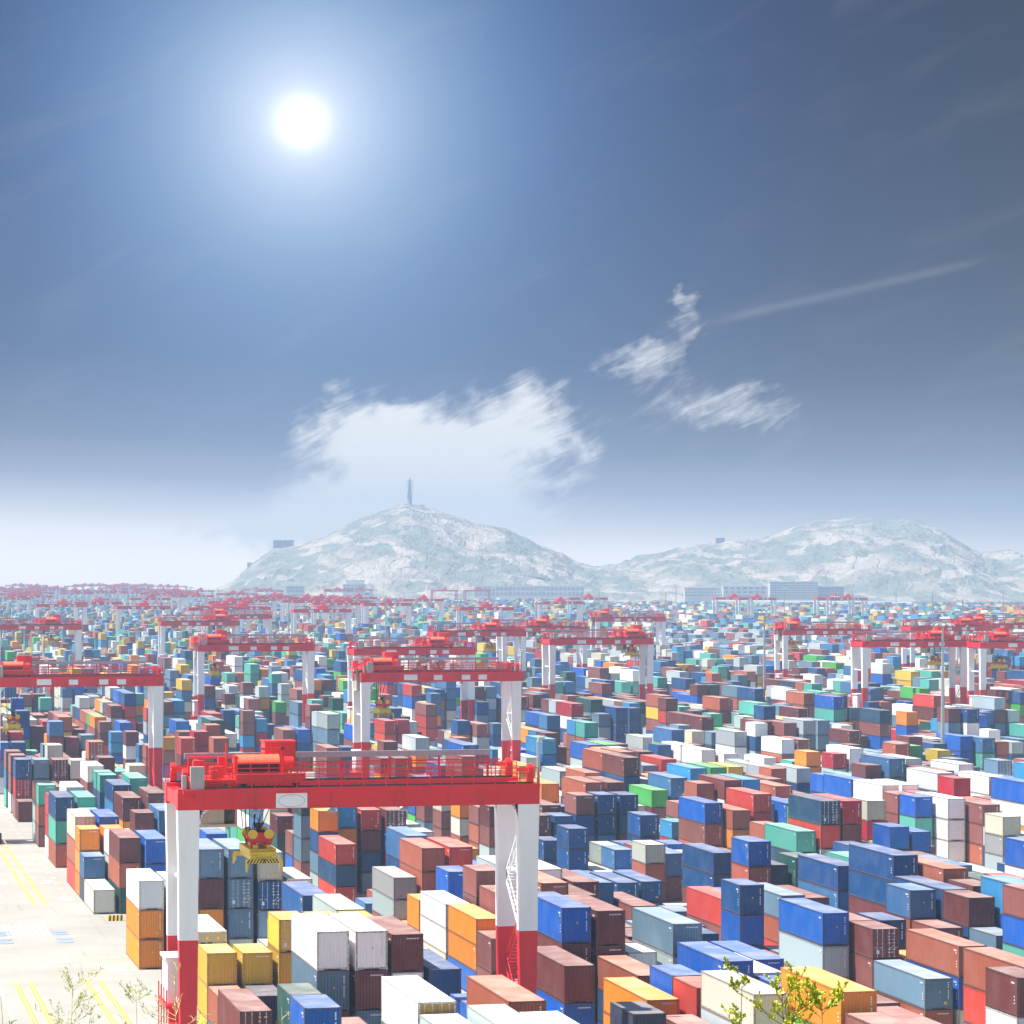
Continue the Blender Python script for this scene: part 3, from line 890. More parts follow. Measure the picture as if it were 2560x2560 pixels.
2 2 693.8 2 5.24 0 22 22
5 1 674.9 2 13.10 0 6 9 16 9 4
7 0 662.4 4 13.10 0 11 17 4 4 18
3 1 687.7 4 7.86 0 13 9 12
6 0 668.6 2 7.86 0 9 14 21
2 1 693.8 2 10.48 0 20 1 7 4
5 0 674.9 2 13.10 0 12 0 9 5 21
2 0 693.8 2 2.62 0 16
8 5 649.2 2 10.48 0 2 16 4 0
6 5 662.2 2 5.24 0 0 6
6 4 662.7 4 7.86 0 5 21 16
3 5 681.3 2 10.48 0 16 21 17 14
2 5 687.7 4 10.48 0 16 21 6 21
8 3 649.9 2 7.86 0 20 9 17
1 5 693.8 2 10.48 0 12 21 12 9
3 0 684.1 2 7.86 0 21 4 0
7 3 656.0 4 10.48 0 14 19 4 2
3 4 681.3 4 7.86 0 21 5 21
2 4 687.4 2 13.10 0 17 4 2 18 16
1 4 693.8 2 7.86 0 12 12 16
7 2 656.0 2 7.86 0 12 4 0
3 3 681.3 4 5.24 0 13 17
8 2 649.4 2 10.48 0 0 12 13 2
6 2 662.4 2 13.10 0 9 0 0 7 7
4 3 674.7 2 5.24 0 16 5
7 1 656.3 4 10.48 0 20 16 17 2
5 2 668.6 2 10.48 0 16 2 7 0
8 1 649.7 2 10.48 0 20 16 4 16
3 2 681.3 4 10.48 0 0 2 21 2
6 1 662.4 2 10.48 0 16 22 16 19
8 0 649.9 4 7.86 0 9 21 16
1 2 693.8 2 10.48 0 16 9 9 4
7 0 656.0 2 13.10 0 18 17 6 2 22
2 3 685.7 4 5.24 0 5 4
1 0 693.8 2 7.86 0 12 22 22
4 5 670.8 4 13.10 0 9 6 6 2 16
7 5 649.7 4 13.10 0 11 16 4 12 16
8 4 643.8 4 5.24 0 13 16
7 4 650.2 4 13.10 0 5 2 16 2 12
5 5 662.4 4 10.48 0 16 9 4 4
8 5 642.8 2 10.48 0 9 18 7 13
6 5 655.8 2 10.48 0 7 21 17 13
6 4 656.3 2 7.86 0 4 2 20
3 5 674.9 2 10.48 0 19 16 5 21
5 4 662.2 4 10.48 0 9 21 9 7
6 3 656.3 4 13.10 0 16 5 16 0 5
3 0 677.7 2 7.86 0 16 21 9
5 3 662.7 4 13.10 0 17 7 12 17 0
0 5 693.8 2 7.86 0 18 14 5
2 4 681.1 2 7.86 0 14 2 17
1 4 687.4 2 13.10 0 4 7 19 4 7
7 2 649.7 2 7.86 0 21 1 1
4 3 668.3 2 7.86 0 5 18 6
1 3 687.7 4 7.86 0 4 22 1
4 4 667.3 4 7.86 0 16 5 17
4 2 668.6 2 7.86 0 4 16 17
6 1 656.0 2 7.86 0 9 13 2
2 2 681.3 4 5.24 0 2 19
5 1 662.4 4 5.24 0 16 18
3 1 675.2 4 5.24 0 16 5
7 0 649.7 2 13.10 0 12 4 18 4 14
6 0 656.0 4 10.48 0 7 4 7 21
2 1 681.3 4 5.24 0 9 18
5 0 662.4 4 5.24 0 2 9
1 1 687.7 4 10.48 0 11 19 2 2
2 3 679.3 2 7.86 0 16 9 0
2 0 681.3 4 2.62 0 7
1 0 687.4 2 7.86 0 16 17 9
4 5 664.4 2 7.86 0 9 16 12
7 5 643.3 2 10.48 0 19 11 2 9
5 5 656.0 2 7.86 0 5 5 16
6 5 649.4 2 7.86 0 0 2 2
6 4 649.9 2 7.86 0 21 16 17
2 5 675.2 4 5.24 0 4 17
8 3 637.4 4 13.10 0 16 4 17 16 2
7 3 643.5 4 7.86 0 4 2 6
3 4 668.8 4 7.86 0 7 21 21
6 3 649.9 2 5.24 0 21 4
3 0 671.4 2 10.48 0 16 1 21 5
5 3 656.3 2 7.86 0 16 12 16
0 5 687.4 2 7.86 0 9 9 4
2 4 674.7 2 10.48 0 5 9 4 16
0 4 687.7 4 5.24 0 13 5
3 3 668.8 4 2.62 0 18
8 2 636.9 4 10.48 0 20 0 9 5
6 2 649.9 4 7.86 0 16 17 11
7 1 643.8 4 10.48 0 9 20 13 2
5 2 656.0 4 7.86 0 21 22 4
8 1 637.2 4 7.86 0 1 16 18
0 3 687.7 4 10.48 0 17 17 13 9
4 4 660.9 2 7.86 0 22 21 19
8 0 637.4 4 10.48 0 0 5 22 4
6 1 649.7 2 13.10 0 13 16 9 9 11
2 2 674.9 2 5.24 0 9 9
5 1 656.0 2 7.86 0 7 7 17
1 2 681.3 4 13.10 0 4 16 5 0 16
7 0 643.3 2 5.24 0 9 17
6 0 649.7 2 13.10 0 16 7 9 4 4
2 1 674.9 2 7.86 0 16 22 4
1 1 681.3 2 10.48 0 2 9 17 9
2 3 672.9 2 10.48 0 13 5 22 4
8 4 631.3 4 5.24 0 11 16
7 4 637.7 4 7.86 0 4 11 21
8 5 630.3 4 13.10 0 18 14 2 16 18
6 5 643.0 2 10.48 0 22 17 22 21
3 5 662.4 4 7.86 0 4 9 1
2 5 668.8 2 10.48 0 13 17 2 22
8 3 631.0 2 10.48 0 20 9 11 7
5 4 649.7 4 10.48 0 18 2 21 1
3 0 665.0 2 5.24 0 17 12
5 3 649.9 2 10.48 0 11 2 2 9
0 5 681.1 2 7.86 0 0 17 2
7 2 637.2 4 10.48 0 17 0 16 17
2 4 668.3 2 7.86 0 16 9 18
0 4 681.3 2 13.10 0 5 0 4 22 22
3 3 662.4 2 7.86 0 16 12 19
4 3 655.8 4 7.86 0 5 9 4
1 3 675.2 4 10.48 0 9 18 0 2
7 1 637.4 2 7.86 0 2 1 16
8 1 630.8 2 7.86 0 1 18 7
4 2 656.0 4 10.48 0 22 14 9 9
0 3 681.3 2 7.86 0 16 20 12
6 1 643.3 2 10.48 0 18 0 12 7
3 1 662.7 4 5.24 0 7 14
1 2 674.9 2 10.48 0 1 16 5 16
4 1 655.9 4 2.62 0 4
7 0 636.9 2 7.86 0 7 9 21
5 0 649.9 4 10.48 0 13 11 0 16
6 0 643.3 2 5.24 0 7 17
2 1 668.6 2 5.24 0 4 5
2 0 668.8 4 13.10 0 16 9 2 13 9
2 3 666.6 2 10.48 0 0 4 7 22
1 0 674.9 4 10.48 0 2 9 18 18
4 5 651.9 4 7.86 0 0 22 16
3 2 659.1 4 2.62 0 16
7 5 630.8 4 7.86 0 9 4 6
8 4 624.9 2 5.24 0 14 9
7 4 631.3 2 10.48 0 5 12 4 11
5 5 643.5 4 7.86 0 0 4 20
8 5 623.9 2 10.48 0 6 5 4 4
6 4 637.4 4 5.24 0 9 0
8 3 624.6 2 5.24 0 9 2
7 3 631.0 4 5.24 0 22 2
5 4 643.3 2 7.86 0 2 4 4
3 4 656.3 4 7.86 0 16 21 16
6 3 637.4 4 7.86 0 20 11 4
3 0 658.6 2 10.48 0 13 14 21 21
8 2 624.4 4 10.48 0 0 16 18 9
6 2 637.4 4 13.10 0 4 18 2 4 16
7 2 630.8 2 10.48 0 5 9 2 18
2 4 661.9 2 13.10 0 2 21 4 18 16
0 4 674.9 2 7.86 0 12 2 4
3 3 656.0 2 10.48 0 0 7 17 4
4 0 651.5 4 2.62 0 0
4 3 649.4 2 10.48 0 9 16 9 2
5 2 643.5 4 7.86 0 9 9 2
7 1 631.0 2 7.86 0 0 5 16
8 1 624.4 2 7.86 0 20 18 21
4 4 648.4 4 13.10 0 16 21 7 16 4
4 2 649.7 2 13.10 0 4 2 4 9 12
8 0 624.9 4 13.10 1 0 17 16 21 16
2 2 662.4 4 7.86 0 5 21 21
5 1 643.5 4 10.48 0 21 6 9 5
6 1 636.9 2 7.86 0 17 17 20
4 1 649.5 2 13.10 0 16 17 21 12 5
5 0 643.5 2 10.48 0 16 7 1 17
1 1 668.8 4 7.86 0 2 18 17
6 0 636.9 2 10.48 0 16 9 21 21
4 5 645.5 2 10.48 0 19 4 9 22
3 2 652.7 2 10.48 0 4 4 16 7
8 4 618.5 2 13.10 0 17 21 9 17 19
7 4 624.9 2 7.86 0 7 18 2
5 5 637.2 2 7.86 0 20 19 12
6 5 630.5 4 13.10 0 2 9 0 2 17
3 5 649.9 4 5.24 0 21 7
6 4 631.0 2 7.86 0 17 19 9
7 3 624.6 2 10.48 0 16 5 16 4
6 3 631.0 2 10.48 0 2 16 2 16
5 3 637.4 4 10.48 0 16 14 0 20
0 5 668.6 4 5.24 0 2 18
7 2 624.4 2 13.10 0 4 0 16 7 20
0 4 668.6 2 10.48 0 17 18 7 19
1 3 662.7 4 10.48 0 1 16 7 9
4 0 645.1 2 7.86 0 16 11 5
5 2 637.2 2 5.24 0 0 13
7 1 624.6 2 10.48 0 16 6 16 7
0 3 668.8 4 10.48 0 16 1 12 21
3 1 650.2 4 5.24 0 5 16
1 2 662.4 4 13.10 0 2 20 2 2 2
7 0 624.4 4 7.86 0 7 14 7
5 0 637.2 2 5.24 0 9 14
6 0 630.5 2 10.48 0 4 18 4 1
2 0 656.3 4 2.62 0 18
1 0 662.4 4 7.86 0 18 18 6
2 3 652.4 2 7.86 0 2 17 0
3 2 646.3 2 13.10 0 14 6 18 16 17
7 5 618.3 4 13.10 0 14 16 0 4 7
6 5 624.1 2 5.24 0 21 9
3 5 643.5 2 5.24 0 14 16
8 3 612.1 4 5.24 0 14 6
5 4 630.8 4 7.86 0 4 2 4
3 4 643.8 4 5.24 0 18 16
7 3 618.3 2 7.86 0 16 9 7
8 2 611.9 4 13.10 0 0 2 0 18 11
6 2 624.9 4 13.10 1 9 16 21 4 16
3 3 643.5 4 7.86 0 21 11 2
0 4 662.2 2 7.86 0 18 0 6
4 0 638.7 2 5.24 0 16 2
8 1 611.9 4 10.48 0 7 13 18 18
4 4 635.9 4 7.86 0 7 6 14
7 1 618.3 2 13.10 0 5 16 21 4 5
8 0 612.4 4 7.86 0 12 17 16
0 3 662.4 2 7.86 0 9 6 14
2 2 649.9 4 7.86 0 9 9 5
5 1 631.0 4 10.48 0 2 16 16 18
6 1 624.4 4 7.86 0 4 2 9
1 2 656.0 2 7.86 0 16 4 1
1 1 656.3 4 10.48 0 21 5 4 16
6 0 624.1 2 7.86 0 16 11 17
2 0 649.9 2 2.62 0 20
1 0 656.0 2 7.86 0 18 9 1
4 5 633.0 4 13.10 0 18 4 5 16 17
2 3 646.0 2 5.24 0 12 21
7 4 612.4 4 7.86 0 22 11 17
5 5 624.6 4 5.24 0 16 7
2 5 643.9 4 2.62 0 4
6 4 618.5 4 13.10 0 0 16 22 0 0
6 5 617.8 2 7.86 0 7 5 4
3 5 637.2 2 5.24 0 17 13
8 3 605.8 2 5.24 0 13 16
5 4 624.4 2 10.48 0 17 4 12 18
6 3 618.5 4 5.24 0 7 1
7 3 611.9 2 10.48 0 7 5 17 4
5 3 624.9 4 10.48 0 17 14 5 21
0 5 656.0 4 7.86 0 5 4 6
7 2 611.9 4 7.86 0 7 6 17
1 3 650.2 4 2.62 0 2
5 2 624.6 4 10.48 0 13 4 16 16
8 1 605.5 2 7.86 0 19 12 19
4 4 629.5 2 10.48 0 11 16 2 7
7 1 611.9 2 10.48 0 18 2 4 0
5 1 624.6 2 10.48 0 17 19 9 12
3 1 637.7 4 5.24 0 16 9
6 1 618.0 2 7.86 0 12 9 18
7 0 611.9 4 10.48 0 9 16 21 13
1 5 647.4 4 7.86 0 4 16 13
5 0 624.6 4 5.24 0 21 18
1 1 649.9 2 10.48 0 2 16 21 4
1 0 649.7 2 7.86 0 14 18 6
4 5 626.6 2 10.48 0 16 17 9 2
3 2 633.8 4 10.48 0 14 9 16 17
7 5 605.8 4 10.48 0 21 4 4 5
2 5 637.5 2 5.24 0 2 9
6 4 612.1 2 10.48 0 2 1 18 21
3 4 631.3 4 5.24 0 4 13
5 4 618.0 2 5.24 0 9 17
6 3 612.1 2 10.48 0 19 2 4 4
8 2 599.4 4 10.48 0 9 13 2 12
6 2 612.4 4 5.24 0 17 9
3 3 631.0 4 7.86 0 20 12 12
4 3 624.4 4 10.48 0 11 17 9 16
0 4 649.7 4 7.86 0 16 5 0
8 0 599.9 4 13.10 0 16 21 16 17 1
0 3 649.9 4 5.24 0 12 9
4 4 623.1 2 10.48 0 12 18 18 16
2 2 637.4 4 7.86 0 4 9 4
7 1 605.5 2 5.24 0 6 16
5 1 618.3 2 10.48 0 6 13 22 20
3 1 631.3 2 7.86 0 6 19 17
1 2 643.5 4 13.10 0 7 4 17 5 7
4 2 623.7 2 7.86 0 12 18 2
7 0 605.5 2 7.86 0 16 22 4
1 5 641.0 2 7.86 0 9 5 0
5 0 618.3 2 7.86 0 18 1 21
1 1 643.5 2 7.86 0 16 4 9
6 0 611.6 4 7.86 0 12 16 4
4 5 620.2 2 7.86 0 19 16 13
7 5 599.4 2 7.86 0 6 0 21
7 4 599.9 4 10.48 0 5 21 18 16
5 5 612.1 4 10.48 0 16 16 12 21
6 5 605.3 4 13.10 0 12 0 21 18 7
3 0 627.5 2 5.24 0 5 13
7 3 599.4 4 7.86 0 11 22 12
5 3 612.4 4 5.24 0 16 0
0 5 643.5 4 7.86 0 17 16 16
5 4 611.6 2 10.48 0 11 2 4 11
6 2 606.0 2 10.48 0 4 16 19 16
7 2 599.4 4 5.24 0 5 4
3 3 624.6 2 7.86 0 13 13 16
1 3 637.7 4 2.62 0 9
5 2 612.1 4 5.24 0 2 19
0 4 643.3 2 5.24 0 21 6
8 1 593.0 4 7.86 0 12 5 16
8 0 593.5 2 13.10 0 9 14 17 19 17
4 4 616.8 2 5.24 0 18 17
2 2 631.0 2 7.86 0 18 2 16
6 1 605.5 4 7.86 0 2 4 16
0 2 643.8 4 7.86 0 18 1 6
4 2 617.3 2 10.48 0 1 16 11 1
1 5 634.6 2 13.10 0 22 18 12 9 16
1 0 637.2 4 7.86 0 21 17 4
4 5 613.8 2 5.24 0 7 17
2 4 627.2 4 5.24 0 7 7
3 2 621.3 4 7.86 0 22 11 6
6 4 599.6 4 10.48 0 0 20 12 4
3 4 618.8 4 2.62 0 20
2 1 627.1 4 7.86 0 12 2 6
6 3 599.6 4 13.10 1 18 18 12 21 7
5 3 606.0 2 5.24 0 2 9
0 5 637.2 2 10.48 0 16 16 9 21
6 2 599.6 2 7.86 0 9 4 2
4 3 611.9 4 13.10 0 5 16 7 11 4
7 2 593.0 2 7.86 0 5 16 12
1 3 631.3 2 2.62 0 18
5 2 605.8 2 10.48 0 4 2 4 18
0 4 636.9 2 10.48 0 18 12 21 7
0 3 637.4 4 10.48 0 22 17 0 9
7 1 593.0 4 10.48 0 0 4 9 11
8 0 587.1 2 5.24 0 19 7
4 4 610.4 2 10.48 0 9 17 13 11
2 2 624.6 2 2.62 0 20
5 1 605.8 4 2.62 0 17
3 1 618.8 4 10.48 0 7 16 5 0
1 2 631.0 4 13.10 0 9 19 19 4 18
6 1 599.1 2 10.48 0 4 13 9 16
0 2 637.4 2 10.48 0 7 9 16 17
7 0 593.0 4 5.24 0 20 12
4 1 611.7 2 10.48 0 2 9 4 22
1 1 631.0 4 10.48 0 16 2 5 7
6 0 599.1 4 7.86 0 12 16 21
1 5 628.2 2 10.48 0 4 20 17 4
4 5 607.5 2 5.24 0 11 4
2 4 620.9 2 5.24 0 9 0
3 2 614.9 2 5.24 0 13 17
7 5 586.9 4 10.48 0 2 20 9 4
7 4 587.4 4 5.24 0 7 9
5 5 599.6 4 10.48 0 1 18 6 4
6 5 592.7 4 7.86 0 9 9 21
3 0 615.0 4 7.86 0 16 19 0
7 3 586.9 4 10.48 0 0 9 19 4
5 0 601.8 2 2.62 0 19
5 4 599.1 4 7.86 0 21 17 16
6 3 593.2 2 5.24 0 5 17
5 3 599.6 2 10.48 0 12 1 18 1
0 5 630.8 2 13.10 0 16 9 16 16 21
3 3 612.1 4 5.24 0 16 16
6 2 593.2 2 5.24 0 7 22
1 4 624.4 4 7.86 0 5 9 17
4 3 605.5 2 7.86 0 4 5 16
7 2 586.6 2 7.86 0 4 12 1
5 2 599.4 2 7.86 0 4 1 16
0 4 630.5 2 13.10 0 17 1 11 11 18
4 4 604.0 2 10.48 0 19 17 20 18
3 1 612.4 2 7.86 0 4 0 16
1 2 624.6 2 5.24 0 7 16
0 2 631.0 2 7.86 0 7 2 9
4 2 604.8 4 13.10 0 16 19 12 16 1
1 1 624.6 2 5.24 0 21 16
2 3 614.4 2 5.24 0 2 5
7 4 581.0 2 10.48 0 16 17 16 12
6 4 587.1 4 13.10 0 16 2 18 18 6
6 5 586.4 2 10.48 0 4 21 2 9
2 5 611.9 4 5.24 0 5 4
3 0 608.6 2 10.48 0 4 18 11 16
7 3 580.5 2 5.24 0 16 0
5 4 592.7 2 7.86 0 9 17 21
5 3 593.2 2 5.24 0 13 12
3 3 605.8 2 2.62 0 2
1 3 618.8 4 2.62 0 19
0 3 624.9 4 10.48 0 12 4 12 21
7 1 580.5 4 13.10 1 19 16 21 14 9
5 1 593.2 4 13.10 0 18 22 17 7 17
6 1 586.6 4 10.48 1 16 9 2 21
4 4 597.6 2 13.10 0 17 7 12 9 9
3 1 606.0 2 10.48 0 9 12 12 7
1 2 618.3 2 5.24 0 4 16
4 1 599.2 4 5.24 0 16 4
4 2 598.4 2 5.24 0 2 16
6 0 586.6 4 7.86 0 4 9 21
1 5 615.7 4 7.86 0 2 17 16
4 5 594.9 4 7.86 0 7 21 16
2 4 608.3 4 5.24 0 0 9
3 2 602.4 4 7.86 0 0 21 4
7 5 574.4 4 5.24 0 5 17
2 3 608.0 2 5.24 0 6 4
5 5 587.1 4 5.24 0 7 19
2 5 605.5 2 7.86 0 16 13 21
6 3 580.7 4 13.10 3 7 12 2 16 9
7 3 574.1 2 7.86 0 13 16 17
0 5 618.3 4 5.24 0 11 11
3 5 598.7 4 5.24 0 12 4
5 3 586.9 2 10.48 0 4 2 0 9
6 2 580.7 4 7.86 0 9 5 4
1 4 611.9 4 10.48 0 5 4 13 2
4 3 593.0 4 7.86 0 17 13 14
7 2 574.1 4 10.48 0 2 0 16 2
4 0 594.8 4 13.10 1 16 2 4 4 20
5 2 586.9 4 5.24 0 0 16
0 4 618.0 4 7.86 0 14 16 21
0 3 618.5 2 5.24 0 9 2
4 4 591.2 2 10.48 0 5 22 18 11
0 2 618.5 4 10.48 0 21 17 5 1
1 2 611.9 2 5.24 0 4 16
4 1 592.8 2 10.48 0 9 6 9 17
1 1 612.1 4 7.86 0 7 9 9
6 0 580.2 2 7.86 0 9 2 18
4 5 588.6 2 10.48 0 18 16 7 16
2 4 602.0 2 5.24 0 22 18
7 5 568.0 2 10.48 0 2 12 5 17
7 4 568.5 4 13.10 1 2 16 4 17 6
2 3 601.6 2 5.24 0 19 18
6 4 574.6 4 5.24 0 16 9
2 5 599.1 2 7.86 0 1 4 6
5 4 580.2 4 13.10 1 18 16 6 16 1
6 3 574.4 2 7.86 0 16 9 12
7 3 567.7 2 10.48 0 7 9 22 16
0 5 611.9 2 13.10 0 12 17 20 9 4
3 5 592.3 2 5.24 0 7 11
7 0 569.2 4 7.86 0 13 16 11
1 3 606.3 4 2.62 0 5
6 2 574.4 2 7.86 0 6 16 16
1 4 605.5 2 10.48 0 17 2 21 17
4 0 588.4 2 7.86 0 1 4 13
5 2 580.5 2 10.48 0 16 22 21 19
7 1 568.0 4 7.86 0 14 17 17
0 3 612.1 2 13.10 0 7 9 7 0 5
5 1 580.7 4 5.24 0 16 9
6 1 574.1 4 7.86 0 19 9 18
0 2 612.1 2 10.48 0 12 11 11 12
4 2 585.9 4 10.48 0 21 17 16 16
4 1 586.5 2 7.86 0 17 12 21
1 5 603.2 4 7.86 0 4 17 9
5 0 580.2 2 13.10 0 16 19 4 12 11
2 4 595.6 2 7.86 0 4 19 5
3 2 589.9 4 5.24 0 9 2
5 5 574.6 4 5.24 0 9 9
2 3 595.3 2 5.24 0 12 2
5 3 574.4 4 5.24 0 4 18
0 5 605.5 2 7.86 0 6 0 9
3 5 585.9 2 7.86 0 20 9 20
4 3 580.5 4 7.86 0 16 5 17
7 2 561.6 4 10.48 0 5 13 17 4
7 0 562.8 2 7.86 0 14 17 4
1 3 599.9 2 13.10 0 16 12 4 22 20
6 2 568.0 2 7.86 0 0 4 19
0 4 605.5 4 7.86 0 20 16 11
5 2 574.1 2 7.86 0 18 16 4
2 2 593.2 4 5.24 0 12 9
5 1 574.4 2 5.24 0 0 18
4 4 578.7 4 13.10 0 13 4 19 22 9
1 2 599.4 4 5.24 0 0 9
0 2 605.8 2 10.48 0 2 9 5 17
4 1 580.1 2 13.10 0 16 12 16 12 16
6 5 562.6 2 2.62 0 0
2 4 589.2 2 13.10 0 12 16 9 5 16
7 5 555.5 4 7.86 0 12 7 5
3 1 584.1 2 5.24 0 2 21
7 4 556.0 4 5.24 0 5 14
5 5 568.2 2 7.86 0 16 17 16
2 3 588.9 2 5.24 0 4 4
3 4 581.2 4 5.24 0 17 2
2 5 586.6 4 5.24 0 9 16
5 4 567.7 4 7.86 0 16 5 4
0 5 599.1 2 10.48 0 17 2 0 17
1 4 593.0 4 13.10 0 6 12 9 2 4
4 3 574.1 2 7.86 0 9 16 16
4 0 575.9 4 10.48 0 7 11 18 5
7 1 555.5 4 7.86 0 9 4 5
0 3 599.6 4 7.86 0 9 16 12
5 2 567.7 2 10.48 0 12 16 9 12
4 4 572.3 2 10.48 0 4 2 1 2
1 2 593.0 2 5.24 0 9 9
4 2 573.4 4 5.24 0 21 2
0 2 599.4 2 10.48 0 0 9 16 0
1 5 590.7 4 7.86 0 18 9 16
4 1 573.7 2 13.10 0 2 2 21 20 12
0 1 599.6 2 13.10 0 18 18 0 4 5
5 0 567.7 4 10.48 0 16 17 0 4
2 4 582.8 2 10.48 0 7 1 9 5
3 2 577.4 4 2.62 0 9
5 5 561.8 2 7.86 0 9 2 9
2 3 582.5 2 7.86 0 9 0 2
6 3 555.5 2 2.62 0 7
5 3 561.8 4 7.86 0 4 11 11
3 5 573.4 4 13.10 1 9 4 16 17 9
3 3 574.4 4 5.24 0 9 13
7 0 550.3 4 10.48 0 7 20 2 11
1 3 587.4 4 13.10 0 16 4 9 6 21
6 2 555.5 4 2.62 0 2
1 4 586.6 2 7.86 0 16 13 4
4 3 567.7 2 5.24 0 21 16
0 4 593.0 4 10.48 0 17 18 2 9
4 0 569.5 2 5.24 0 4 22
0 3 593.2 2 7.86 0 6 17 1
2 2 580.7 4 7.86 0 9 0 2
5 1 561.8 4 5.24 0 9 4
6 1 555.2 2 5.24 0 21 19
1 2 586.6 2 5.24 0 14 18
4 2 567.0 2 10.48 0 17 12 16 4
0 2 593.0 2 7.86 0 5 13 12
1 1 587.1 4 5.24 0 4 22
4 5 563.7 2 2.62 0 4
3 2 571.0 2 2.62 0 9
3 1 571.6 4 2.62 0 16
5 5 555.5 2 10.48 0 21 2 16 7
6 4 549.3 2 5.24 0 2 13
3 4 568.7 4 7.86 0 1 21 4
2 5 574.1 4 5.24 0 17 9
5 4 555.2 4 13.10 0 12 16 21 12 5
6 3 549.1 2 2.62 0 17
5 3 555.5 2 10.48 0 2 2 6 16
0 5 586.6 4 7.86 0 12 4 0
6 5 547.4 2 5.24 0 9 16
7 0 543.9 2 7.86 0 0 12 18
1 4 580.2 2 7.86 0 12 14 12
0 4 586.6 2 5.24 0 21 17
5 2 555.2 4 7.86 0 14 0 16
5 1 555.5 2 5.24 0 21 7
6 1 548.8 2 2.62 0 6
4 4 559.8 4 2.62 0 9
1 2 580.2 2 10.48 0 2 12 16 16
1 5 578.2 4 7.86 0 17 18 0
4 2 560.7 2 7.86 0 19 4 12
1 1 580.7 2 5.24 0 4 16
4 1 561.2 4 13.10 1 20 0 9 16 4
0 1 587.1 4 7.86 0 17 18 22
5 0 555.2 4 10.48 1 16 21 9 9
4 5 557.3 2 5.24 0 20 20
6 0 547.2 4 7.86 1 16 6 16
2 4 570.3 4 5.24 0 4 11
3 2 564.6 2 7.86 0 16 1 9
5 5 549.1 2 10.48 0 22 16 11 17
3 0 564.8 4 5.24 0 0 2
5 3 549.1 2 10.48 0 16 5 4 22
6 5 541.0 2 7.86 0 16 7 16
3 3 561.8 4 7.86 0 4 9 13
1 3 574.9 4 7.86 0 4 4 9
6 2 543.0 4 2.62 0 4
4 3 555.2 4 5.24 0 21 16
4 0 557.0 4 5.24 0 9 12
0 4 580.2 2 7.86 0 1 9 9
0 3 580.7 4 10.48 0 4 21 1 9
5 2 548.8 2 5.24 0 17 9
6 1 542.5 2 2.62 0 4
4 4 553.5 2 5.24 0 21 2
0 2 580.5 4 7.86 0 9 9 9
1 2 573.9 2 5.24 0 19 5
1 5 571.8 2 7.86 0 4 16 4
4 1 554.8 2 10.48 0 13 17 6 6
5 0 548.8 2 7.86 0 4 13 2
6 0 540.8 2 2.62 0 5
3 1 559.1 4 2.62 0 9
3 2 558.3 2 7.86 0 1 7 0
5 5 542.7 2 7.86 0 21 17 16
6 4 536.8 4 5.24 0 12 7
2 5 561.6 4 7.86 0 12 13 0
5 4 542.7 4 10.48 0 2 13 4 0
6 3 536.6 4 5.24 0 0 5
0 5 574.1 4 5.24 0 12 0
5 3 542.7 2 13.10 1 9 5 4 21 16
6 5 534.7 2 10.48 0 6 17 18 12
1 4 567.7 4 7.86 0 4 0 16
4 3 548.8 2 5.24 0 18 16
4 0 550.6 2 7.86 0 18 13 18
0 4 573.9 2 10.48 0 17 4 11 16
0 3 574.4 2 10.48 0 1 7 4 2
5 1 543.0 4 7.86 0 5 13 6
6 1 536.1 2 2.62 0 9
4 2 548.2 4 5.24 0 17 7
1 1 568.2 4 5.24 0 11 9
1 2 567.5 2 5.24 0 21 2
1 5 565.4 2 7.86 0 9 16 12
0 1 574.6 4 10.48 0 0 7 1 6
4 5 544.8 4 5.24 0 22 6
6 0 534.5 2 2.62 0 9
2 4 557.8 4 7.86 0 4 12 21
3 2 551.9 2 10.48 0 9 18 9 17
6 4 530.4 2 7.86 0 17 2 11
3 0 552.2 4 5.24 0 12 9
1 3 562.3 4 10.48 0 7 17 0 7
6 2 530.4 4 5.24 0 12 21
6 5 528.3 2 10.48 0 12 9 20 14
4 3 542.5 2 5.24 0 18 9
4 0 544.2 2 5.24 0 18 12
5 2 536.3 4 10.48 0 16 7 2 18
0 4 567.5 2 10.48 0 20 20 18 1
0 3 568.0 2 5.24 0 9 18
5 1 536.6 2 7.86 0 6 16 19
0 2 568.0 4 5.24 0 16 20
1 1 561.8 2 13.10 0 19 2 9 13 7
4 1 542.3 4 5.24 0 2 9
0 1 568.2 2 5.24 0 11 16
6 0 528.1 2 2.62 0 2
3 1 546.6 4 5.24 0 7 2
3 2 545.5 2 5.24 0 0 18
5 5 530.2 4 2.62 0 21
6 4 524.1 2 13.10 0 16 4 12 2 17
2 5 549.1 4 10.48 0 5 4 12 12
6 3 524.1 4 7.86 0 17 2 19
0 5 561.6 4 5.24 0 0 12
5 3 530.2 4 10.48 0 17 16 1 9
1 4 555.2 4 10.48 0 0 16 21 16
6 5 521.9 2 13.10 1 9 0 9 17 12
4 3 536.1 2 5.24 0 21 12
4 0 537.9 2 5.24 0 9 16
5 2 529.9 2 7.86 0 16 9 16
3 5 540.8 4 2.62 0 4
5 1 530.2 2 10.48 1 0 9 2 2
6 1 523.6 4 5.24 0 16 4
4 2 535.6 4 5.24 0 2 7
0 2 561.6 2 5.24 0 16 2
2 3 547.8 2 5.24 0 12 11
1 5 552.9 4 5.24 0 6 17
4 4 533.9 2 5.24 0 9 4
4 1 535.9 2 5.24 0 9 6
0 1 561.8 2 7.86 0 17 16 6
4 5 532.3 4 5.24 0 16 1
2 4 545.3 4 5.24 0 1 16
6 0 521.7 2 5.24 0 9 21
3 1 540.2 2 7.86 0 18 22 17
3 2 539.1 2 2.62 0 19
3 0 539.7 4 5.24 0 9 2
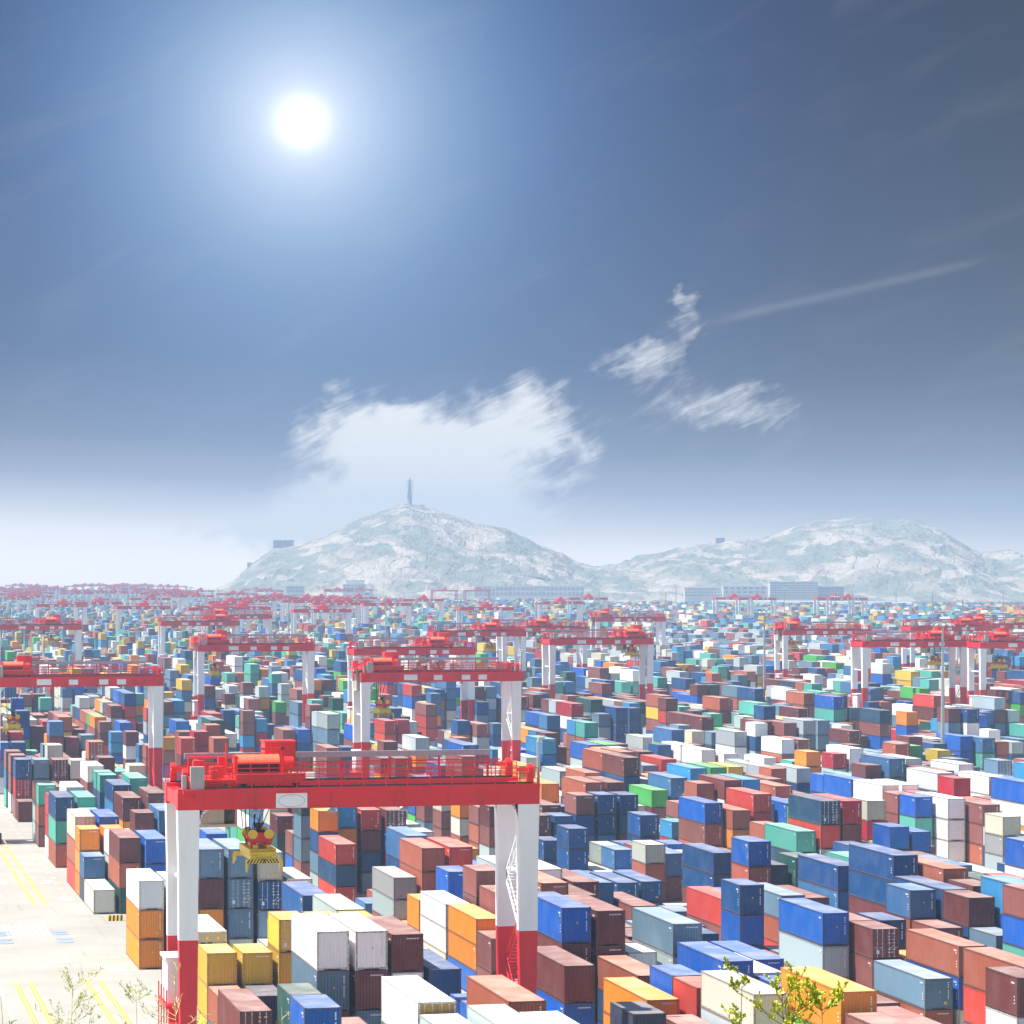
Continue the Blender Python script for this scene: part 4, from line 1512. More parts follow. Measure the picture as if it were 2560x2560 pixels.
5 3 523.8 2 7.86 0 9 4 16
1 3 549.8 4 7.86 0 14 6 0
6 2 517.9 4 7.86 0 0 11 11
1 4 548.8 2 7.86 0 21 7 16
0 4 555.0 4 5.24 0 2 7
4 0 531.5 2 7.86 0 16 9 9
3 5 534.4 2 7.86 0 21 21 16
3 3 535.0 2 2.62 0 4
5 4 521.3 2 2.62 0 16
0 2 555.2 2 13.10 0 9 7 14 2 0
2 3 541.4 2 5.24 0 16 16
1 5 546.5 2 7.86 0 12 16 17
4 5 525.9 2 10.48 0 4 17 4 12
2 4 538.9 2 13.10 0 22 17 12 4 16
6 0 515.3 2 7.86 0 18 18 16
2 2 539.8 4 5.24 0 0 12
3 2 532.7 2 2.62 0 2
5 5 517.7 4 2.62 0 22
3 4 530.9 4 2.62 0 2
2 5 536.6 4 5.24 0 12 5
0 5 549.1 4 10.48 0 18 4 7 17
5 3 517.4 2 5.24 0 9 17
1 3 543.5 2 7.86 0 18 4 5
6 2 511.6 2 5.24 0 17 22
4 3 523.6 4 5.24 0 7 18
6 1 511.1 4 7.86 0 11 18 14
4 2 523.1 4 5.24 0 2 0
3 3 528.7 2 2.62 0 18
4 4 521.4 4 7.86 0 0 16 7
4 1 523.4 4 5.24 0 21 17
1 5 540.2 2 7.86 0 16 21 2
0 1 549.3 4 5.24 0 22 17
0 0 549.3 4 10.48 0 16 18 2 16
6 0 508.9 2 7.86 0 16 2 18
2 2 533.4 2 5.24 0 4 17
3 2 526.4 2 2.62 0 16
0 3 545.0 4 5.24 0 4 1
3 0 527.2 4 7.86 0 9 12 12
2 5 530.2 2 5.24 0 16 16
0 5 542.7 2 7.86 0 13 9 4
1 3 537.1 2 7.86 0 17 22 17
6 2 505.2 2 2.62 0 13
1 4 536.3 4 13.10 0 20 1 0 16 5
0 4 542.5 4 13.10 0 16 16 6 16 13
4 0 519.0 4 5.24 0 16 4
3 5 521.9 4 7.86 0 7 9 16
5 4 508.8 4 2.62 0 17
0 2 542.7 4 5.24 0 7 6
3 3 522.3 2 5.24 0 17 21
4 4 515.0 2 7.86 0 22 9 9
1 5 533.8 2 7.86 0 9 21 16
6 4 501.2 2 2.62 0 17
0 0 543.0 2 13.10 0 18 9 18 5 12
2 4 526.4 4 7.86 0 12 9 19
6 0 502.6 2 7.86 0 9 16 7
5 2 507.4 2 5.24 0 12 16
5 5 505.2 4 5.24 0 9 21
3 4 518.4 4 10.48 0 21 7 0 9
4 5 511.0 2 5.24 0 19 2
3 0 520.8 2 7.86 0 2 2 0
2 5 523.8 2 7.86 0 4 2 18
6 3 498.8 4 2.62 0 16
0 5 536.3 2 10.48 0 16 17 16 16
5 3 504.9 4 5.24 0 21 2
1 3 530.7 2 5.24 0 7 7
1 4 529.9 2 10.48 0 22 0 9 20
4 3 511.1 4 10.48 1 5 14 5 12
4 0 512.6 2 5.24 0 14 6
3 5 515.5 2 13.10 1 5 16 17 9 5
6 1 498.5 4 5.24 0 16 4
4 2 510.6 4 5.24 0 0 4
6 5 495.5 4 2.62 0 2
5 4 502.4 2 7.86 0 16 20 7
4 1 510.9 4 5.24 0 16 7
0 1 536.8 4 7.86 0 4 17 16
4 4 508.7 2 7.86 0 16 17 4
1 5 527.4 2 5.24 0 6 11
6 4 494.8 2 2.62 0 16
0 0 536.6 2 10.48 0 5 16 7 22
5 0 503.8 4 2.62 0 16
5 1 502.2 4 2.62 0 7
1 2 527.5 4 5.24 0 21 16
6 0 496.2 2 5.24 0 22 18
3 2 513.9 4 2.62 0 11
0 3 532.5 4 5.24 0 1 12
3 4 512.1 2 10.48 0 5 18 11 21
4 5 504.6 2 5.24 0 7 12
2 5 517.4 2 7.86 0 9 0 0
6 2 492.7 4 2.62 0 11
1 3 524.3 2 13.10 0 4 4 2 0 5
0 4 529.9 4 13.10 0 18 22 6 17 11
4 0 506.2 2 5.24 0 7 5
3 3 509.8 4 5.24 0 2 1
0 1 530.4 2 10.48 0 20 7 21 18
4 4 502.3 2 5.24 0 1 0
5 0 497.4 2 5.24 0 4 7
2 4 513.9 4 7.86 0 22 20 9
0 2 527.8 2 5.24 0 16 12
5 1 495.8 2 5.24 0 5 1
1 2 521.1 2 5.24 0 9 6
5 2 494.9 4 5.24 0 2 13
5 5 492.7 4 5.24 0 16 6
3 2 507.5 2 7.86 0 4 19 6
0 3 526.1 2 7.86 0 0 0 5
3 4 505.7 2 10.48 0 16 16 21 6
4 5 498.3 2 5.24 0 5 16
2 5 511.1 2 7.86 0 9 16 19
6 3 486.3 4 5.24 0 2 4
0 5 523.8 4 7.86 0 16 16 19
5 3 492.4 4 5.24 0 16 18
1 4 517.4 4 10.48 0 0 4 16 18
4 3 498.5 4 5.24 0 17 2
0 4 523.6 2 5.24 0 9 4
3 1 505.6 2 2.62 0 12
6 1 486.0 4 2.62 0 1
6 5 483.0 4 5.24 0 16 16
5 4 489.9 4 5.24 0 6 5
1 5 514.9 4 5.24 0 9 20
3 5 501.7 2 2.62 0 21
6 4 482.3 4 5.24 0 2 2
2 4 507.5 2 7.86 0 22 17 17
0 2 521.4 2 5.24 0 4 21
6 0 483.7 4 2.62 0 9
5 5 486.3 2 7.86 0 18 19 21
3 2 501.1 2 7.86 0 7 9 5
0 3 519.7 2 10.48 0 21 18 16 16
4 5 491.9 2 5.24 0 2 22
6 3 479.9 2 5.24 0 5 11
0 5 517.4 2 10.48 0 4 16 7 9
6 2 480.2 4 5.24 0 18 20
1 3 511.8 4 13.10 0 13 21 18 7 11
4 3 492.2 2 7.86 0 18 11 9
2 3 505.1 2 7.86 0 16 4 4
4 0 493.7 4 5.24 0 4 16
3 1 499.2 2 7.86 0 0 18 6
6 1 479.7 2 5.24 0 6 17
3 3 497.3 4 7.86 0 13 12 16
0 1 517.9 2 5.24 0 16 7
3 5 495.3 2 13.10 0 6 17 17 11 9
1 0 511.2 2 2.62 0 9
5 0 484.9 4 5.24 0 2 4
2 4 501.1 2 7.86 0 21 5 19
1 2 508.6 4 7.86 0 7 16 19
6 0 477.3 2 2.62 0 9
5 2 482.4 4 7.86 0 22 22 16
5 5 479.9 2 10.48 0 16 20 2 0
3 4 493.2 4 5.24 0 11 21
0 3 513.3 2 13.10 0 5 16 22 9 19
4 1 488.0 4 5.24 0 17 2
5 3 479.9 4 7.86 0 6 16 16
6 1 473.3 2 5.24 0 9 2
5 4 477.4 4 7.86 0 16 5 2
3 3 490.9 2 5.24 0 18 20
0 4 509.3 2 5.24 0 17 0
3 5 489.0 2 13.10 1 12 18 4 21 4
1 1 504.5 2 5.24 0 16 22
4 4 482.4 2 5.24 0 16 12
5 0 478.5 2 7.86 1 20 2 2
2 4 494.8 2 2.62 0 4
0 2 508.9 4 5.24 0 17 4
1 2 502.2 2 10.48 0 18 5 16 9
5 5 473.5 2 7.86 0 4 4 5
3 4 486.8 2 5.24 0 4 1
4 5 479.4 4 5.24 0 2 18
0 5 504.9 4 7.86 0 0 2 4
6 2 467.6 4 5.24 0 16 2
4 3 479.7 4 5.24 0 16 17
4 0 481.2 4 5.24 0 7 16
6 1 466.9 2 5.24 0 11 9
5 4 471.0 2 7.86 0 7 1 19
0 1 505.4 4 5.24 0 0 21
3 3 484.5 2 5.24 0 19 16
2 3 490.7 2 5.24 0 16 5
1 1 498.1 2 10.48 0 16 4 9 5
1 0 498.7 4 2.62 0 17
5 1 471.9 2 2.62 0 18
4 4 476.0 2 5.24 0 16 1
4 2 476.9 2 5.24 0 16 16
0 2 502.6 2 7.86 0 19 5 11
6 0 464.8 4 5.24 0 4 9
5 2 469.9 4 7.86 0 4 6 0
1 2 495.8 2 13.10 0 18 4 18 11 4
0 3 500.8 4 7.86 0 16 16 0
3 4 480.4 2 5.24 0 9 18
4 1 475.5 4 5.24 0 16 0
2 5 485.3 4 2.62 0 5
4 0 474.8 2 5.24 0 4 16
5 4 464.7 2 5.24 0 13 16
1 5 489.9 4 5.24 0 4 5
0 1 499.0 2 7.86 0 11 9 17
3 3 478.1 2 5.24 0 18 6
0 4 496.8 4 5.24 0 0 21
3 5 476.4 4 10.48 0 9 22 21 16
3 0 479.8 4 5.24 0 17 2
1 0 492.3 2 2.62 0 0
5 0 466.0 4 2.62 0 4
2 4 482.2 4 2.62 0 4
4 2 470.5 2 5.24 0 17 18
0 2 496.2 2 7.86 0 16 16 19
5 2 463.5 2 10.48 0 4 17 12 4
4 5 466.9 4 5.24 0 17 4
5 5 460.3 2 7.86 0 4 21 17
4 1 469.1 2 5.24 0 11 16
0 5 492.4 4 7.86 0 4 21 11
2 5 478.9 2 7.86 0 16 5 5
4 3 467.1 4 5.24 0 1 5
5 4 458.3 2 5.24 0 13 2
2 3 478.2 4 5.24 0 4 16
3 5 470.1 2 10.48 0 17 20 17 14
3 2 472.0 4 5.24 0 14 5
5 1 459.4 4 7.86 0 4 17 21
4 4 463.5 4 5.24 0 17 14
5 0 459.6 2 7.86 0 16 2 0
3 1 471.6 4 5.24 0 22 0
2 4 475.9 2 5.24 0 4 16
4 2 464.2 2 7.86 0 4 12 4
1 4 482.2 2 5.24 0 18 16
6 0 452.3 4 5.24 0 11 13
1 2 483.3 4 2.62 0 17
0 2 489.8 2 10.48 0 4 21 17 4
5 2 457.1 2 7.86 0 16 6 0
1 1 483.7 2 7.86 0 16 17 4
0 3 488.3 4 7.86 0 16 0 22
4 5 460.5 2 7.86 0 12 0 5
5 5 453.9 2 5.24 0 18 18
4 1 462.7 2 5.24 0 1 4
2 5 472.5 2 7.86 0 2 7 16
4 3 460.8 2 5.24 0 9 0
4 0 462.3 4 5.24 0 21 2
2 0 475.0 4 2.62 0 16
5 3 452.7 4 5.24 0 19 0
1 5 477.4 4 5.24 0 22 2
0 1 486.5 4 7.86 0 6 21 7
5 4 451.9 2 7.86 0 6 6 20
0 4 484.3 4 7.86 0 4 9 9
3 0 467.3 4 5.24 0 14 16
5 1 453.0 2 5.24 0 5 5
1 4 475.9 2 7.86 0 2 1 4
1 1 477.3 2 5.24 0 0 16
5 5 447.6 2 5.24 0 20 12
0 5 479.9 4 7.86 0 4 16 16
4 3 454.4 2 5.24 0 16 21
3 4 459.3 2 10.48 0 2 7 12 17
0 1 480.1 2 7.86 0 13 19 9
2 3 465.7 4 5.24 0 12 0
0 4 477.9 2 7.86 0 2 2 16
3 2 459.5 4 5.24 0 2 12
5 1 446.7 2 7.86 0 4 4 9
3 3 458.2 2 10.48 0 21 11 18 17
3 1 459.1 4 5.24 0 7 16
2 4 463.4 4 7.86 1 9 16 16
4 2 451.7 4 5.24 0 17 18
5 2 444.6 4 7.86 0 16 6 16
0 3 475.8 4 7.86 0 0 16 20
0 5 473.5 2 7.86 0 22 17 11
1 3 467.6 2 2.62 0 12
4 3 448.0 2 2.62 0 21
4 0 449.8 4 7.86 0 22 17 5
5 0 442.3 2 5.24 0 21 16
5 3 440.2 4 7.86 0 4 0 20
1 5 464.9 4 5.24 0 14 2
5 4 439.4 4 5.24 0 12 17
3 1 452.7 2 7.86 0 1 17 14
4 2 445.3 2 7.86 0 11 21 9
1 4 463.3 4 7.86 0 22 4 4
5 2 438.2 2 7.86 0 7 7 0
4 5 441.1 4 5.24 0 7 5
0 5 467.1 2 7.86 0 12 14 12
4 0 443.4 2 5.24 0 17 21
2 5 453.0 2 2.62 0 17
5 3 433.8 2 5.24 0 5 12
2 3 453.2 4 5.24 0 16 17
0 4 463.9 2 5.24 0 6 16
4 4 437.5 4 2.62 0 16
1 4 457.0 2 7.86 0 2 0 16
0 1 464.7 2 5.24 0 9 21
4 5 434.7 2 5.24 0 16 0
0 5 460.8 2 7.86 0 12 6 14
5 5 428.2 4 5.24 0 2 13
1 3 455.1 4 7.86 0 16 9 4
4 3 435.5 4 2.62 0 16
2 5 446.6 2 2.62 0 11
1 5 452.3 4 5.24 0 7 1
5 4 426.9 4 5.24 0 19 16
2 3 446.8 2 2.62 0 9
2 2 446.9 4 5.24 0 21 16
3 3 438.9 2 5.24 0 5 20
4 2 432.8 4 2.62 0 17
1 4 450.6 2 7.86 0 1 16 12
5 2 425.7 4 5.24 0 18 12
0 2 457.8 4 5.24 0 16 18
0 3 457.0 4 5.24 0 20 21
3 5 435.7 2 7.86 0 18 16 16
4 5 428.3 2 7.86 0 12 21 4
0 5 454.4 2 5.24 0 0 7
4 1 430.6 2 5.24 0 19 7
2 4 441.2 2 2.62 0 9
5 0 424.2 2 7.86 0 7 9 5
2 5 440.3 2 2.62 0 2
5 3 421.3 4 5.24 0 17 21
1 5 446.0 2 5.24 0 2 11
5 4 420.5 2 7.86 0 4 2 18
2 2 440.6 2 5.24 0 4 13
4 4 425.0 4 7.86 0 12 2 18
1 2 445.8 4 2.62 0 5
1 4 444.2 2 7.86 0 4 2 0
3 2 431.8 4 10.48 0 2 17 20 16
3 4 429.9 4 7.86 0 20 21 4
4 5 421.9 2 10.48 0 16 16 11 5
0 5 448.0 2 7.86 0 20 2 17
1 3 442.6 4 7.86 0 12 1 5
4 3 423.0 4 5.24 0 12 5
4 1 424.2 2 5.24 0 16 4
2 0 437.4 4 2.62 0 2
2 5 433.9 2 2.62 0 1
4 0 423.7 2 5.24 0 17 0
5 1 416.3 4 7.86 0 17 16 9
5 3 414.9 2 10.48 0 18 2 22 2
1 5 439.6 2 5.24 0 4 2
2 3 434.3 4 2.62 0 1
3 3 426.4 4 7.86 0 21 16 20
2 1 433.6 4 7.86 0 2 12 16
1 2 439.4 2 10.48 1 2 9 16 9
1 1 440.0 2 2.62 0 13
5 2 413.2 4 7.86 0 9 4 1
0 2 445.3 4 5.24 0 4 0
3 2 425.4 2 7.86 0 2 0 16
3 5 423.2 4 7.86 0 0 7 16
3 4 423.5 2 7.86 0 5 18 6
4 3 416.6 2 5.24 0 17 4
4 1 417.9 2 5.24 0 2 22
2 4 428.7 4 2.62 0 0
0 4 440.9 4 5.24 0 11 16
4 0 417.3 2 5.24 0 16 17
2 2 428.0 4 5.24 0 17 14
3 3 420.0 2 7.86 0 16 18 21
3 0 421.7 4 7.86 0 22 7 1
2 1 427.3 2 7.86 0 2 9 7
1 4 431.7 4 7.86 0 18 17 17
1 2 433.0 2 7.86 0 7 16 12
1 1 433.7 2 5.24 0 16 9
5 2 406.8 2 10.48 0 17 16 7 5
3 5 416.8 2 7.86 0 21 18 7
1 3 430.0 4 7.86 0 21 9 11
4 3 410.2 2 10.48 0 16 16 0 21
4 1 411.5 2 5.24 0 13 18
5 1 403.8 4 7.86 0 13 7 4
4 0 411.0 2 5.24 0 6 16
1 5 427.1 4 5.24 0 18 0
2 3 421.8 4 5.24 0 19 19
0 3 434.3 2 5.24 0 17 16
5 0 403.5 2 7.86 0 16 18 7
2 2 421.7 2 5.24 0 18 13
0 1 434.0 4 5.24 0 20 9
2 1 420.9 2 5.24 0 13 21
1 4 425.3 2 7.86 0 6 16 16
1 2 426.6 2 5.24 0 4 6
1 1 427.3 2 7.86 0 0 13 9
0 2 432.8 4 5.24 0 2 18
4 5 402.4 2 10.48 0 16 9 16 12
0 4 428.4 4 7.86 0 14 12 1
4 4 401.8 2 7.86 0 22 13 9
2 3 415.4 2 5.24 0 0 14
2 2 415.3 2 5.24 0 7 17
3 0 409.2 4 5.24 0 2 16
2 1 414.5 2 5.24 0 6 0
1 4 418.9 2 7.86 0 18 4 17
3 5 404.3 4 5.24 0 6 16
0 5 423.6 4 7.86 0 16 2 16
1 3 417.5 4 5.24 0 9 17
4 1 399.0 4 5.24 0 13 5
4 5 396.0 2 10.48 0 17 4 11 13
2 5 408.7 4 5.24 0 7 12
1 0 418.2 4 5.24 0 16 12
0 4 422.0 2 7.86 0 16 9 19
5 1 391.3 4 10.48 0 7 11 16 16
4 0 398.4 4 5.24 0 18 13
1 5 414.6 4 5.24 0 9 16
3 3 401.0 2 5.24 0 16 9
3 0 402.8 2 2.62 0 22
0 1 421.5 4 5.24 0 14 16
3 2 401.2 2 5.24 0 0 9
1 2 414.1 4 7.86 0 17 20 7
1 1 414.8 4 7.86 0 17 4 9
2 1 408.1 2 5.24 0 4 17
1 4 412.6 2 7.86 0 16 2 7
0 2 420.3 4 5.24 0 16 7
3 1 401.3 2 2.62 0 2
1 3 411.2 2 7.86 0 13 4 9
4 1 392.6 2 5.24 0 13 0
2 4 403.4 2 7.86 0 2 9 13
4 0 392.1 2 5.24 0 16 5
2 2 402.8 4 5.24 0 21 16
0 3 414.6 2 5.24 0 11 16
3 4 394.4 4 7.86 0 17 22 16
3 0 396.4 2 2.62 0 4
3 2 394.8 2 7.86 0 0 4 20
1 2 407.7 2 10.48 0 2 20 9 7
1 1 408.4 2 5.24 0 13 12
2 1 401.7 2 5.24 0 9 16
1 4 406.2 2 5.24 0 18 20
0 2 413.9 2 5.24 0 21 20
0 5 411.1 4 5.24 0 18 9
4 5 383.5 4 5.24 0 7 4
2 4 397.1 2 7.86 0 22 18 9
2 5 396.2 4 7.86 0 1 9 4
1 0 405.7 4 7.86 1 12 0 14
1 5 402.1 4 7.86 0 0 0 19
4 0 385.7 2 5.24 0 17 5
4 3 382.9 4 7.86 0 19 0 9
4 2 383.2 4 7.86 0 18 4 6
3 4 388.0 2 7.86 0 0 16 9
1 1 402.0 2 10.48 0 16 4 0 19
1 4 399.8 2 7.86 0 17 21 14
0 2 407.5 2 5.24 0 13 17
1 3 398.6 4 7.86 0 19 4 16
2 5 389.8 2 10.48 0 18 7 12 2
1 5 395.7 2 7.86 0 14 17 2
4 0 379.3 2 2.62 0 18
2 2 390.3 4 2.62 0 17
0 4 401.4 2 7.86 0 13 1 14
1 2 395.2 4 5.24 0 22 16
2 1 389.2 4 5.24 0 9 16
0 5 398.6 4 7.86 0 16 22 19
1 3 392.3 2 7.86 0 5 2 16
4 5 371.0 4 7.86 0 16 4 17
2 4 384.6 4 5.24 0 5 7
1 0 393.2 4 7.86 0 5 5 4
4 4 370.5 4 7.86 0 19 21 1
3 3 376.4 2 7.86 0 4 18 21
1 2 388.8 2 10.48 0 5 2 11 9
1 1 389.5 4 10.48 0 17 9 11 14
2 1 382.8 2 2.62 0 7
1 4 387.3 4 7.86 0 16 4 4
0 2 395.0 4 5.24 0 7 2
3 5 373.4 4 7.86 0 17 0 12
0 5 392.2 2 5.24 0 16 12
1 3 385.9 2 5.24 0 9 16
4 5 364.6 2 7.86 0 9 5 18
1 0 386.8 2 10.48 1 18 1 5 12
2 3 378.0 2 7.86 0 9 16 16
1 5 383.2 4 7.86 0 5 17 9
4 0 366.8 4 2.62 0 16
3 3 370.0 2 5.24 0 0 7
1 1 383.1 2 7.86 0 16 7 2
1 4 380.9 2 7.86 0 12 9 16
0 2 388.6 2 5.24 0 14 12
3 5 367.0 2 7.86 0 9 12 12
0 5 385.8 2 7.86 0 4 1 0
1 3 379.5 2 5.24 0 18 16
0 3 382.5 2 5.24 0 2 21
1 2 376.3 4 10.48 0 20 4 20 4
3 2 362.8 2 5.24 0 5 17
3 5 360.6 2 7.86 0 16 4 5
0 5 379.4 2 5.24 0 18 5
3 4 360.3 4 7.86 0 14 2 7
1 3 373.1 2 7.86 0 2 19 16
4 3 353.3 4 5.24 0 2 9
1 5 370.7 4 5.24 0 12 14
0 1 378.9 4 7.86 0 12 9 20
3 0 359.8 4 2.62 0 16
3 3 357.5 4 5.24 0 5 14
1 4 368.4 4 7.86 0 2 4 19
0 2 376.1 4 5.24 0 4 5
3 1 356.8 4 2.62 0 4
0 5 373.1 2 7.86 0 5 12 16
1 3 366.7 2 5.24 0 9 16
4 3 346.9 2 5.24 0 4 2
2 3 359.5 2 2.62 0 16
1 5 364.3 2 5.24 0 9 4
2 2 359.6 2 5.24 0 9 0
3 0 353.4 2 5.24 0 4 9
1 2 363.8 4 7.86 0 14 17 9
1 4 362.0 2 7.86 0 4 20 21
1 1 364.0 2 10.48 0 12 13 17 16
3 2 350.3 4 5.24 0 16 7
3 1 350.4 2 5.24 0 5 9
0 5 366.7 2 7.86 0 9 7 9
3 4 347.8 4 5.24 0 9 16
0 3 367.7 2 5.24 0 0 9
1 5 357.9 2 5.24 0 17 22
4 2 339.3 2 5.24 0 4 7
3 3 345.0 4 10.48 0 14 16 20 16
3 5 343.3 2 5.24 0 22 9
2 0 352.9 2 2.62 0 4
0 2 363.6 4 5.24 0 16 9
1 4 355.6 2 7.86 0 1 16 22
3 4 341.4 2 5.24 0 5 4
2 4 347.2 2 5.24 0 17 16
1 5 351.5 2 5.24 0 14 7
2 0 346.6 2 2.62 0 5
1 1 351.5 4 10.48 1 6 21 21 4
4 1 331.2 4 5.24 0 17 16
0 5 354.2 4 7.86 1 4 7 5
0 3 355.2 4 2.62 0 11
2 3 340.9 2 2.62 0 7
1 5 345.1 2 5.24 0 21 16
3 3 332.5 4 5.24 0 4 16
2 5 337.3 2 5.24 0 2 18
2 0 340.2 2 2.62 0 9
0 2 351.1 4 5.24 0 2 2
1 3 343.7 2 7.86 0 2 20 18
0 5 347.8 2 7.86 0 7 1 2
3 5 327.9 2 2.62 0 21
0 4 347.5 4 2.62 0 7
3 4 327.7 2 5.24 0 14 18
3 2 328.5 2 5.24 0 18 22
1 5 338.8 2 5.24 0 4 17
2 1 334.9 4 2.62 0 5
3 1 328.1 2 5.24 0 16 9
3 0 328.7 2 5.24 0 2 9
3 3 326.1 2 5.24 0 17 7
2 5 330.9 2 5.24 0 18 4
2 2 332.9 4 2.62 0 6
1 3 337.3 2 7.86 0 6 12 17
0 3 342.7 4 2.62 0 12
3 5 321.5 2 2.62 0 16
1 4 335.0 4 5.24 0 7 17
3 4 321.3 2 5.24 0 14 14
3 2 322.1 2 5.24 0 18 9
1 5 332.4 2 5.24 0 16 2
2 1 328.5 2 2.62 0 14
3 1 321.7 2 5.24 0 2 11
3 0 322.3 2 5.24 0 14 4
3 3 319.8 2 5.24 0 4 18
2 0 327.7 4 2.62 0 12
3 2 315.8 2 5.24 0 4 12
1 5 326.0 2 5.24 0 9 18
3 1 315.4 2 5.24 0 12 5
3 3 313.4 2 5.24 0 12 1
2 5 318.4 4 5.24 0 19 9
1 3 324.8 4 7.86 0 20 13 16
1 1 326.0 2 2.62 0 18
3 5 309.0 4 2.62 0 13
1 4 322.5 4 7.86 0 21 0 9
3 4 308.8 4 5.24 0 7 21
3 2 309.4 2 5.24 0 0 13
3 0 309.8 4 7.86 0 9 9 2
3 1 309.0 2 5.24 0 16 2
2 5 312.1 2 7.86 0 18 6 17
1 3 318.4 2 7.86 0 9 16 12
1 4 316.1 2 5.24 0 5 17
2 4 309.5 2 2.62 0 20
1 2 316.7 2 7.86 0 4 19 21
1 0 317.4 2 2.62 0 5
1 5 313.5 4 5.24 0 16 17
3 0 303.4 2 7.86 0 0 21 6
3 3 300.9 4 5.24 0 17 16
1 1 313.5 4 5.24 0 9 4
3 5 296.5 4 5.24 0 16 16
1 4 309.7 2 5.24 0 14 1
3 4 296.3 4 5.24 0 16 18
3 2 296.9 4 5.24 0 5 5
2 3 302.1 2 2.62 0 14
1 5 307.1 2 7.86 0 6 21 21
3 1 296.5 4 7.86 0 16 2 4
2 1 302.3 2 2.62 0 4
3 3 294.5 2 5.24 0 12 18
2 2 301.5 2 2.62 0 9
2 0 302.1 4 2.62 0 12
2 4 297.0 4 7.86 0 11 0 9
3 2 290.5 2 5.24 0 9 22
1 5 300.7 2 7.86 0 16 7 1
3 3 288.1 2 7.86 0 9 2 16
2 2 295.1 2 5.24 0 7 4
2 0 295.7 2 2.62 0 11
1 3 300.0 2 7.86 0 7 21 21
1 4 297.2 4 7.86 0 0 20 20
2 4 290.6 2 5.24 0 16 5
3 4 283.8 4 10.48 0 16 5 9 21
2 5 289.4 2 5.24 0 9 7
1 5 294.3 2 7.86 0 2 2 4
3 1 284.0 4 7.86 0 2 14 0
3 3 281.7 2 5.24 0 4 16
2 2 288.7 2 5.24 0 9 16
2 0 289.3 2 2.62 0 7
1 0 295.0 2 2.62 0 21
1 1 294.3 2 5.24 0 9 4
1 4 290.8 2 5.24 0 9 5
1 5 288.0 2 7.86 0 7 0 0
3 1 277.6 2 7.86 0 19 11 22
1 3 287.5 4 7.86 0 9 22 4
1 2 287.8 4 7.86 0 16 6 1
3 0 273.7 4 7.86 0 13 16 17
1 5 281.6 2 5.24 0 16 12
3 1 271.2 2 7.86 0 19 0 7
1 1 281.3 2 5.24 0 4 22
1 4 278.3 4 7.86 0 2 17 4
1 5 275.2 2 7.86 0 5 16 18
2 5 267.7 2 5.24 0 16 5
1 3 275.0 4 10.48 0 9 1 9 14
0 5 280.1 2 7.86 0 17 0 2
1 2 275.3 4 10.48 1 2 0 6 16
2 2 268.6 2 5.24 0 17 13
3 0 261.2 4 7.86 0 7 5 4
2 3 263.6 4 5.24 0 7 6
0 4 274.5 4 2.62 0 0
2 0 264.0 2 2.62 0 17
2 2 262.2 2 5.24 0 9 12
0 2 275.1 4 2.62 0 7
2 1 260.5 4 2.62 0 4
2 3 257.2 2 5.24 0 17 16
0 5 267.6 4 7.86 0 16 5 9
0 3 268.4 4 2.62 0 12
2 2 255.9 2 5.24 0 16 18
0 2 268.7 2 2.62 0 20
0 1 268.7 4 5.24 0 2 12
2 1 254.1 2 7.86 0 4 5 16
1 5 254.3 2 7.86 0 5 12 5
0 3 262.0 2 5.24 0 2 21
0 2 262.3 2 2.62 0 0
1 4 253.0 4 5.24 0 9 9
0 5 255.1 4 7.86 0 16 2 13
1 5 247.9 2 5.24 0 0 12
1 2 249.9 4 10.48 0 16 1 16 4
0 2 255.9 2 5.24 0 17 12
0 0 257.2 4 2.62 1 16
0 1 256.2 4 5.24 0 16 21
1 3 247.6 4 7.86 0 17 12 9
2 2 241.1 2 5.24 0 21 9
2 0 240.1 2 2.62 0 16
0 5 248.7 2 7.86 0 0 11 13
0 3 249.5 4 7.86 0 22 7 7
1 5 241.6 2 7.86 0 9 22 16
2 4 234.6 2 7.86 0 4 17 7
1 0 243.4 4 2.62 0 16
2 3 234.8 2 5.24 0 17 17
1 1 242.6 2 7.86 0 13 21 5
1 3 241.2 2 7.86 0 16 21 16
1 4 240.5 4 7.86 0 4 6 12
2 0 233.7 2 2.62 0 16
0 5 242.3 2 7.86 0 5 9 18
1 2 237.4 4 7.86 0 16 21 14
0 3 243.1 2 7.86 0 22 2 9
0 2 243.4 4 5.24 0 7 22
0 1 243.7 4 5.24 0 17 17
1 4 234.1 2 7.86 0 9 5 21
0 5 236.0 2 5.24 0 4 16
1 2 231.0 2 7.86 0 0 21 17
2 3 222.3 4 5.24 0 16 4
0 3 230.1 2 7.86 0 2 16 16
0 2 230.2 2 5.24 0 20 20
1 5 218.0 2 5.24 0 20 4
1 2 218.5 4 5.24 0 4 16
1 0 218.0 4 2.62 0 14
1 5 211.6 2 7.86 0 4 16 4
1 2 212.1 2 7.86 0 18 4 14
2 2 204.0 4 5.24 0 22 4
1 3 208.2 2 7.86 0 17 6 16
0 5 211.6 2 5.24 0 16 21
1 3 201.8 2 7.86 0 4 19 2
1 5 199.1 4 5.24 0 20 4
0 4 205.8 4 5.24 0 0 2
1 2 199.6 4 7.86 0 20 12 16
1 4 197.2 4 7.86 0 5 16 22
1 3 195.5 2 7.86 0 0 6 13
2 0 190.9 4 5.24 0 16 19
1 2 193.2 2 7.86 0 11 16 16
0 3 198.8 2 7.86 0 20 21 7
0 4 193.0 2 7.86 0 9 18 16
0 3 192.4 2 7.86 0 5 14 16"""
CODE = 'wcgGaskbNnSdtTeJmqprRoyMDEYKHLXFZVU'
stacks = []
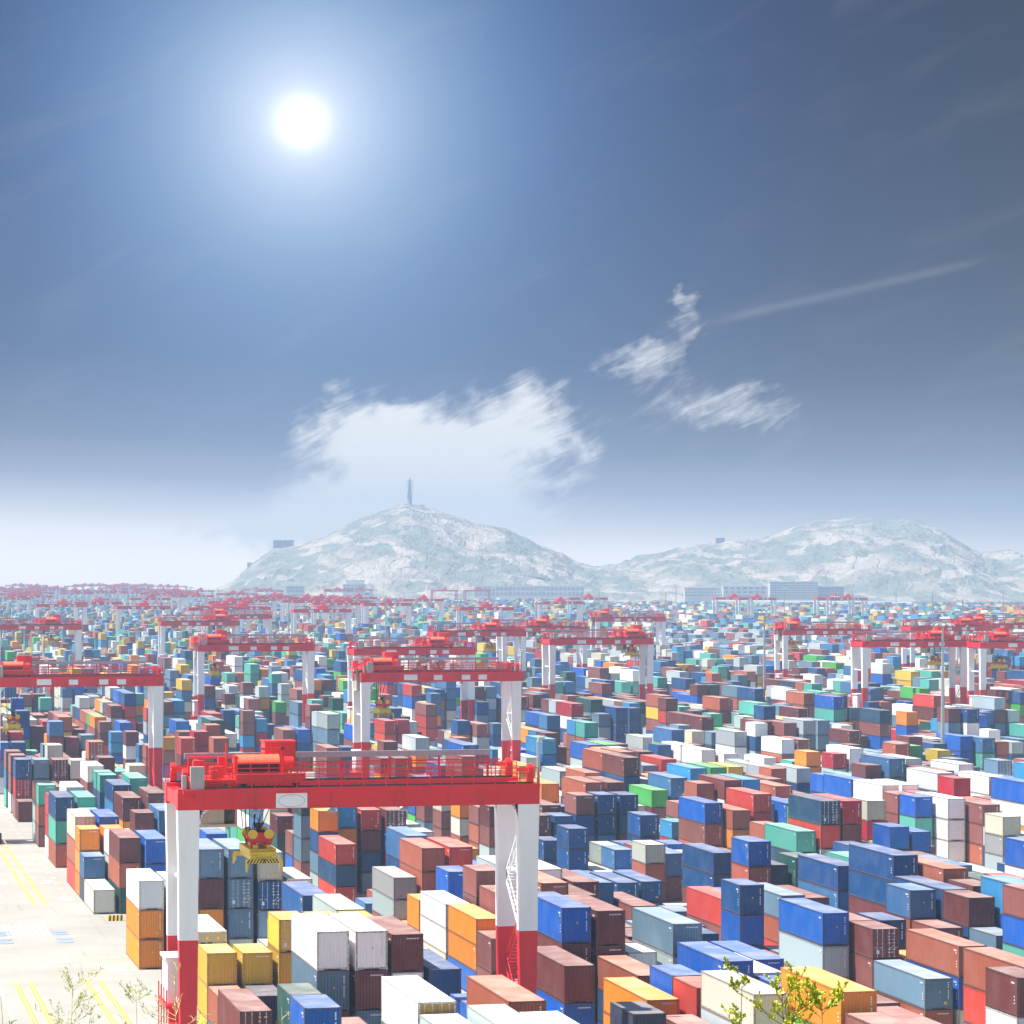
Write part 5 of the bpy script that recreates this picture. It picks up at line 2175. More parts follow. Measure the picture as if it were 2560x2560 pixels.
for ln in BAKED.strip().split('\n'):
    p = ln.split(); k, j = int(p[0]), int(p[1])
    stacks.append(dict(x=30.7 + 27.65 * k + 2.85 * j, k=k, j=j, y=float(p[2]), L=6.06 if p[3] == '2' else 12.19, z=float(p[4]), mask=int(p[5]), col=''.join(CODE[int(q)] for q in p[6:])))

rest = []        # every container too small, hidden or too many to be its own object: x, y, z, L, h, colour
things = []
def colname(code): return PAL[SPECIAL.get(code, (code,))[0]][1]
for s in stacks:
    n = len(s['col']); h = s['z'] / n
    for t, code in enumerate(s['col']):
        z = s['z'] - (t + 1) * h
        if s['mask'] >> t & 1:
            r, cn, kind = make_container(s['x'], s['y'], z, s['L'], h, code)
            if code == 's' and s['k'] == 2 and s['j'] == 4 and 330 < s['y'] < 340:
                q = MB(); q.box(-W / 2 - .006, -W / 2 + .004, -2.9, 2.6, .85, 1.8); q.build('white_panel', M['markwhite'], r)
            if code == 'J':
                q = MB(); q.rings([[(.42 * math.cos(a), yy, 1.25 + .42 * math.sin(a)) for a in (i * math.pi / 12 for i in range(24))] for yy in (-s['L'] / 2 + .005, -s['L'] / 2 + .02)]); q.build('white_disc', M['markwhite'], r)
            Z = s['x'] * ST + s['y'] * CT; X = s['x'] * CT - s['y'] * ST
            things.append(dict(o=r, cn=cn, kind=kind, s=s, t=t, n=n, px=1280 + F * (X + 1) / Z, v=HORIZON + F * (EYE - z - h) / Z, Z=Z))
        else: rest.append((s['x'], s['y'], z, s['L'], h, code))

# labels: look first, then what it touches, then where it is
def nb(s, dj):
    for q in stacks:
        if q['k'] == s['k'] and q['j'] == s['j'] + dj and q['y'] < s['y'] + 3 and q['y'] + q['L'] > s['y'] + 1: return q
    return None
CW = ['at the far left', 'on the left', 'left of centre', 'at the centre', 'right of centre', 'on the right', 'at the far right']
for d in things:
    s = d['s']; t = d['t']; c = s['col']
    look = ('long ' if s['L'] > 7 else 'short ') + d['cn'] + ' container'
    look += {'door': ' with doors', 'greydoor': ' with grey doors', 'gold': ' with gold doors', 'reefer': ' with cooling unit', 'plain': ''}[d['kind']]
    below = colname(c[t + 1]) if t + 1 < len(c) else None; above = colname(c[t - 1]) if t > 0 else None
    if above and below: pos = 'between %s and %s below' % (above, below)
    elif above: pos = 'at ground level under %s' % above
    elif below: pos = 'on top of %s' % below
    else: pos = 'standing alone on the ground'
    if below and s['L'] and not (s['mask'] >> (t + 1) & 1): pos = pos.replace(' and %s below' % below, ' and others').replace('on top of %s' % below, 'on top of its stack')
    d['look'] = look; d['pos'] = pos
    L_, R_ = nb(s, -1), nb(s, 1)
    d['nbr'] = ('right of %s' % colname(L_['col'][0])) if L_ else (('left of %s' % colname(R_['col'][0])) if R_ else 'beside a gap')
    d['place'] = CW[max(0, min(6, int(d['px'] / 2560 * 7)))]
for d in things: d['lab'] = d['look'] + ' ' + d['pos'] + ' ' + d['place']
def dupes(key='lab'):
    m = {}
    for d in things: m.setdefault(d[key], []).append(d)
    return [v for v in m.values() if len(v) > 1]
for step in ('nbr',):
    for grp in dupes():
        for d in grp: d['lab'] += ', ' + d[step]
ORD = ['nearest', 'second nearest', 'third nearest', 'fourth nearest', 'fifth nearest', 'sixth nearest', 'seventh nearest', 'eighth nearest', 'ninth nearest']
for grp in dupes():
    grp.sort(key=lambda q: -q['v'])
    for i, d in enumerate(grp): d['lab'] = (ORD[i] if i < 9 else 'far') + ' ' + d['lab']
for d in things:
    w = d['lab'].split()
    for drop in ('the', 'its', 'the', 'below', 'with'):
        if len(w) > 16 and drop in w: w.remove(drop)
    if len(w) > 16: w = [q for q in w if q not in ('on', 'at')]
    if len(w) > 16: print('LONG', w)
    tag(d['o'], ' '.join(w), 'container', 'shipping containers stacked in the yard')

# ---- the thousands of others in one object
def box_fn(g, b):
    a = g.n('ShaderNodeAttribute', attribute_name='paint'); a.attribute_type = 'GEOMETRY'
    u1 = g.n('ShaderNodeUVMap', uv_map='lo').outputs[0]; u2 = g.n('ShaderNodeUVMap', uv_map='hi').outputs[0]
    s1 = g.n('ShaderNodeSeparateXYZ'); g.put(s1.inputs[0], u1); s2 = g.n('ShaderNodeSeparateXYZ'); g.put(s2.inputs[0], u2)
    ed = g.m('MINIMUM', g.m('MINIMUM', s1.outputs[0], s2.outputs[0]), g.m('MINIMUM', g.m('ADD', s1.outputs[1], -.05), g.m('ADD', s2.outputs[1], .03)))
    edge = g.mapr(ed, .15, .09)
    ge = g.n('ShaderNodeNewGeometry'); pos = ge.outputs['Position']
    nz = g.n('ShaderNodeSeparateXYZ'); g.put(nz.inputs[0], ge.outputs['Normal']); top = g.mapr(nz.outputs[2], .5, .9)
    big = g.noise(pos, .4, 4, .6); mp = g.n('ShaderNodeMapping'); g.put(mp.inputs[0], pos); mp.inputs['Scale'].default_value = (1, 1, .16); st = g.noise(mp.outputs[0], 3.4, 5, .65)
    col = a.outputs['Color']
    side = g.mix(g.m('MULTIPLY', g.mapr(big, .38, .72), .12), col, g.mix(.5, col, (.55, .52, .48, 1)))
    side = g.mix(g.m('MULTIPLY', g.mapr(st, .52, .8), .45), side, g.v('MULTIPLY', col, (.45, .42, .4)))
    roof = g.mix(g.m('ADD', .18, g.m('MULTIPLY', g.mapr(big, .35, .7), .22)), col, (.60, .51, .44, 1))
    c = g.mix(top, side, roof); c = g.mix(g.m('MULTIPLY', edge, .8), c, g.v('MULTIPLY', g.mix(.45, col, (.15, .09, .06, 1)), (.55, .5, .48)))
    g.put(b.inputs['Base Color'], c)
    tri = g.m('PINGPONG', s1.outputs[0], .139); flat = g.m('MINIMUM', g.m('MAXIMUM', tri, .04), .10)
    bp = g.n('ShaderNodeBump'); bp.inputs['Strength'].default_value = .55; bp.inputs['Distance'].default_value = .35
    g.put(bp.inputs['Height'], g.m('MULTIPLY', flat, 1.0)); g.put(b.inputs['Normal'], bp.outputs[0])
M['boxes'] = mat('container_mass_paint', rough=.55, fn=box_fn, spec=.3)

rs = np.random.RandomState(5)
near_max = {}
for s in stacks: near_max[(s['k'], s['j'])] = max(near_max.get((s['k'], s['j']), 0), s['y'] + s['L'])
CODES = 'mmmmmnnnnbbqqqqppprrootttTaaasssskkggggccccwwwwwyyee'
CODES_FAR = 'mmmnnbbqqpppRroottttttaaassskkkkgggggcccccwwwwwyyyyye'
def frame_px(x, y): return 1280 + F * (x * CT - y * ST) / (x * ST + y * CT)
def depth(x, y): return x * ST + y * CT
def yard_limit(px): return float(np.interp(px, [420, 600, 1100, 1350, 1600, 2600], [4700, 3060, 3050, 3000, 2650, 2480]))
CRANES_AT = []      # filled before the random yard is laid out
def leg_clear(x, y, L): return True
for k in range(-1, 60):
    y = 470.0
    while y < 4700:
        far = y > 1500
        L = 12.19 if (far or rs.rand() < .5) else 6.06
        xb = 30.7 + 27.65 * k
        Zc = depth(xb, y); pa, pb = frame_px(xb, y), frame_px(xb + 17, y)
        if pb < -90 or pa > 3050 or Zc > yard_limit(pa) or Zc < 300: y += L + .5; continue
        special = (8 <= k <= 14 and 950 < y < 1300)
        gap = rs.rand() < (.05 if Zc < 1200 else .10)
        base = rs.choice([3, 4, 4, 5]) if not special else 5
        thin = .82 if pa > 1700 and Zc > 1600 else 1.0
        if not gap:
            for j in range(6):
                x = xb + 2.85 * j
                if y < near_max.get((k, j), 0) + .3 or (k < 11 and y < 700): continue
                if rs.rand() > (.93 * thin): continue
                n = int(np.clip(base + rs.randint(-2, 2), 1, 5))
                h = 2.59 if rs.rand() < .6 else 2.86
                CC = CODES_FAR if Zc > 900 else CODES
                if special: CC = 'ggggaaacwsqr'
                cs = CC[rs.randint(len(CC))]
                lo = 0 if Zc < 1500 else max(0, n - 3)
                for t in range(lo, n):
                    if rs.rand() < .72: cs = CC[rs.randint(len(CC))]
                    rest.append((x, y, t * h, L, h, cs))
        y += L + (.45 if rs.rand() < .9 else 9.0)
# long grey walls of empties in front of the rock
def wall_of_boxes(px0, px1, Z, rows, cc):
    p0, p1 = at(px0, 1500, Z), at(px1, 1500, Z); n = int((p1 - p0).length / 2.5)
    for i in range(n):
        p = p0.lerp(p1, i / n)
        for t in range(rows): rest.append((p.x, p.y, t * 2.59, 12.19, 2.59, cc[rs.randint(len(cc))]))
wall_of_boxes(2272, 2720, 3000, 4, 'ggggggaagGrp'); wall_of_boxes(1600, 1880, 3700, 5, 'gggGaagggr'); wall_of_boxes(1110, 1500, 3300, 3, 'ttTgsTtpg')

R = np.array([(r[0], r[1], r[2], r[3], r[4]) for r in rest]); N = len(R)
C = np.array([PAL[SPECIAL.get(r[5], (r[5],))[0]][0] for r in rest]) * rs.uniform(.85, 1.15, (N, 1)); C = np.clip(C, 0, .86)
x0, y0, z0, LL, hh = R.T; x1 = x0 + W; y1 = y0 + LL; zb = z0 + .05; z1 = z0 + hh - .01
V = np.stack([np.stack(q, 1) for q in ((x0, y0, zb), (x1, y0, zb), (x1, y1, zb), (x0, y1, zb), (x0, y0, z1), (x1, y0, z1), (x1, y1, z1), (x0, y1, z1))], 1).reshape(-1, 3)
q = np.array([[3, 0, 4, 7], [1, 2, 6, 5], [0, 1, 5, 4], [2, 3, 7, 6], [4, 5, 6, 7]])
LI = (q[None] + (np.arange(N) * 8)[:, None, None]).reshape(-1)
me = bpy.data.meshes.new('container_mass'); me.vertices.add(N * 8); me.vertices.foreach_set('co', V.ravel())
me.loops.add(N * 20); me.loops.foreach_set('vertex_index', LI)
me.polygons.add(N * 5); me.polygons.foreach_set('loop_start', np.arange(N * 5) * 4)
me.update(calc_edges=True)
wd = np.stack([LL, LL, np.full(N, W), np.full(N, W), np.full(N, W)], 1); ht = np.stack([hh, hh, hh, hh, LL], 1)
lo = np.zeros((N, 5, 4, 2)); lo[:, :, 1, 0] = wd; lo[:, :, 2, 0] = wd; lo[:, :, 2, 1] = ht; lo[:, :, 3, 1] = ht
hi = np.stack([wd[:, :, None] - lo[..., 0], ht[:, :, None] - lo[..., 1]], -1)
for nm, arr in (('lo', lo), ('hi', hi)):
    l = me.uv_layers.new(name=nm); l.data.foreach_set('uv', arr.astype(np.float32).ravel())
at_ = me.attributes.new('paint', 'FLOAT_COLOR', 'FACE')
at_.data.foreach_set('color', np.concatenate([np.repeat(C, 5, 0), np.ones((N * 5, 1))], 1).astype(np.float32).ravel())
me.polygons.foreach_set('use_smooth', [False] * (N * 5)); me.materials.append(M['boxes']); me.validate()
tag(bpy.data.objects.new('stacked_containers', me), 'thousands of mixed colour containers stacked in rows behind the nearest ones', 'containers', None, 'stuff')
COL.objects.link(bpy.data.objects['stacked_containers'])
print('containers in mass', N, 'things', len(things))

# ---------------------------------------------------------------- rubber-tyred gantry cranes
def rail_run(b, x0, x1, y, z, step=1.55, h=1.1):
    n = max(1, round((x1 - x0) / step)); r = .028
    for i in range(n + 1):
        x = x0 + (x1 - x0) * i / n; b.box(x - r, x + r, y - r, y + r, z, z + h)
    for k in (.38, .74, 1.1): b.box(x0, x1, y - r * .8, y + r * .8, z + k * h / 1.1 - r, z + k * h / 1.1 + r)

GB, GT = 22.35, 23.8      # girder bottom and top
def make_crane(plates):
    root = empty('gantry_crane')
    for y in (-3.35, 3.35):
        g = MB(); g.box(-12.3, 12.3, y - .5, y + .5, GB, GT); g.box(-12.3, 12.3, y - .72, y - .503, GT - .32, GT); g.box(-12.3, 12.3, y + .503, y + .72, GT - .3, GT)
        for x in (-8.2, -4.1, 0, 4.1, 8.2): g.box(x - .03, x + .03, y - .52, y - .503, GB + .05, GT - .33)
        gd = g.build('main_girder', M['red'], root)
        k = MB(); k.box(-12.0, 12.0, y - .1, y + .1, GT + .003, GT + .10); k.box(-11.6, 11.8, y - .62, y - .45, GT + .003, GT + .05); k.build('rail', M['black'], gd)
        hr = MB(); rail_run(hr, -11.9 if y < 0 else -12.2, 12.2, y - .68, GT)
        if y > 0: rail_run(hr, -12.2, 12.2, y + .68, GT)
        hr.build('handrail', M['redbright'], gd)
        if y < 0:
            yq = y - .525
            if plates == 1:
                p = MB(); p.box(-5.75, -3.65, yq - .02, yq, GB + .06, GB + 1.06); pl = p.build('sign_plate', M['plate'], gd)
                e = MB(); n = 40
                for i in range(n):
                    a, c = 2 * math.pi * i / n, 2 * math.pi * (i + 1) / n
                    e.poly([(-4.7 + (.88 + s * .016) * math.cos(t), yq - .025, GB + .54 + (.42 + s * .016) * math.sin(t)) for s, t in ((-1, a), (1, a), (1, c), (-1, c))])
                e.build('oval_outline', M['ring'], pl)
            else:
                for a, c in ((-5.8, -3.75), (-1.25, .05), (3.05, 4.35), (5.6, 6.9)):
                    p = MB(); p.box(a, c, yq - .02, yq, GB + .28, GB + (1.12 if c - a > 2 else 1.02)); p.build('sign_plate', M['plate'], gd)
            for x in (-7.1, -2.0, 2.95):
                f = MB(); f.cur = 0; f.box(x - .05, x + .05, yq - .06, yq - .02, GB - .1, GT - .3)
                f.cur = 1; f.rings([[(x + r * math.cos(t * math.pi / 6), yq - .05 + r * .7 * math.sin(t * math.pi / 6), z) for t in range(12)] for r, z in ((.12, GB - .02), (.30, GB - .16), (.34, GB - .30))])
                f.build('floodlight', [M['red'], M['steel']], gd)
    for sx in (-1, 1):
        for sy in (-1, 1):
            l = MB(); cx = sx * 11.56; y = sy * 3.35
            def ring(z, w, d): return [(cx - w / 2, y - d / 2, z), (cx + w / 2, y - d / 2, z), (cx + w / 2, y + d / 2, z), (cx - w / 2, y + d / 2, z)]
            zs = 13.45 if sy < 0 else 13.0; t = (zs - 1.9) / (GB - 1.9)
            wt, wb = 1.46, .92; ws = wb + (wt - wb) * (t ** .8)
            l.cur = 0; l.rings([ring(zs, ws, .85), ring(18, wt - .18, .92), ring(GB, wt, 1.0)])
            # rounded haunch into the girder
            q = []; n = 6; xi = cx - sx * wt / 2
            for i in range(n + 1):
                a = math.pi / 2 * i / n; q.append((xi - sx * (1.0 - math.sin(a)) * .9, GB - (1.0 - math.cos(a)) * 1.1))
            for i in range(n):
                (xa, za), (xc, zc) = q[i], q[i + 1]
                l.hexa([(xi, y - .25, zc), (xc, y - .25, zc), (xc, y + .25, zc), (xi, y + .25, zc), (xi, y - .25, GB), (xa, y - .25, za), (xa, y + .25, za), (xi, y + .25, GB)])
            l.cur = 1; l.rings([ring(1.9, wb, .8), ring(zs, ws, .85)])
            l.build('leg', [M['white'], M['red']], root)
            for dx in (-.55, .55):
                w = MB(); w.rings([[(cx + dx + e, y + .78 * math.cos(a), .79 + .78 * math.sin(a)) for a in (k * math.pi / 9 for k in range(18))] for e in (-.24, .24)])
                w.build('wheel', M['dark'], root)
        s = MB(); s.box(sx * 11.56 - .45, sx * 11.56 + .45, -4.4, 4.4, 1.25, 1.9); s.build('sill_beam', M['red'], root)
        s = MB(); s.tube([(sx * 11.6, -3.0, 17.3), (sx * 11.6, 3.0, 17.3)], .16, 8); s.build('cross_brace', M['white'], root)
        s = MB(); s.box(sx * 11.9 - .35, sx * 11.9 + .35, -2.85, 2.85, GB + .2, GT - .25); s.build('end_beam', M['red'], root)
        for sy in (-1, 1):
            s = MB(); x = sx * 11.75; y = sy * 3.35
            s.box(x - .22, x + .22, y - .2, y + .2, GT + .1, GT + .75)
            s.rings([[(x + e, y + .42 * math.cos(a), GT + .95 + .42 * math.sin(a)) for a in (k * math.pi / 7 for k in range(14))] for e in (-.18, .18)])
            s.tube([(x - sx * .2, y, GT + .95), (x - sx * .95, y, GT + .95)], .12, 8); s.build('rope_sheave', M['redbright'], root)
    # equipment house on the left legs with its platform, stair on the right legs
    s = MB(); s.box(-12.75, -11.3, -1.9, 1.2, 8.9, 11.9); s.box(-12.9, -11.2, -2.0, 1.3, 11.903, 12.1); s.build('equipment_house', M['white'], root)
    s = MB(); s.box(-12.9, -11.1, -2.4, 2.6, 8.6, 8.85)
    for x in (-12.85, -11.15):
        for y in (-2.3, -.7, .9, 2.5): s.box(x - .04, x + .04, y - .04, y + .04, 6.2, 9.9)
    s.box(-12.9, -11.1, -2.4, 2.6, 6.1, 6.3); s.tube([(-12.7, -2.45, 7.4), (-11.3, -2.45, 7.4)], .3, 8); s.build('service_platform', M['red'], root)
    s = MB()
    for fl, (z0, z1, y0, y1, c) in enumerate(((6.5, 10.2, -2.4, 1.8, 1), (10.2, 13.4, 1.8, -2.2, 1), (13.4, 16.4, -2.2, 1.6, 0), (16.4, 19.0, 1.6, -1.4, 0))):
        s.cur = c
        for x in (11.25, 11.95):
            s.tube([(x, y0, z0), (x, y1, z1)], .06, 5); s.tube([(x, y0, z0 + 1), (x, y1, z1 + 1)], .035, 4)
            for k in range(4): t = k / 3; s.tube([(x, y0 + (y1 - y0) * t, z0 + (z1 - z0) * t), (x, y0 + (y1 - y0) * t, z0 + (z1 - z0) * t + 1)], .03, 4)
        n = 11
        for k in range(n): t = (k + .5) / n; s.cbox((11.6, y0 + (y1 - y0) * t, z0 + (z1 - z0) * t), (.68, .22, .04))
    s.build('stair', [M['white'], M['red']], root)
    s = MB(); s.tube([(12.42, -3.0, GT + 2.9), (12.42, -3.0, GT - 1), (12.25, -3.0, 16), (12.12, -3.0, 5)], .115, 8)
    s.tube([(12.42, -3.0, GT + 2.8), (12.5, -3.0, GT + 3.15), (12.85, -3.0, GT + 3.15)], .15, 8); s.build('cable_conduit', M['steel'], root)
    s = MB(); s.box(-10.9, 10.6, 4.2, 4.45, GT + 1.55, GT + 1.95); s.cur = 1; s.box(-10.9, 11.4, 4.24, 4.36, GT + 1.18, GT + 1.27)
    for i in range(7): s.box(-10.6 + i * 3.5, -10.45 + i * 3.5, 4.25, 4.37, GT - .2, GT + 1.54)
    s.build('cable_tray', [M['steel'], M['red']], root)
    s = MB(); s.box(-11.5, -10.6, -4.5, -3.95, GT - .02, GT + 1.55); s.cur = 1; s.box(-12.0, -9.9, -4.75, -3.9, GT - .28, GT - .04); s.box(-11.2, -10.8, -4.6, -4.0, GT - .75, GT - .29)
    s.cur = 0; s.box(-12.05, -11.78, -4.4, -4.05, GT, GT + .95); s.build('control_cabinet', [M['grey'], M['red']], root)
    # trolley
    t = MB(); t.box(-2.15, 2.15, -3.7, 3.7, .30, .62); t.box(-2.3, 2.3, -3.9, -3.35, .45, .95); t.box(-2.3, 2.3, 3.35, 3.9, .45, .95)
    for x in (-1.75, 1.75):
        t.cur = 1
        for y in (-3.35, 3.35): t.rings([[(x + .33 * math.cos(a), y + e, .43 + .33 * math.sin(a)) for a in (k * math.pi / 7 for k in range(14))] for e in (-.12, .12)])
    t.cur = 0
    rail_run(t, -5.0, 2.3, -3.95, .62, 1.2); rail_run(t, -4.8, 2.3, 2.2, .62, 1.2)
    t.box(-5.2, -2.18, -3.2, 3.0, .42, .56)
    for x, y, w, d, h in ((-3.3, -1.2, .9, .8, .8), (-4.3, .6, .7, .6, 1.1), (-2.6, 1.4, .5, .5, 1.3), (-3.6, -2.5, .5, .6, .6)): t.box(x - w / 2, x + w / 2, y - d / 2, y + d / 2, .563, .563 + h)
    t.tube([(-4.6, -1.9, .7), (-3.4, -1.9, 1.5), (-2.4, -1.9, .75)], .05, 5); t.tube([(-2.5, -.4, .9), (-2.5, -.4, 2.9)], .07, 6); t.tube([(-4.9, 1.2, .6), (-4.9, 1.2, 1.9), (-3.2, 1.2, 1.9)], .05, 5)
    tr = t.build('trolley', [M['redbright'], M['dark']], root); tr.location = (0, 0, GT)
    s = MB(); n = 14
    for i in range(n):     # ribbed half cover
        a, c = math.pi * (.0 + i / n), math.pi * (i + 1) / n
        s.faces([(x, .1 + .85 * math.cos(t_), 1.45 + .62 * math.sin(t_)) for x in (-1.75, 1.05) for t_ in (a, c)], [(0, 1, 3, 2)])
    for x in (-1.75, -1.2, -.6, 0, .55, 1.05): s.rings([[(x + e, .1 + .88 * math.cos(math.pi * i / n), 1.45 + .65 * math.sin(math.pi * i / n)) for i in range(n + 1)] for e in (-.03, .03)])
    s.build('drum_cover', M['orange'], tr)
    s = MB(); s.rings([[(x, .1 + .7 * math.cos(a), 1.35 + .7 * math.sin(a)) for a in (k * math.pi / 10 for k in range(20))] for x in (-1.7, 1.0)]); s.build('hoist_drum', M['dark'], tr)
    s = MB(); s.box(.35, 2.45, 1.2, 3.2, 1.0, 2.85); s.box(.28, 2.52, 1.1, 3.3, 2.853, 2.92); s.build('machine_house', M['redbright'], tr)
    s = MB(); s.box(1.1, 1.3, -1.2, -1.05, .62, 2.6); s.box(1.1, 1.3, 2.9, 3.05, .62, .99); s.box(-.3, 1.3, -1.2, -1.05, 2.45, 2.6)
    s.rings([[(1.75 + e, .1 + .45 * math.cos(a), 1.45 + .45 * math.sin(a)) for a in (k * math.pi / 7 for k in range(14))] for e in (-.4, .35)])
    s.box(-1.95, -1.76, -.6, .8, .62, 2.0); s.build('drum_frame', M['redbright'], tr)
    # driver's cabin under the girders
    s = MB(); s.box(-4.35, -2.75, -1.1, 1.1, -2.65, -.4); s.box(-4.6, -1.9, -1.3, 1.3, -2.85, -2.66); s.box(-4.5, -2.2, -1.15, 1.15, -.397, -.3)
    for x in (-4.45, -4.2): s.tube([(x, -1.2, -2.6), (x, -1.2, -.3)], .04, 5)
    for k in range(6): s.box(-4.45, -4.2, -1.22, -1.18, -2.4 + k * .35, -2.36 + k * .35)
    s.box(-4.2, -4.0, -.6, .6, -.3, .42); s.box(-2.6, -2.4, -.6, .6, -.3, .42)
    cb = s.build('driver_cabin', M['cream'], tr)
    s = MB(); s.rings([[(x, y, z) for x, y in ((-2.745, -1.05), (-2.0, -1.05 + e), (-2.0, 1.05 - e), (-2.745, 1.05))] for z, e in ((-2.6, .25), (-1.5, 0), (-.5, .1))]); s.box(-3.9, -3.1, -1.112, -1.103, -1.6, -.8); s.build('cabin_window', M['glass'], cb)
    return root, tr

def hanging(tr, z):
    """spreader with headblock hanging from the trolley, its underside at height z"""
    zz = z - GT; s = MB()
    for x in (-1.5, -1.0, .3, 1.1):
        for y in (-1.1, 1.1):
            xe = -.75 + (x + .2) * .35; s.tube([(x, y, .3), (xe, y * .8, zz + 2.3)], .035, 4)
    s.tube([(-.6, 0, .3), (-.5, .3, zz + 2.2)], .05, 5); s.build('hoist_rope', M['dark'], tr)
    s = MB(); yc = .2
    s.box(-1.2, .6, yc - 2.6, yc + 2.6, zz + .75, zz + 1.15)
    for x in (-.95, .35): s.box(x - .14, x + .14, yc - 3.03, yc + 3.03, zz + .35, zz + .74)
    for y in (-3.03, 3.03):
        s.box(-1.52, .92, yc + y - .12, yc + y + .12, zz + .22, zz + .52)
        for x in (-1.45, .85): s.box(x - .09, x + .09, yc + y - .1, yc + y + .1, zz - .12, zz + .2)
    s.box(-1.15, .55, yc - 2.9, yc - 2.62, zz + .53, zz + .98); s.box(-.85, -.6, yc - 2.3, yc + 2.3, zz + 1.153, zz + 1.4); s.box(0, .25, yc - 2.3, yc + 2.3, zz + 1.153, zz + 1.4)
    for x in (-1.5, .9):
        for sy in (-1, 1): s.tube([(x, yc + sy * 3.15, zz + .3), (x, yc + sy * 3.25, zz - .35)], .07, 5)
    sp = s.build('spreader', M['yellow'], tr)
    s = MB(); n = 11
    for i in range(n):
        x = -1.5 + i * .21; dx = .18 if i < n / 2 else -.18
        s.poly([(x, yc - 3.158, zz + .23), (x + .11, yc - 3.158, zz + .23), (x + .11 + dx, yc - 3.158, zz + .51), (x + dx, yc - 3.158, zz + .51)])
    s.build('warning_stripe', M['black'], sp)
    s = MB()
    for y in (-1.25, 1.25):
        s.faces([(x, y + e, z_) for e in (-.06, .06) for x, z_ in ((-1.25, zz + 1.95), (-1.1, zz + 2.2), (.5, zz + 2.2), (.65, zz + 1.95), (.45, zz + 1.6), (.35, zz + 1.15), (.05, zz + 1.15), (0, zz + 1.5), (-.6, zz + 1.5), (-.65, zz + 1.15), (-.95, zz + 1.15), (-1.05, zz + 1.6))],
                [tuple(range(12)), tuple(range(23, 11, -1))] + [(i, (i + 1) % 12, 12 + (i + 1) % 12, 12 + i) for i in range(12)])
    s.box(-1.0, .4, -1.18, 1.18, zz + 1.7, zz + 1.95); s.build('head_block', M['redbright'], tr)
    for x in (-.85, .25):
        for y in (-1.4, 1.08): s = MB(); s.rings([[(x + .33 * math.cos(a), y + e, zz + 2.1 + .33 * math.sin(a)) for a in (k * math.pi / 8 for k in range(16))] for e in (0, .14)]); s.build('sheave', M['yellow'], tr)
    s = MB(); s.box(-.75, .15, -.6, .6, zz + 1.96, zz + 2.3); s.rings([[(-.3 + r, -.2, z_), (-.3, -.2 + r, z_), (-.3 - r, -.2, z_), (-.3, -.2 - r, z_)] for r, z_ in ((.12, zz + 2.3), (.4, zz + 2.8))]); s.build('cable_basket', M['dark'], tr)

def crane_at(side, px, Z):
    p = at(px, HORIZON, Z); x = p.x + (12.3 if side == 'L' else -12.3); return x, p.y + 3.9
CR = [('L', 444, 202, -6.1, 18.3, 'red and white gantry crane in the foreground with one white oval sign'),
      ('R', 409, 427, -8.6, 15.9, 'gantry crane cut by the left edge just behind the nearest crane'),
      ('L', 903, 441, -8.1, 17.2, 'gantry crane directly behind the nearest crane, near the centre'),
      ('L', 494, 615, -8.0, 17.0, 'gantry crane over brown stacks left of centre, its trolley at the left'),
      ('L', 1374, 672, 8.5, 19.4, 'gantry crane right of centre with its trolley at the right end'),
      ('L', 1958, 780, -8.4, 18.6, 'gantry crane over the yellow stacks at the right'),
      ('L', 2156, 650, 6.7, 17.9, 'gantry crane behind the big lamp mast at the right'),
      ('L', 2451, 640, -6.0, 17.6, 'gantry crane cut by the right edge of the photo'),
      ('L', 2277, 834, 6.0, 18, 'smaller gantry crane seen above the big lamp mast at the right'),
      ('L', 2412, 868, -6.5, 18, 'farther gantry crane near the right edge with trolley at its left'),
      ('R', 205, 857, 4.0, 18, 'gantry crane at the left edge with its sill over blue and green stacks'),
      ('L', 402, 918, 7.0, 18, 'hazy gantry crane behind the crane over the brown stacks'),
      ('L', 510, 1060, -6, 18, 'small gantry crane peeping out behind two others left of centre'),
      ('L', 885, 585, 5.6, 18, 'gantry crane just above the central one, trolley at its right'),
      ('L', 1083, 760, 4.0, 18, 'gantry crane behind the centre with its girder ending near the lamp mast'),
      ('R', 1470, 827, 0.0, 18, 'gantry crane girder crossing behind the right of centre crane'),
      ('L', 1490, 1000, -8.6, 18, 'pale gantry crane standing straight behind the right of centre crane')]
protos = {}
for i, (side, px, Z, tx, sz, lab) in enumerate(CR):
    key = 1 if i == 0 else 4
    if key not in protos:
        root, tr = make_crane(key); protos[key] = root
    else:
        root = copy_tree(protos[key]); tr = [c for c in root.children if c.name.startswith('trolley')][0]
        for c in list(tr.children):
            if c.name.split('.')[0] in ('hoist_rope', 'spreader', 'head_block', 'sheave', 'cable_basket'):
                for q in list(c.children): bpy.data.objects.remove(q)
                bpy.data.objects.remove(c)
    hanging(tr, sz); tr.location = (tx, 0, GT)
    x, y = crane_at(side, px, Z); root.location = (x + (.42 if i == 0 else 0), y, 0); root.scale = (1.034 if i == 0 else 1, 1, 1); tag(root, lab, 'crane', 'red and white gantry cranes')

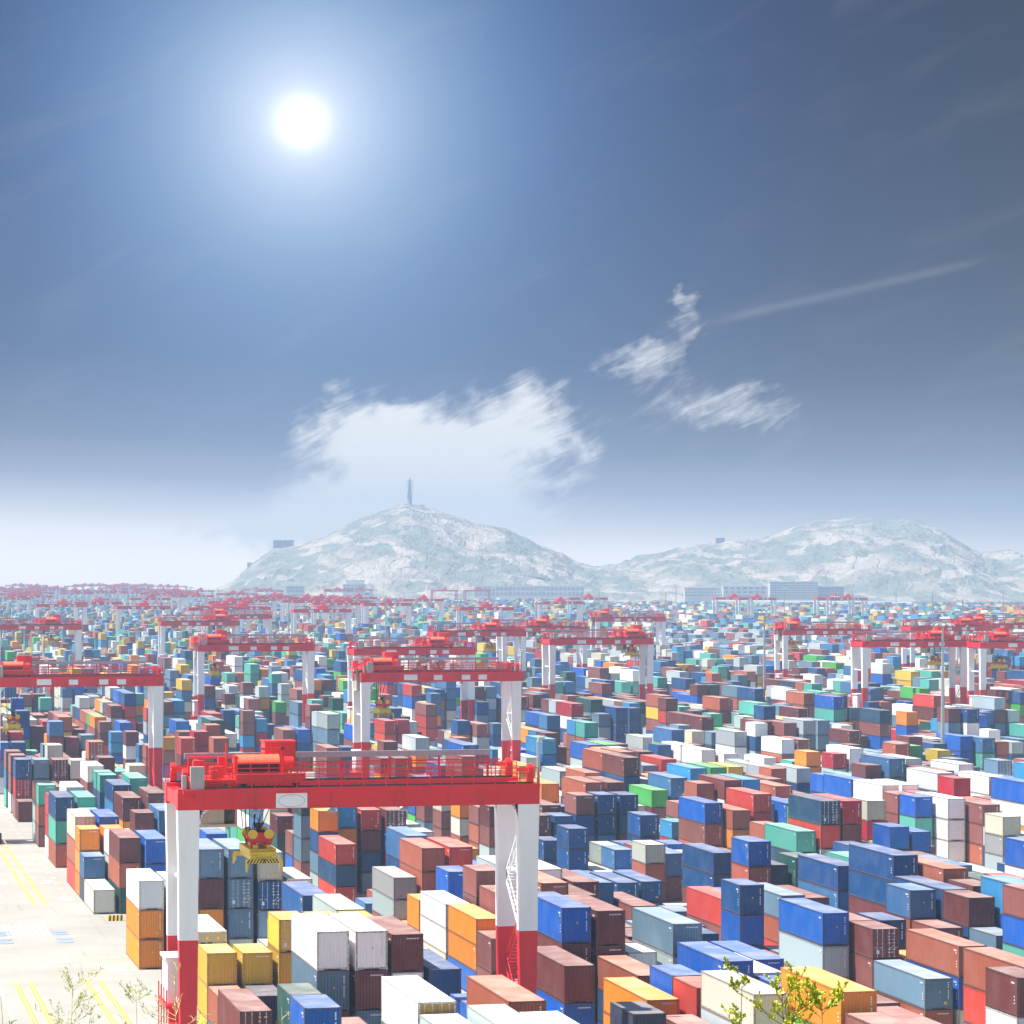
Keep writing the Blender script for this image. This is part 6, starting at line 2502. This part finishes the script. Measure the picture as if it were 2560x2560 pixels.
def far_crane(allred=False):
    b = MB(); b.cur = 0
    for y in (-3.3, 3.3):
        b.box(-12.3, 12.3, y - .5, y + .5, GB, GT); b.box(-12.2, 12.2, y - .6, y - .53, GT + .9, GT + 1.05)
    b.box(-12.3, -11.7, -2.8, 2.8, GB + .1, GT - .1); b.box(11.7, 12.3, -2.8, 2.8, GB + .1, GT - .1); b.box(-2, 2.5, -3, 3, GT + .1, GT + 1.3); b.box(0, 2, 0, 2, GT + 1.303, GT + 2.4)
    for sx in (-1, 1):
        for y in (-3.3, 3.3):
            w = .45 if allred else .66
            b.cur = 0; b.box(sx * 11.6 - w, sx * 11.6 + w, y - .4, y + .4, 0, 12.5)
            b.cur = 0 if allred else 1; b.box(sx * 11.6 - w, sx * 11.6 + w, y - .4, y + .4, 12.5, GB - .003)
    b.cur = 1
    if not allred:
        for a, c in ((-5.8, -3.75), (-1.25, .05), (3.05, 4.35), (5.6, 6.9)): b.box(a, c, -3.85, -3.81, GB + .2, GB + 1.1)
    return b.build('gantry_crane', [M['red'], M['white']])
fc = far_crane(); first = True
FC = [('L', 91, 1443), ('L', 293, 1357), ('L', 349, 1830), ('L', 472, 1300), ('R', 106, 1860), ('R', 305, 1568), ('L', 1346, 1580), ('L', 1425, 1850), ('L', 1790, 1860), ('L', 1847, 1830), ('L', 2043, 1850), ('L', 2075, 1830),
      ('L', 1008, 1750), ('L', 849, 1900), ('L', 719, 1850), ('L', 640, 2000)]
rc = random.Random(8)
for q in range(16): FC.append(('L', rc.uniform(480, 1150), rc.uniform(1150, 1900)))
for q in range(70):
    Z = 1750 + 2500 * rc.random() ** .8; FC.append(('L', rc.uniform(-60, 400) if Z > 3000 else rc.uniform(-60, 560 + 500 * rc.random()), Z))
FC.sort(key=lambda q: q[2])
for side, px, Z in FC:
    o = fc if first else fc.copy()
    if not first: COL.objects.link(o)
    first = False; x, y = crane_at(side, px, Z)
    k = round((x - 36.5) / 27.65); x = 36.5 + 27.65 * k if Z > 1700 and px < 640 else x
    o.location = (x, y, 0)
    where = 'at the left' if px < 560 else ('behind the centre' if px < 1300 else 'at the right')
    tag(o, 'tiny hazy red and white gantry crane far down the yard %s' % where, 'crane', 'distant gantry cranes ' + where)
ar = far_crane(True)
for i, (px, lab) in enumerate(((1080, 'left one of two thin all-red portal frames far behind the centre'), (1162, 'right one of two thin all-red portal frames far behind the centre'))):
    o = ar if i == 0 else ar.copy()
    if i: COL.objects.link(o)
    x, y = crane_at('L', px, 2740); o.location = (x, y, 0); tag(o, lab, 'crane', 'thin red portal frames')

# ---------------------------------------------------------------- lamp masts
def make_mast():
    root = empty('lamp_mast'); b = MB(); b.rings([[(r * math.cos(k * math.pi / 6), r * math.sin(k * math.pi / 6), z) for k in range(12)] for r, z in ((.42, 0), (.36, 10), (.28, 20), (.17, 29.6))])
    b.build('pole', M['steel'], root)
    b = MB()
    for k in range(10):
        a = k * math.pi / 5; b.tube([(0, 0, 29.4), (1.7 * math.cos(a), 1.7 * math.sin(a), 29.3)], .06, 4)
    b.rings([[(r * math.cos(k * math.pi / 8), r * math.sin(k * math.pi / 8), z) for k in range(16)] for r, z in ((.5, 29.1), (.5, 29.7))])
    b.build('lamp_ring', M['steel'], root)
    for k in range(10):
        a = k * math.pi / 5; b = MB(); b.cbox((0, 0, 0), (.75, .55, .22)); o = b.build('floodlight', M['grey'], root); o.location = (1.95 * math.cos(a), 1.95 * math.sin(a), 29.2); o.rotation_euler = (0, .5, a)
    return root
MS = [(2356.6, 541), (1588, 796), (1911, 718), (1339.6, 980), (1664, 1367), (1497, 1500), (2407, 1058), (2087, 1212), (2130, 1735), (1961, 1900), (2331, 1500), (2508, 1790), (834, 1297), (964.6, 1213), (1150, 1031), (1234.6, 1900), (721, 1310),
      (546, 1650), (477, 2000), (1354, 1750), (400, 1900), (318, 2100), (636, 1700), (1690, 2000), (2240, 1950)]
MS.sort(key=lambda q: q[0]); mp = make_mast(); big = min(MS, key=lambda q: q[1])
WORD = ['first', 'second', 'third', 'fourth', 'fifth', 'sixth', 'seventh', 'eighth', 'ninth', 'tenth', 'eleventh', 'twelfth', 'thirteenth', 'fourteenth', 'fifteenth', 'sixteenth', 'seventeenth', 'eighteenth', 'nineteenth', 'twentieth', 'twenty-first', 'twenty-second', 'twenty-third', 'twenty-fourth', 'twenty-fifth']
for i, q in enumerate(MS):
    o = mp if i == 0 else copy_tree(mp); p = at(q[0], HORIZON, q[1]); o.location = (p.x, p.y, 0)
    tag(o, 'thickest tall grey lamp mast, standing at the right in front of the cranes' if q is big else 'slim grey lamp mast among the stacks, %s from the left edge' % WORD[i], 'lamp mast', 'tall lamp masts in the yard')

# ---------------------------------------------------------------- rocky mountains
RIDGE = [(470, 1492), (560, 1470), (600, 1448), (618, 1434), (651, 1398), (695, 1372), (757, 1360), (809, 1341), (876, 1310), (913, 1292), (970, 1277), (1021, 1262), (1078, 1272), (1125, 1287), (1187, 1313), (1265, 1323), (1316, 1349), (1378, 1373), (1430, 1406),
         (1482, 1418), (1536, 1412), (1620, 1387), (1715, 1367), (1790, 1360), (1815, 1353), (1871, 1357), (1927, 1337), (1983, 1317), (2039, 1303), (2095, 1299), (2151, 1295), (2207, 1301), (2263, 1300), (2318, 1317), (2363, 1345), (2402, 1370), (2453, 1384), (2503, 1374), (2560, 1390), (2700, 1350), (2950, 1400), (3200, 1480)]
RZ = 3900.0
def ridge_h(px): return EYE + (HORIZON - np.interp(px, [r[0] for r in RIDGE], [r[1] for r in RIDGE])) / F * RZ
nu, nv = 620, 150; P = []
for i in range(nv + 1):
    t = i / nv; Z = 3130 + (4600 - 3130) * t; u = (Z - 3130) / (RZ - 3130)
    for jx in range(nu + 1):
        px = 440 + (3200 - 440) * jx / nu
        prof = math.sin(min(1, u) * math.pi / 2) ** 1.25 if u < 1 else max(0, 1 - (u - 1) * 1.1)
        X = (px - 1280) * RZ / F
        r1 = noise.ridged_multi_fractal(Vector((X * .0067, Z * .0058, 1.3)), 1.0, 2.1, 5, 1.0, 2.0) - 1.2
        r2 = noise.fractal(Vector((X * .039, Z * .026, 7.7)), .9, 2.1, 5)
        h = float(ridge_h(px)) * prof; k = min(1, h / 30) * (.35 if abs(u - 1) < .06 else 1)
        z = h * (1 + .0 * r1) + k * (r1 * 5.5 + r2 * 4.2) * (1 if u < .93 else .55)
        X2 = (px - 1280) * (RZ * .55 + Z * .45) / F
        P.append((X2 * CT + Z * ST, -X2 * ST + Z * CT, max(z, -2)))
b = MB(); b.faces(P, [(i * (nu + 1) + j, i * (nu + 1) + j + 1, (i + 1) * (nu + 1) + j + 1, (i + 1) * (nu + 1) + j) for i in range(nv) for j in range(nu)])
def rock_fn(g, bs):
    co = g.n('ShaderNodeTexCoord').outputs['Object']
    mp = g.n('ShaderNodeMapping'); g.put(mp.inputs[0], co); mp.inputs['Scale'].default_value = (1, .5, 1.6); mp.inputs['Rotation'].default_value = (.3, .35, 0)
    wv = g.n('ShaderNodeTexNoise'); g.put(wv.inputs['Vector'], mp.outputs[0]); wv.inputs['Scale'].default_value = .02; wv.inputs['Detail'].default_value = 3
    p2 = g.v('ADD', mp.outputs[0], g.v('MULTIPLY', wv.outputs['Color'], (45, 45, 45)))
    vo = g.n('ShaderNodeTexVoronoi', feature='DISTANCE_TO_EDGE'); g.put(vo.inputs['Vector'], p2); vo.inputs['Scale'].default_value = .042
    vo2 = g.n('ShaderNodeTexVoronoi', feature='F1'); g.put(vo2.inputs['Vector'], p2); vo2.inputs['Scale'].default_value = .042
    n1 = g.noise(mp.outputs[0], .011, 7, .62, .5); n2 = g.noise(mp.outputs[0], .05, 6, .7)
    sc = g.n('ShaderNodeSeparateColor'); g.put(sc.inputs[0], vo2.outputs['Color'])
    rockm = g.m('ADD', g.m('MULTIPLY', n1, .9), g.m('ADD', g.m('MULTIPLY', sc.outputs[0], .30), g.m('MULTIPLY', n2, .35)))
    rock = g.m('MULTIPLY', g.mapr(rockm, .66, .92), g.mapr(vo.outputs[0], .0, .07, .75, 1))
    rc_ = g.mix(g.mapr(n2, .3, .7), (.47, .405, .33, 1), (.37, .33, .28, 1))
    hazed_veg = g.mix(g.mapr(g.noise(co, .035, 6, .7), .35, .65), (.15, .175, .145, 1), (.22, .24, .20, 1))  # scrub painted paler than its own colour, standing in for distance haze
    g.put(bs.inputs['Base Color'], g.mix(rock, hazed_veg, rc_))
    bp = g.n('ShaderNodeBump'); bp.inputs['Strength'].default_value = .8; bp.inputs['Distance'].default_value = 6; g.put(bp.inputs['Height'], g.m('ADD', n2, rock)); g.put(bs.inputs['Normal'], bp.outputs[0])
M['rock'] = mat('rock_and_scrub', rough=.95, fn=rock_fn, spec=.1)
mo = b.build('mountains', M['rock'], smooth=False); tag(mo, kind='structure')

# ---------------------------------------------------------------- buildings round the mountains
M['wall'] = mat('pale_building_wall', rough=.7, fn=worn((.66, .66, .64), (.40, .40, .38), .1, .3))
M['wallgrey'] = mat('grey_building_wall', rough=.7, fn=worn((.34, .38, .40), (.25, .27, .28), .1, .3))
M['window'] = mat('window_band_glass', (.25, .30, .34), .25)
M['blueroof'] = mat('blue_sheet_roof', (.04, .20, .42), .5)
def frame_at(px0, px1, Z):
    a, c = at(px0, HORIZON, Z), at(px1, HORIZON, Z); return Vector((a.x, a.y, 0)), (Vector((c.x, c.y, 0)) - Vector((a.x, a.y, 0))).length
def zat(v, Z): return EYE - (v - HORIZON) * Z / F
def building(name, px0, px1, v0, v1, Z, d, label, cat, floors=3, cols=8, wm='wall', steps=1, base=25):
    """block facing the yard, top at row v0, foot at row v1"""
    o, w = frame_at(px0, px1, Z); root = empty(name, (o.x, o.y, 0), -TH); zt, zb = zat(v0, Z), zat(v1, Z)
    b = MB(); b.box(0, w, 0, d, zb - base, zt)
    if steps > 1:
        for k in range(1, steps): b.box(w * .12 * k, w * (1 - .06 * k), d * .2 * k, d, zt + (k - 1) * 3.6 + .003, zt + k * 3.6)
    b.build('wall', M[wm], root)
    b = MB(); b.box(-.6, w + .6, -.6, d + .6, zt + (steps - 1) * 3.6 + .006, zt + (steps - 1) * 3.6 + .8) if steps == 1 else b.box(w * .12 * (steps - 1) - .5, w * (1 - .06 * (steps - 1)) + .5, d * .2 * (steps - 1) - .5, d, zt + (steps - 1) * 3.6 + .006, zt + (steps - 1) * 3.6 + .8)
    b.build('roof', M[wm], root)
    fh = (zt - zb) / floors
    for f in range(floors):
        b = MB()
        for c in range(cols):
            x0 = w * (c + .18) / cols; x1 = w * (c + .82) / cols; b.box(x0, x1, -.15, .05, zb + fh * (f + .3), zb + fh * (f + .78))
        b.build('window_band', M['window'], root)
    tag(root, label, cat); return root
building('office_block', 683, 731, 1352, 1374, 3870, 22, 'dark grey block with flat roof on the left shoulder of the mountain', 'building', 2, 4, 'wallgrey', 1, 40)
building('hut', 618, 634, 1408, 1424, 3830, 12, 'small dark hut at the far left foot of the mountain', 'building', 1, 2, 'wallgrey', 1, 40)
building('stepped_building', 1058, 1155, 1412, 1436, 3560, 30, 'white stepped building with long balconies low on the central mountain', 'building', 3, 3, 'wall', 3, 30)
building('low_building', 924, 990, 1416, 1427, 3590, 16, 'long low white building left of the stepped one on the mountain', 'building', 1, 10, 'wall', 1, 30)
building('houses', 716, 760, 1466, 1482, 3240, 16, 'white houses at the foot of the mountain, left', 'building', 2, 6, 'wall', 1, 8)
building('terrace_houses', 858, 912, 1460, 1482, 3240, 16, 'pale stacked houses at the foot of the central mountain', 'building', 3, 6, 'wall', 2, 8)
building('depot_building', 1228, 1370, 1440, 1458, 3390, 24, 'plain beige hall above the white arcade wall', 'building', 1, 3, 'wall', 1, 30)
building('port_office', 1925, 2045, 1455, 1497, 3160, 24, 'tall white office with many windows before the right mountain', 'building', 7, 22, 'wall', 1, 8)
building('glass_annex', 2045, 2110, 1468, 1497, 3167, 20, 'lower bluish annex joined to the white office at the right', 'building', 4, 10, 'wallgrey', 1, 8)
building('terminal_hall', 1712, 1800, 1470, 1492, 3160, 24, 'white terminal hall with blue stripes left of the slanted building', 'building', 3, 12, 'wall', 1, 8)
building('slanted_hall', 1808, 1916, 1466, 1486, 3140, 24, 'white hall with slanted bays between the terminal and the office', 'building', 2, 7, 'wall', 1, 8)
building('white_shed', 2320, 2480, 1536, 1548, 2600, 12, 'long white shed with blue roof edge near the right edge', 'shed', 1, 12, 'wall', 1, 3)
building('gate_house', 2530, 2556, 1531, 1556, 2500, 10, 'white square tower house at the right edge', 'building', 2, 2, 'wall', 1, 3)
building('warehouse', 2050, 2250, 1540, 1552, 2450, 14, 'long white warehouse with round openings right of centre', 'warehouse', 1, 11, 'wall', 1, 3)
for k, (a, c, v, Z) in enumerate(((750, 880, 1433, 3560), (770, 860, 1447, 3480))):
    o, w = frame_at(a, c, Z); root = empty('terrace_wall', (o.x, o.y, 0), -TH); z = zat(v, Z); b = MB(); b.box(0, w, 0, 4, z - 12, z); b.build('wall', M['wall'], root)
    for q in range(14): b = MB(); b.hexa([(w * q / 14 + 1, -.4, z - 9), (w * q / 14 + 2.2, -.4, z - 9), (w * q / 14 + 2.2, -.02, z - 9), (w * q / 14 + 1, -.02, z - 9), (w * q / 14 + 4, -.4, z - 1), (w * q / 14 + 5.2, -.4, z - 1), (w * q / 14 + 5.2, -.02, z - 1), (w * q / 14 + 4, -.02, z - 1)]); b.build('buttress', M['wall'], root)
    tag(root, '%s ribbed concrete terrace wall on the mountain foot' % ('upper', 'lower')[k], 'retaining wall')
o, w = frame_at(1186, 1460, 3150); root = empty('arcade_wall', (o.x, o.y, 0), -TH); z = zat(1464, 3150); b = MB(); b.box(0, w, 0, 5, 0, z); b.build('wall', M['wall'], root)
for r in range(2):
    for q in range(26):
        b = MB(); x = w * (q + .5) / 26; zz = z - 5.2 - r * 5.5
        b.poly([(x - 1.9, -.05, zz), (x + 1.9, -.05, zz)] + [(x + 1.9 * math.cos(t * math.pi / 6), -.05, zz + 2 + 1.9 * math.sin(t * math.pi / 6)) for t in range(7)]); b.build('arch', M['wallgrey'], root)
tag(root, 'long white retaining wall with two rows of arches below the saddle', 'retaining wall')
# tower with stacked rings on the summit
p = at(1024, HORIZON, 3892); root = empty('signal_tower', (p.x, p.y, 0)); zt = zat(1194, 3892); zb = zat(1262, 3892) - 12
b = MB(); b.rings([[(r * math.cos(k * math.pi / 6), r * math.sin(k * math.pi / 6), z) for k in range(12)] for r, z in ((3.3, zb), (3.0, zt - 24), (1.8, zt - 17), (1.0, zt))]); b.build('shaft', M['wallgrey'], root)
for q in range(8):
    z = zt - 25 + q * 2.9; b = MB(); b.rings([[(r * math.cos(k * math.pi / 8), r * math.sin(k * math.pi / 8), zz) for k in range(16)] for r, zz in ((4.9, z), (4.9, z + .9))]); b.build('gallery_ring', M['wallgrey'], root)
tag(root, 'tall round tower with stacked rings on the summit of the central mountain', 'tower')
building('summit_station', 995, 1060, 1264, 1274, 3880, 10, 'low station buildings at the foot of the summit tower', 'building', 1, 6, 'wallgrey', 1, 20)
building('summit_hut', 1790, 1812, 1346, 1358, 3892, 10, 'small hut on the ridge of the right mountain', 'building', 1, 2, 'wallgrey', 1, 20)
# viaduct
root = empty('viaduct'); p0, p1 = at(1790, HORIZON, 3120), at(2290, HORIZON, 2900); b = MB(); d = (p1 - p0); L = Vector((d.x, d.y, 0)).length; root.location = (p0.x, p0.y, 0); root.rotation_euler = (0, 0, math.atan2(d.y, d.x))
b.box(0, L, -6, 6, 8.6, 10.4); b.box(0, L, -6.3, -6.003, 10.0, 11.4); b.build('deck', M['wall'], root)
for q in range(26): b = MB(); x = L * (q + .5) / 26; b.box(x - 1.2, x + 1.2, -4, 4, 0, 8.597); b.build('pillar', M['wall'], root)
tag(root, 'long pale road viaduct on pillars crossing before the right mountain', 'viaduct')
o, w = frame_at(1471, 1604, 3300); root = empty('storage_tank', (o.x, o.y, 0), -TH); b = MB(); b.tube([(0, 0, 4.6), (w, 0, 4.6)], 2.6, 16); b.build('barrel', M['white'], root, True)
for q in range(6): b = MB(); x = w * (q + .5) / 6; b.box(x - .5, x + .5, -2, 2, 0, 2.6); b.build('saddle', M['wall'], root)
tag(root, 'long white horizontal tank lying right of centre far behind', 'tank')

# striped concrete barrier and flatbed trailer
p = at(288, 2301, F * EYE / (2302 - HORIZON)); root = empty('road_barrier', (p.x, p.y, 0)); b = MB()
b.hexa([(-.9, -.3, 0), (.9, -.3, 0), (.9, .3, 0), (-.9, .3, 0), (-.84, -.1, .62), (.84, -.1, .62), (.84, .1, .62), (-.84, .1, .62)]); b.build('block', M['lineyellow'], root)
b = MB()
for q in range(4):
    x = -.72 + q * .42; b.poly([(x, -.305, .01), (x + .2, -.305, .01), (x + .26, -.108, .61), (x + .06, -.108, .61)]); b.poly([(x + .06, -.1, .625), (x + .26, -.1, .625), (x + .26, .1, .625), (x + .06, .1, .625)])
b.build('black_stripe', M['black'], root); tag(root, 'small yellow and black striped block on the ground by the road', 'barrier')
p = at(1690, HORIZON, 332); root = empty('flatbed_trailer', (p.x, p.y, 0)); b = MB(); b.box(-6.1, 6.1, -1.2, 1.2, 1.25, 1.42); b.build('deck', M['cream'], root)
b = MB(); b.box(-6, 6, -.5, -.3, .85, 1.247); b.box(-6, 6, .3, .5, .85, 1.247); b.box(-2, -1.6, -1.1, 1.1, .3, 1.2); b.build('chassis', M['red'], root)
for x in (2.6, 3.8, 5.0):
    for y in (-1.0, 1.0): b = MB(); b.rings([[(x + .5 * math.cos(a), y + e, .5 + .5 * math.sin(a)) for a in (k * math.pi / 8 for k in range(16))] for e in (-.15, .15)]); b.build('wheel', M['dark'], root)
tag(root, 'empty flatbed trailer with cream deck parked between the stacks', 'trailer')

# ---------------------------------------------------------------- young foreground plants on the slope below the camera
def leaf_fn(c0, c1):
    def fn(g, b):
        co = g.n('ShaderNodeTexCoord').outputs['Object']
        g.put(b.inputs['Base Color'], g.mix(g.mapr(g.noise(co, 14, 3, .6), .35, .65), (*c0, 1), (*c1, 1))); b.inputs['Subsurface Weight'].default_value = 0
    return fn
M['leafyellow'] = mat('yellow_green_leaf', rough=.5, fn=leaf_fn((.42, .50, .03), (.62, .62, .04)))
M['leafbamboo'] = mat('bamboo_leaf', rough=.5, fn=leaf_fn((.34, .48, .06), (.60, .58, .14)))
M['bark'] = mat('thin_bark', rough=.8, fn=worn((.20, .15, .09), (.09, .07, .04), 20, .5))
M['barkpale'] = mat('pale_twig', rough=.8, fn=worn((.62, .52, .28), (.40, .32, .16), 20, .5))
def plant(name, px, v_top, Z, seed, spread, leaf, nbranch, lmat, bmat, label, cat, lean=0.0, leaves=14, scale=1.0, width=.3):
    r = random.Random(seed); top = at(px, v_top, Z); gx = top.x - ST * lean; base = Vector((top.x - lean * CT, top.y + lean * ST, hill_z(Z) - .1)); root = empty(name, base)
    st = MB(); lf = MB(); H = (top - base); 
    def addleaf(p, d, s):
        d = d.normalized(); sd = d.cross(Vector((r.uniform(-1, 1), r.uniform(-1, 1), r.uniform(-.2, 1)))).normalized(); up = d.cross(sd)
        w = s * width; m_ = p + d * s * .5 - up * s * .06; e = p + d * s
        lf.faces([p, m_ + sd * w, e, m_ - sd * w, m_ + up * s * .08], [(0, 1, 4), (1, 2, 4), (2, 3, 4), (3, 0, 4)])
    def branch(p0, d, L, rad, depth_):
        pts = [p0]; n = 6
        for i in range(n):
            d = (d + Vector((r.uniform(-.22, .22), r.uniform(-.22, .22), r.uniform(-.1, .16)))).normalized(); pts.append(pts[-1] + d * L / n)
        st.tube(pts, rad, 5, rad * .35)
        if depth_ > 0:
            for i in range(2, n + 1):
                for q in range(2 if depth_ > 1 else 1):
                    dd = (d * .7 + Vector((r.uniform(-1, 1), r.uniform(-1, 1), r.uniform(-.1, .8)))).normalized(); branch(pts[i], dd, L * r.uniform(.32, .55), rad * .5, depth_ - 1)
        if depth_ <= 1:
            for q in range(leaves):
                t = r.uniform(.25, 1) * n; i = min(n - 1, int(t)); p = pts[i].lerp(pts[i + 1], t - i)
                addleaf(p, d + Vector((r.uniform(-1, 1), r.uniform(-1, 1), r.uniform(-.5, .9))) * .9, leaf * r.uniform(.6, 1.2))
    pts = [Vector((0, 0, 0))]
    for i in range(1, 9): t = i / 8; pts.append(Vector((H.x * t + math.sin(t * 3) * .05 * scale, H.y * t, H.z * t)) + Vector((r.uniform(-1, 1), r.uniform(-1, 1), 0)) * .02)
    st.tube(pts, .016 * scale, 6, .004 * scale)
    for q in range(nbranch):
        t = r.uniform(.66, 1.0); i = min(7, int(t * 8)); p = pts[i].lerp(pts[i + 1], t * 8 - i) if i < 8 else pts[8]
        a = r.uniform(0, 2 * math.pi); branch(p, Vector((math.cos(a), math.sin(a), r.uniform(.2, 1.0))).normalized(), spread * r.uniform(.5, 1) * (1.25 - t * .6), .006 * scale, 1)
    st.build('stem', M[bmat], root); lf.build('foliage', M[lmat], root); tag(root, label, cat)
plant('bamboo_sprig', 185, 2462, 21, 4, .34, .030, 44, 'leafbamboo', 'barkpale', 'sparse bamboo sprig over the road at the lower left', 'plant', .16, 6, .38, .11)
plant('bamboo_sprig', 335, 2488, 21, 9, .28, .030, 34, 'leafbamboo', 'barkpale', 'smaller bamboo sprig left of the nearest crane leg', 'plant', -.10, 6, .38, .11)
plant('thin_twigs', 435, 2425, 20, 6, .34, .03, 18, 'leafbamboo', 'barkpale', 'thin golden twigs in front of the nearest crane leg', 'plant', .08, 2, .6, .14)
plant('thin_twigs', 700, 2520, 20, 16, .14, .022, 6, 'leafbamboo', 'barkpale', 'tiny bare golden twig before the brown container with doors', 'plant', .05, 0, .5, .16)
plant('green_shrub', 1960, 2470, 17, 12, .30, .022, 30, 'leafyellow', 'bark', 'leafy yellow green bush at the bottom edge, right of centre', 'shrub', -.05, 15, .6, .36)
plant('green_shrub', 1858, 2440, 17, 31, .22, .022, 16, 'leafyellow', 'bark', 'leafy branch reaching left over the cream container', 'shrub', .22, 14, .45, .36)
plant('green_shrub', 2050, 2475, 17, 23, .28, .022, 22, 'leafyellow', 'bark', 'leafy twigs in front of the long orange container', 'shrub', -.12, 15, .45, .36)
plant('green_shrub', 1980, 2425, 17, 53, .12, .020, 7, 'leafyellow', 'bark', 'single tall leafy twig rising above the bush', 'shrub', -.02, 9, .35, .36)
plant('bamboo_sprig', 5, 2490, 21, 41, .16, .036, 10, 'leafbamboo', 'barkpale', 'bit of bamboo sprig at the very left edge', 'plant', 0, 5, .5, .12)

# ---------------------------------------------------------------- haze
hz = bpy.data.materials.new('haze'); hz.use_nodes = True; nt = hz.node_tree; nt.nodes.clear()
vol = nt.nodes.new('ShaderNodeVolumePrincipled'); vol.inputs['Color'].default_value = (.45, .62, .84, 1); vol.inputs['Density'].default_value = .00027; vol.inputs['Anisotropy'].default_value = 0
ou = nt.nodes.new('ShaderNodeOutputMaterial'); nt.links.new(vol.outputs[0], ou.inputs['Volume'])
b = MB(); b.box(-900, 2500, -300, 4980, -3.5, 168); tag(b.build('haze', hz), kind='stuff')
print('objects', len(bpy.data.objects))
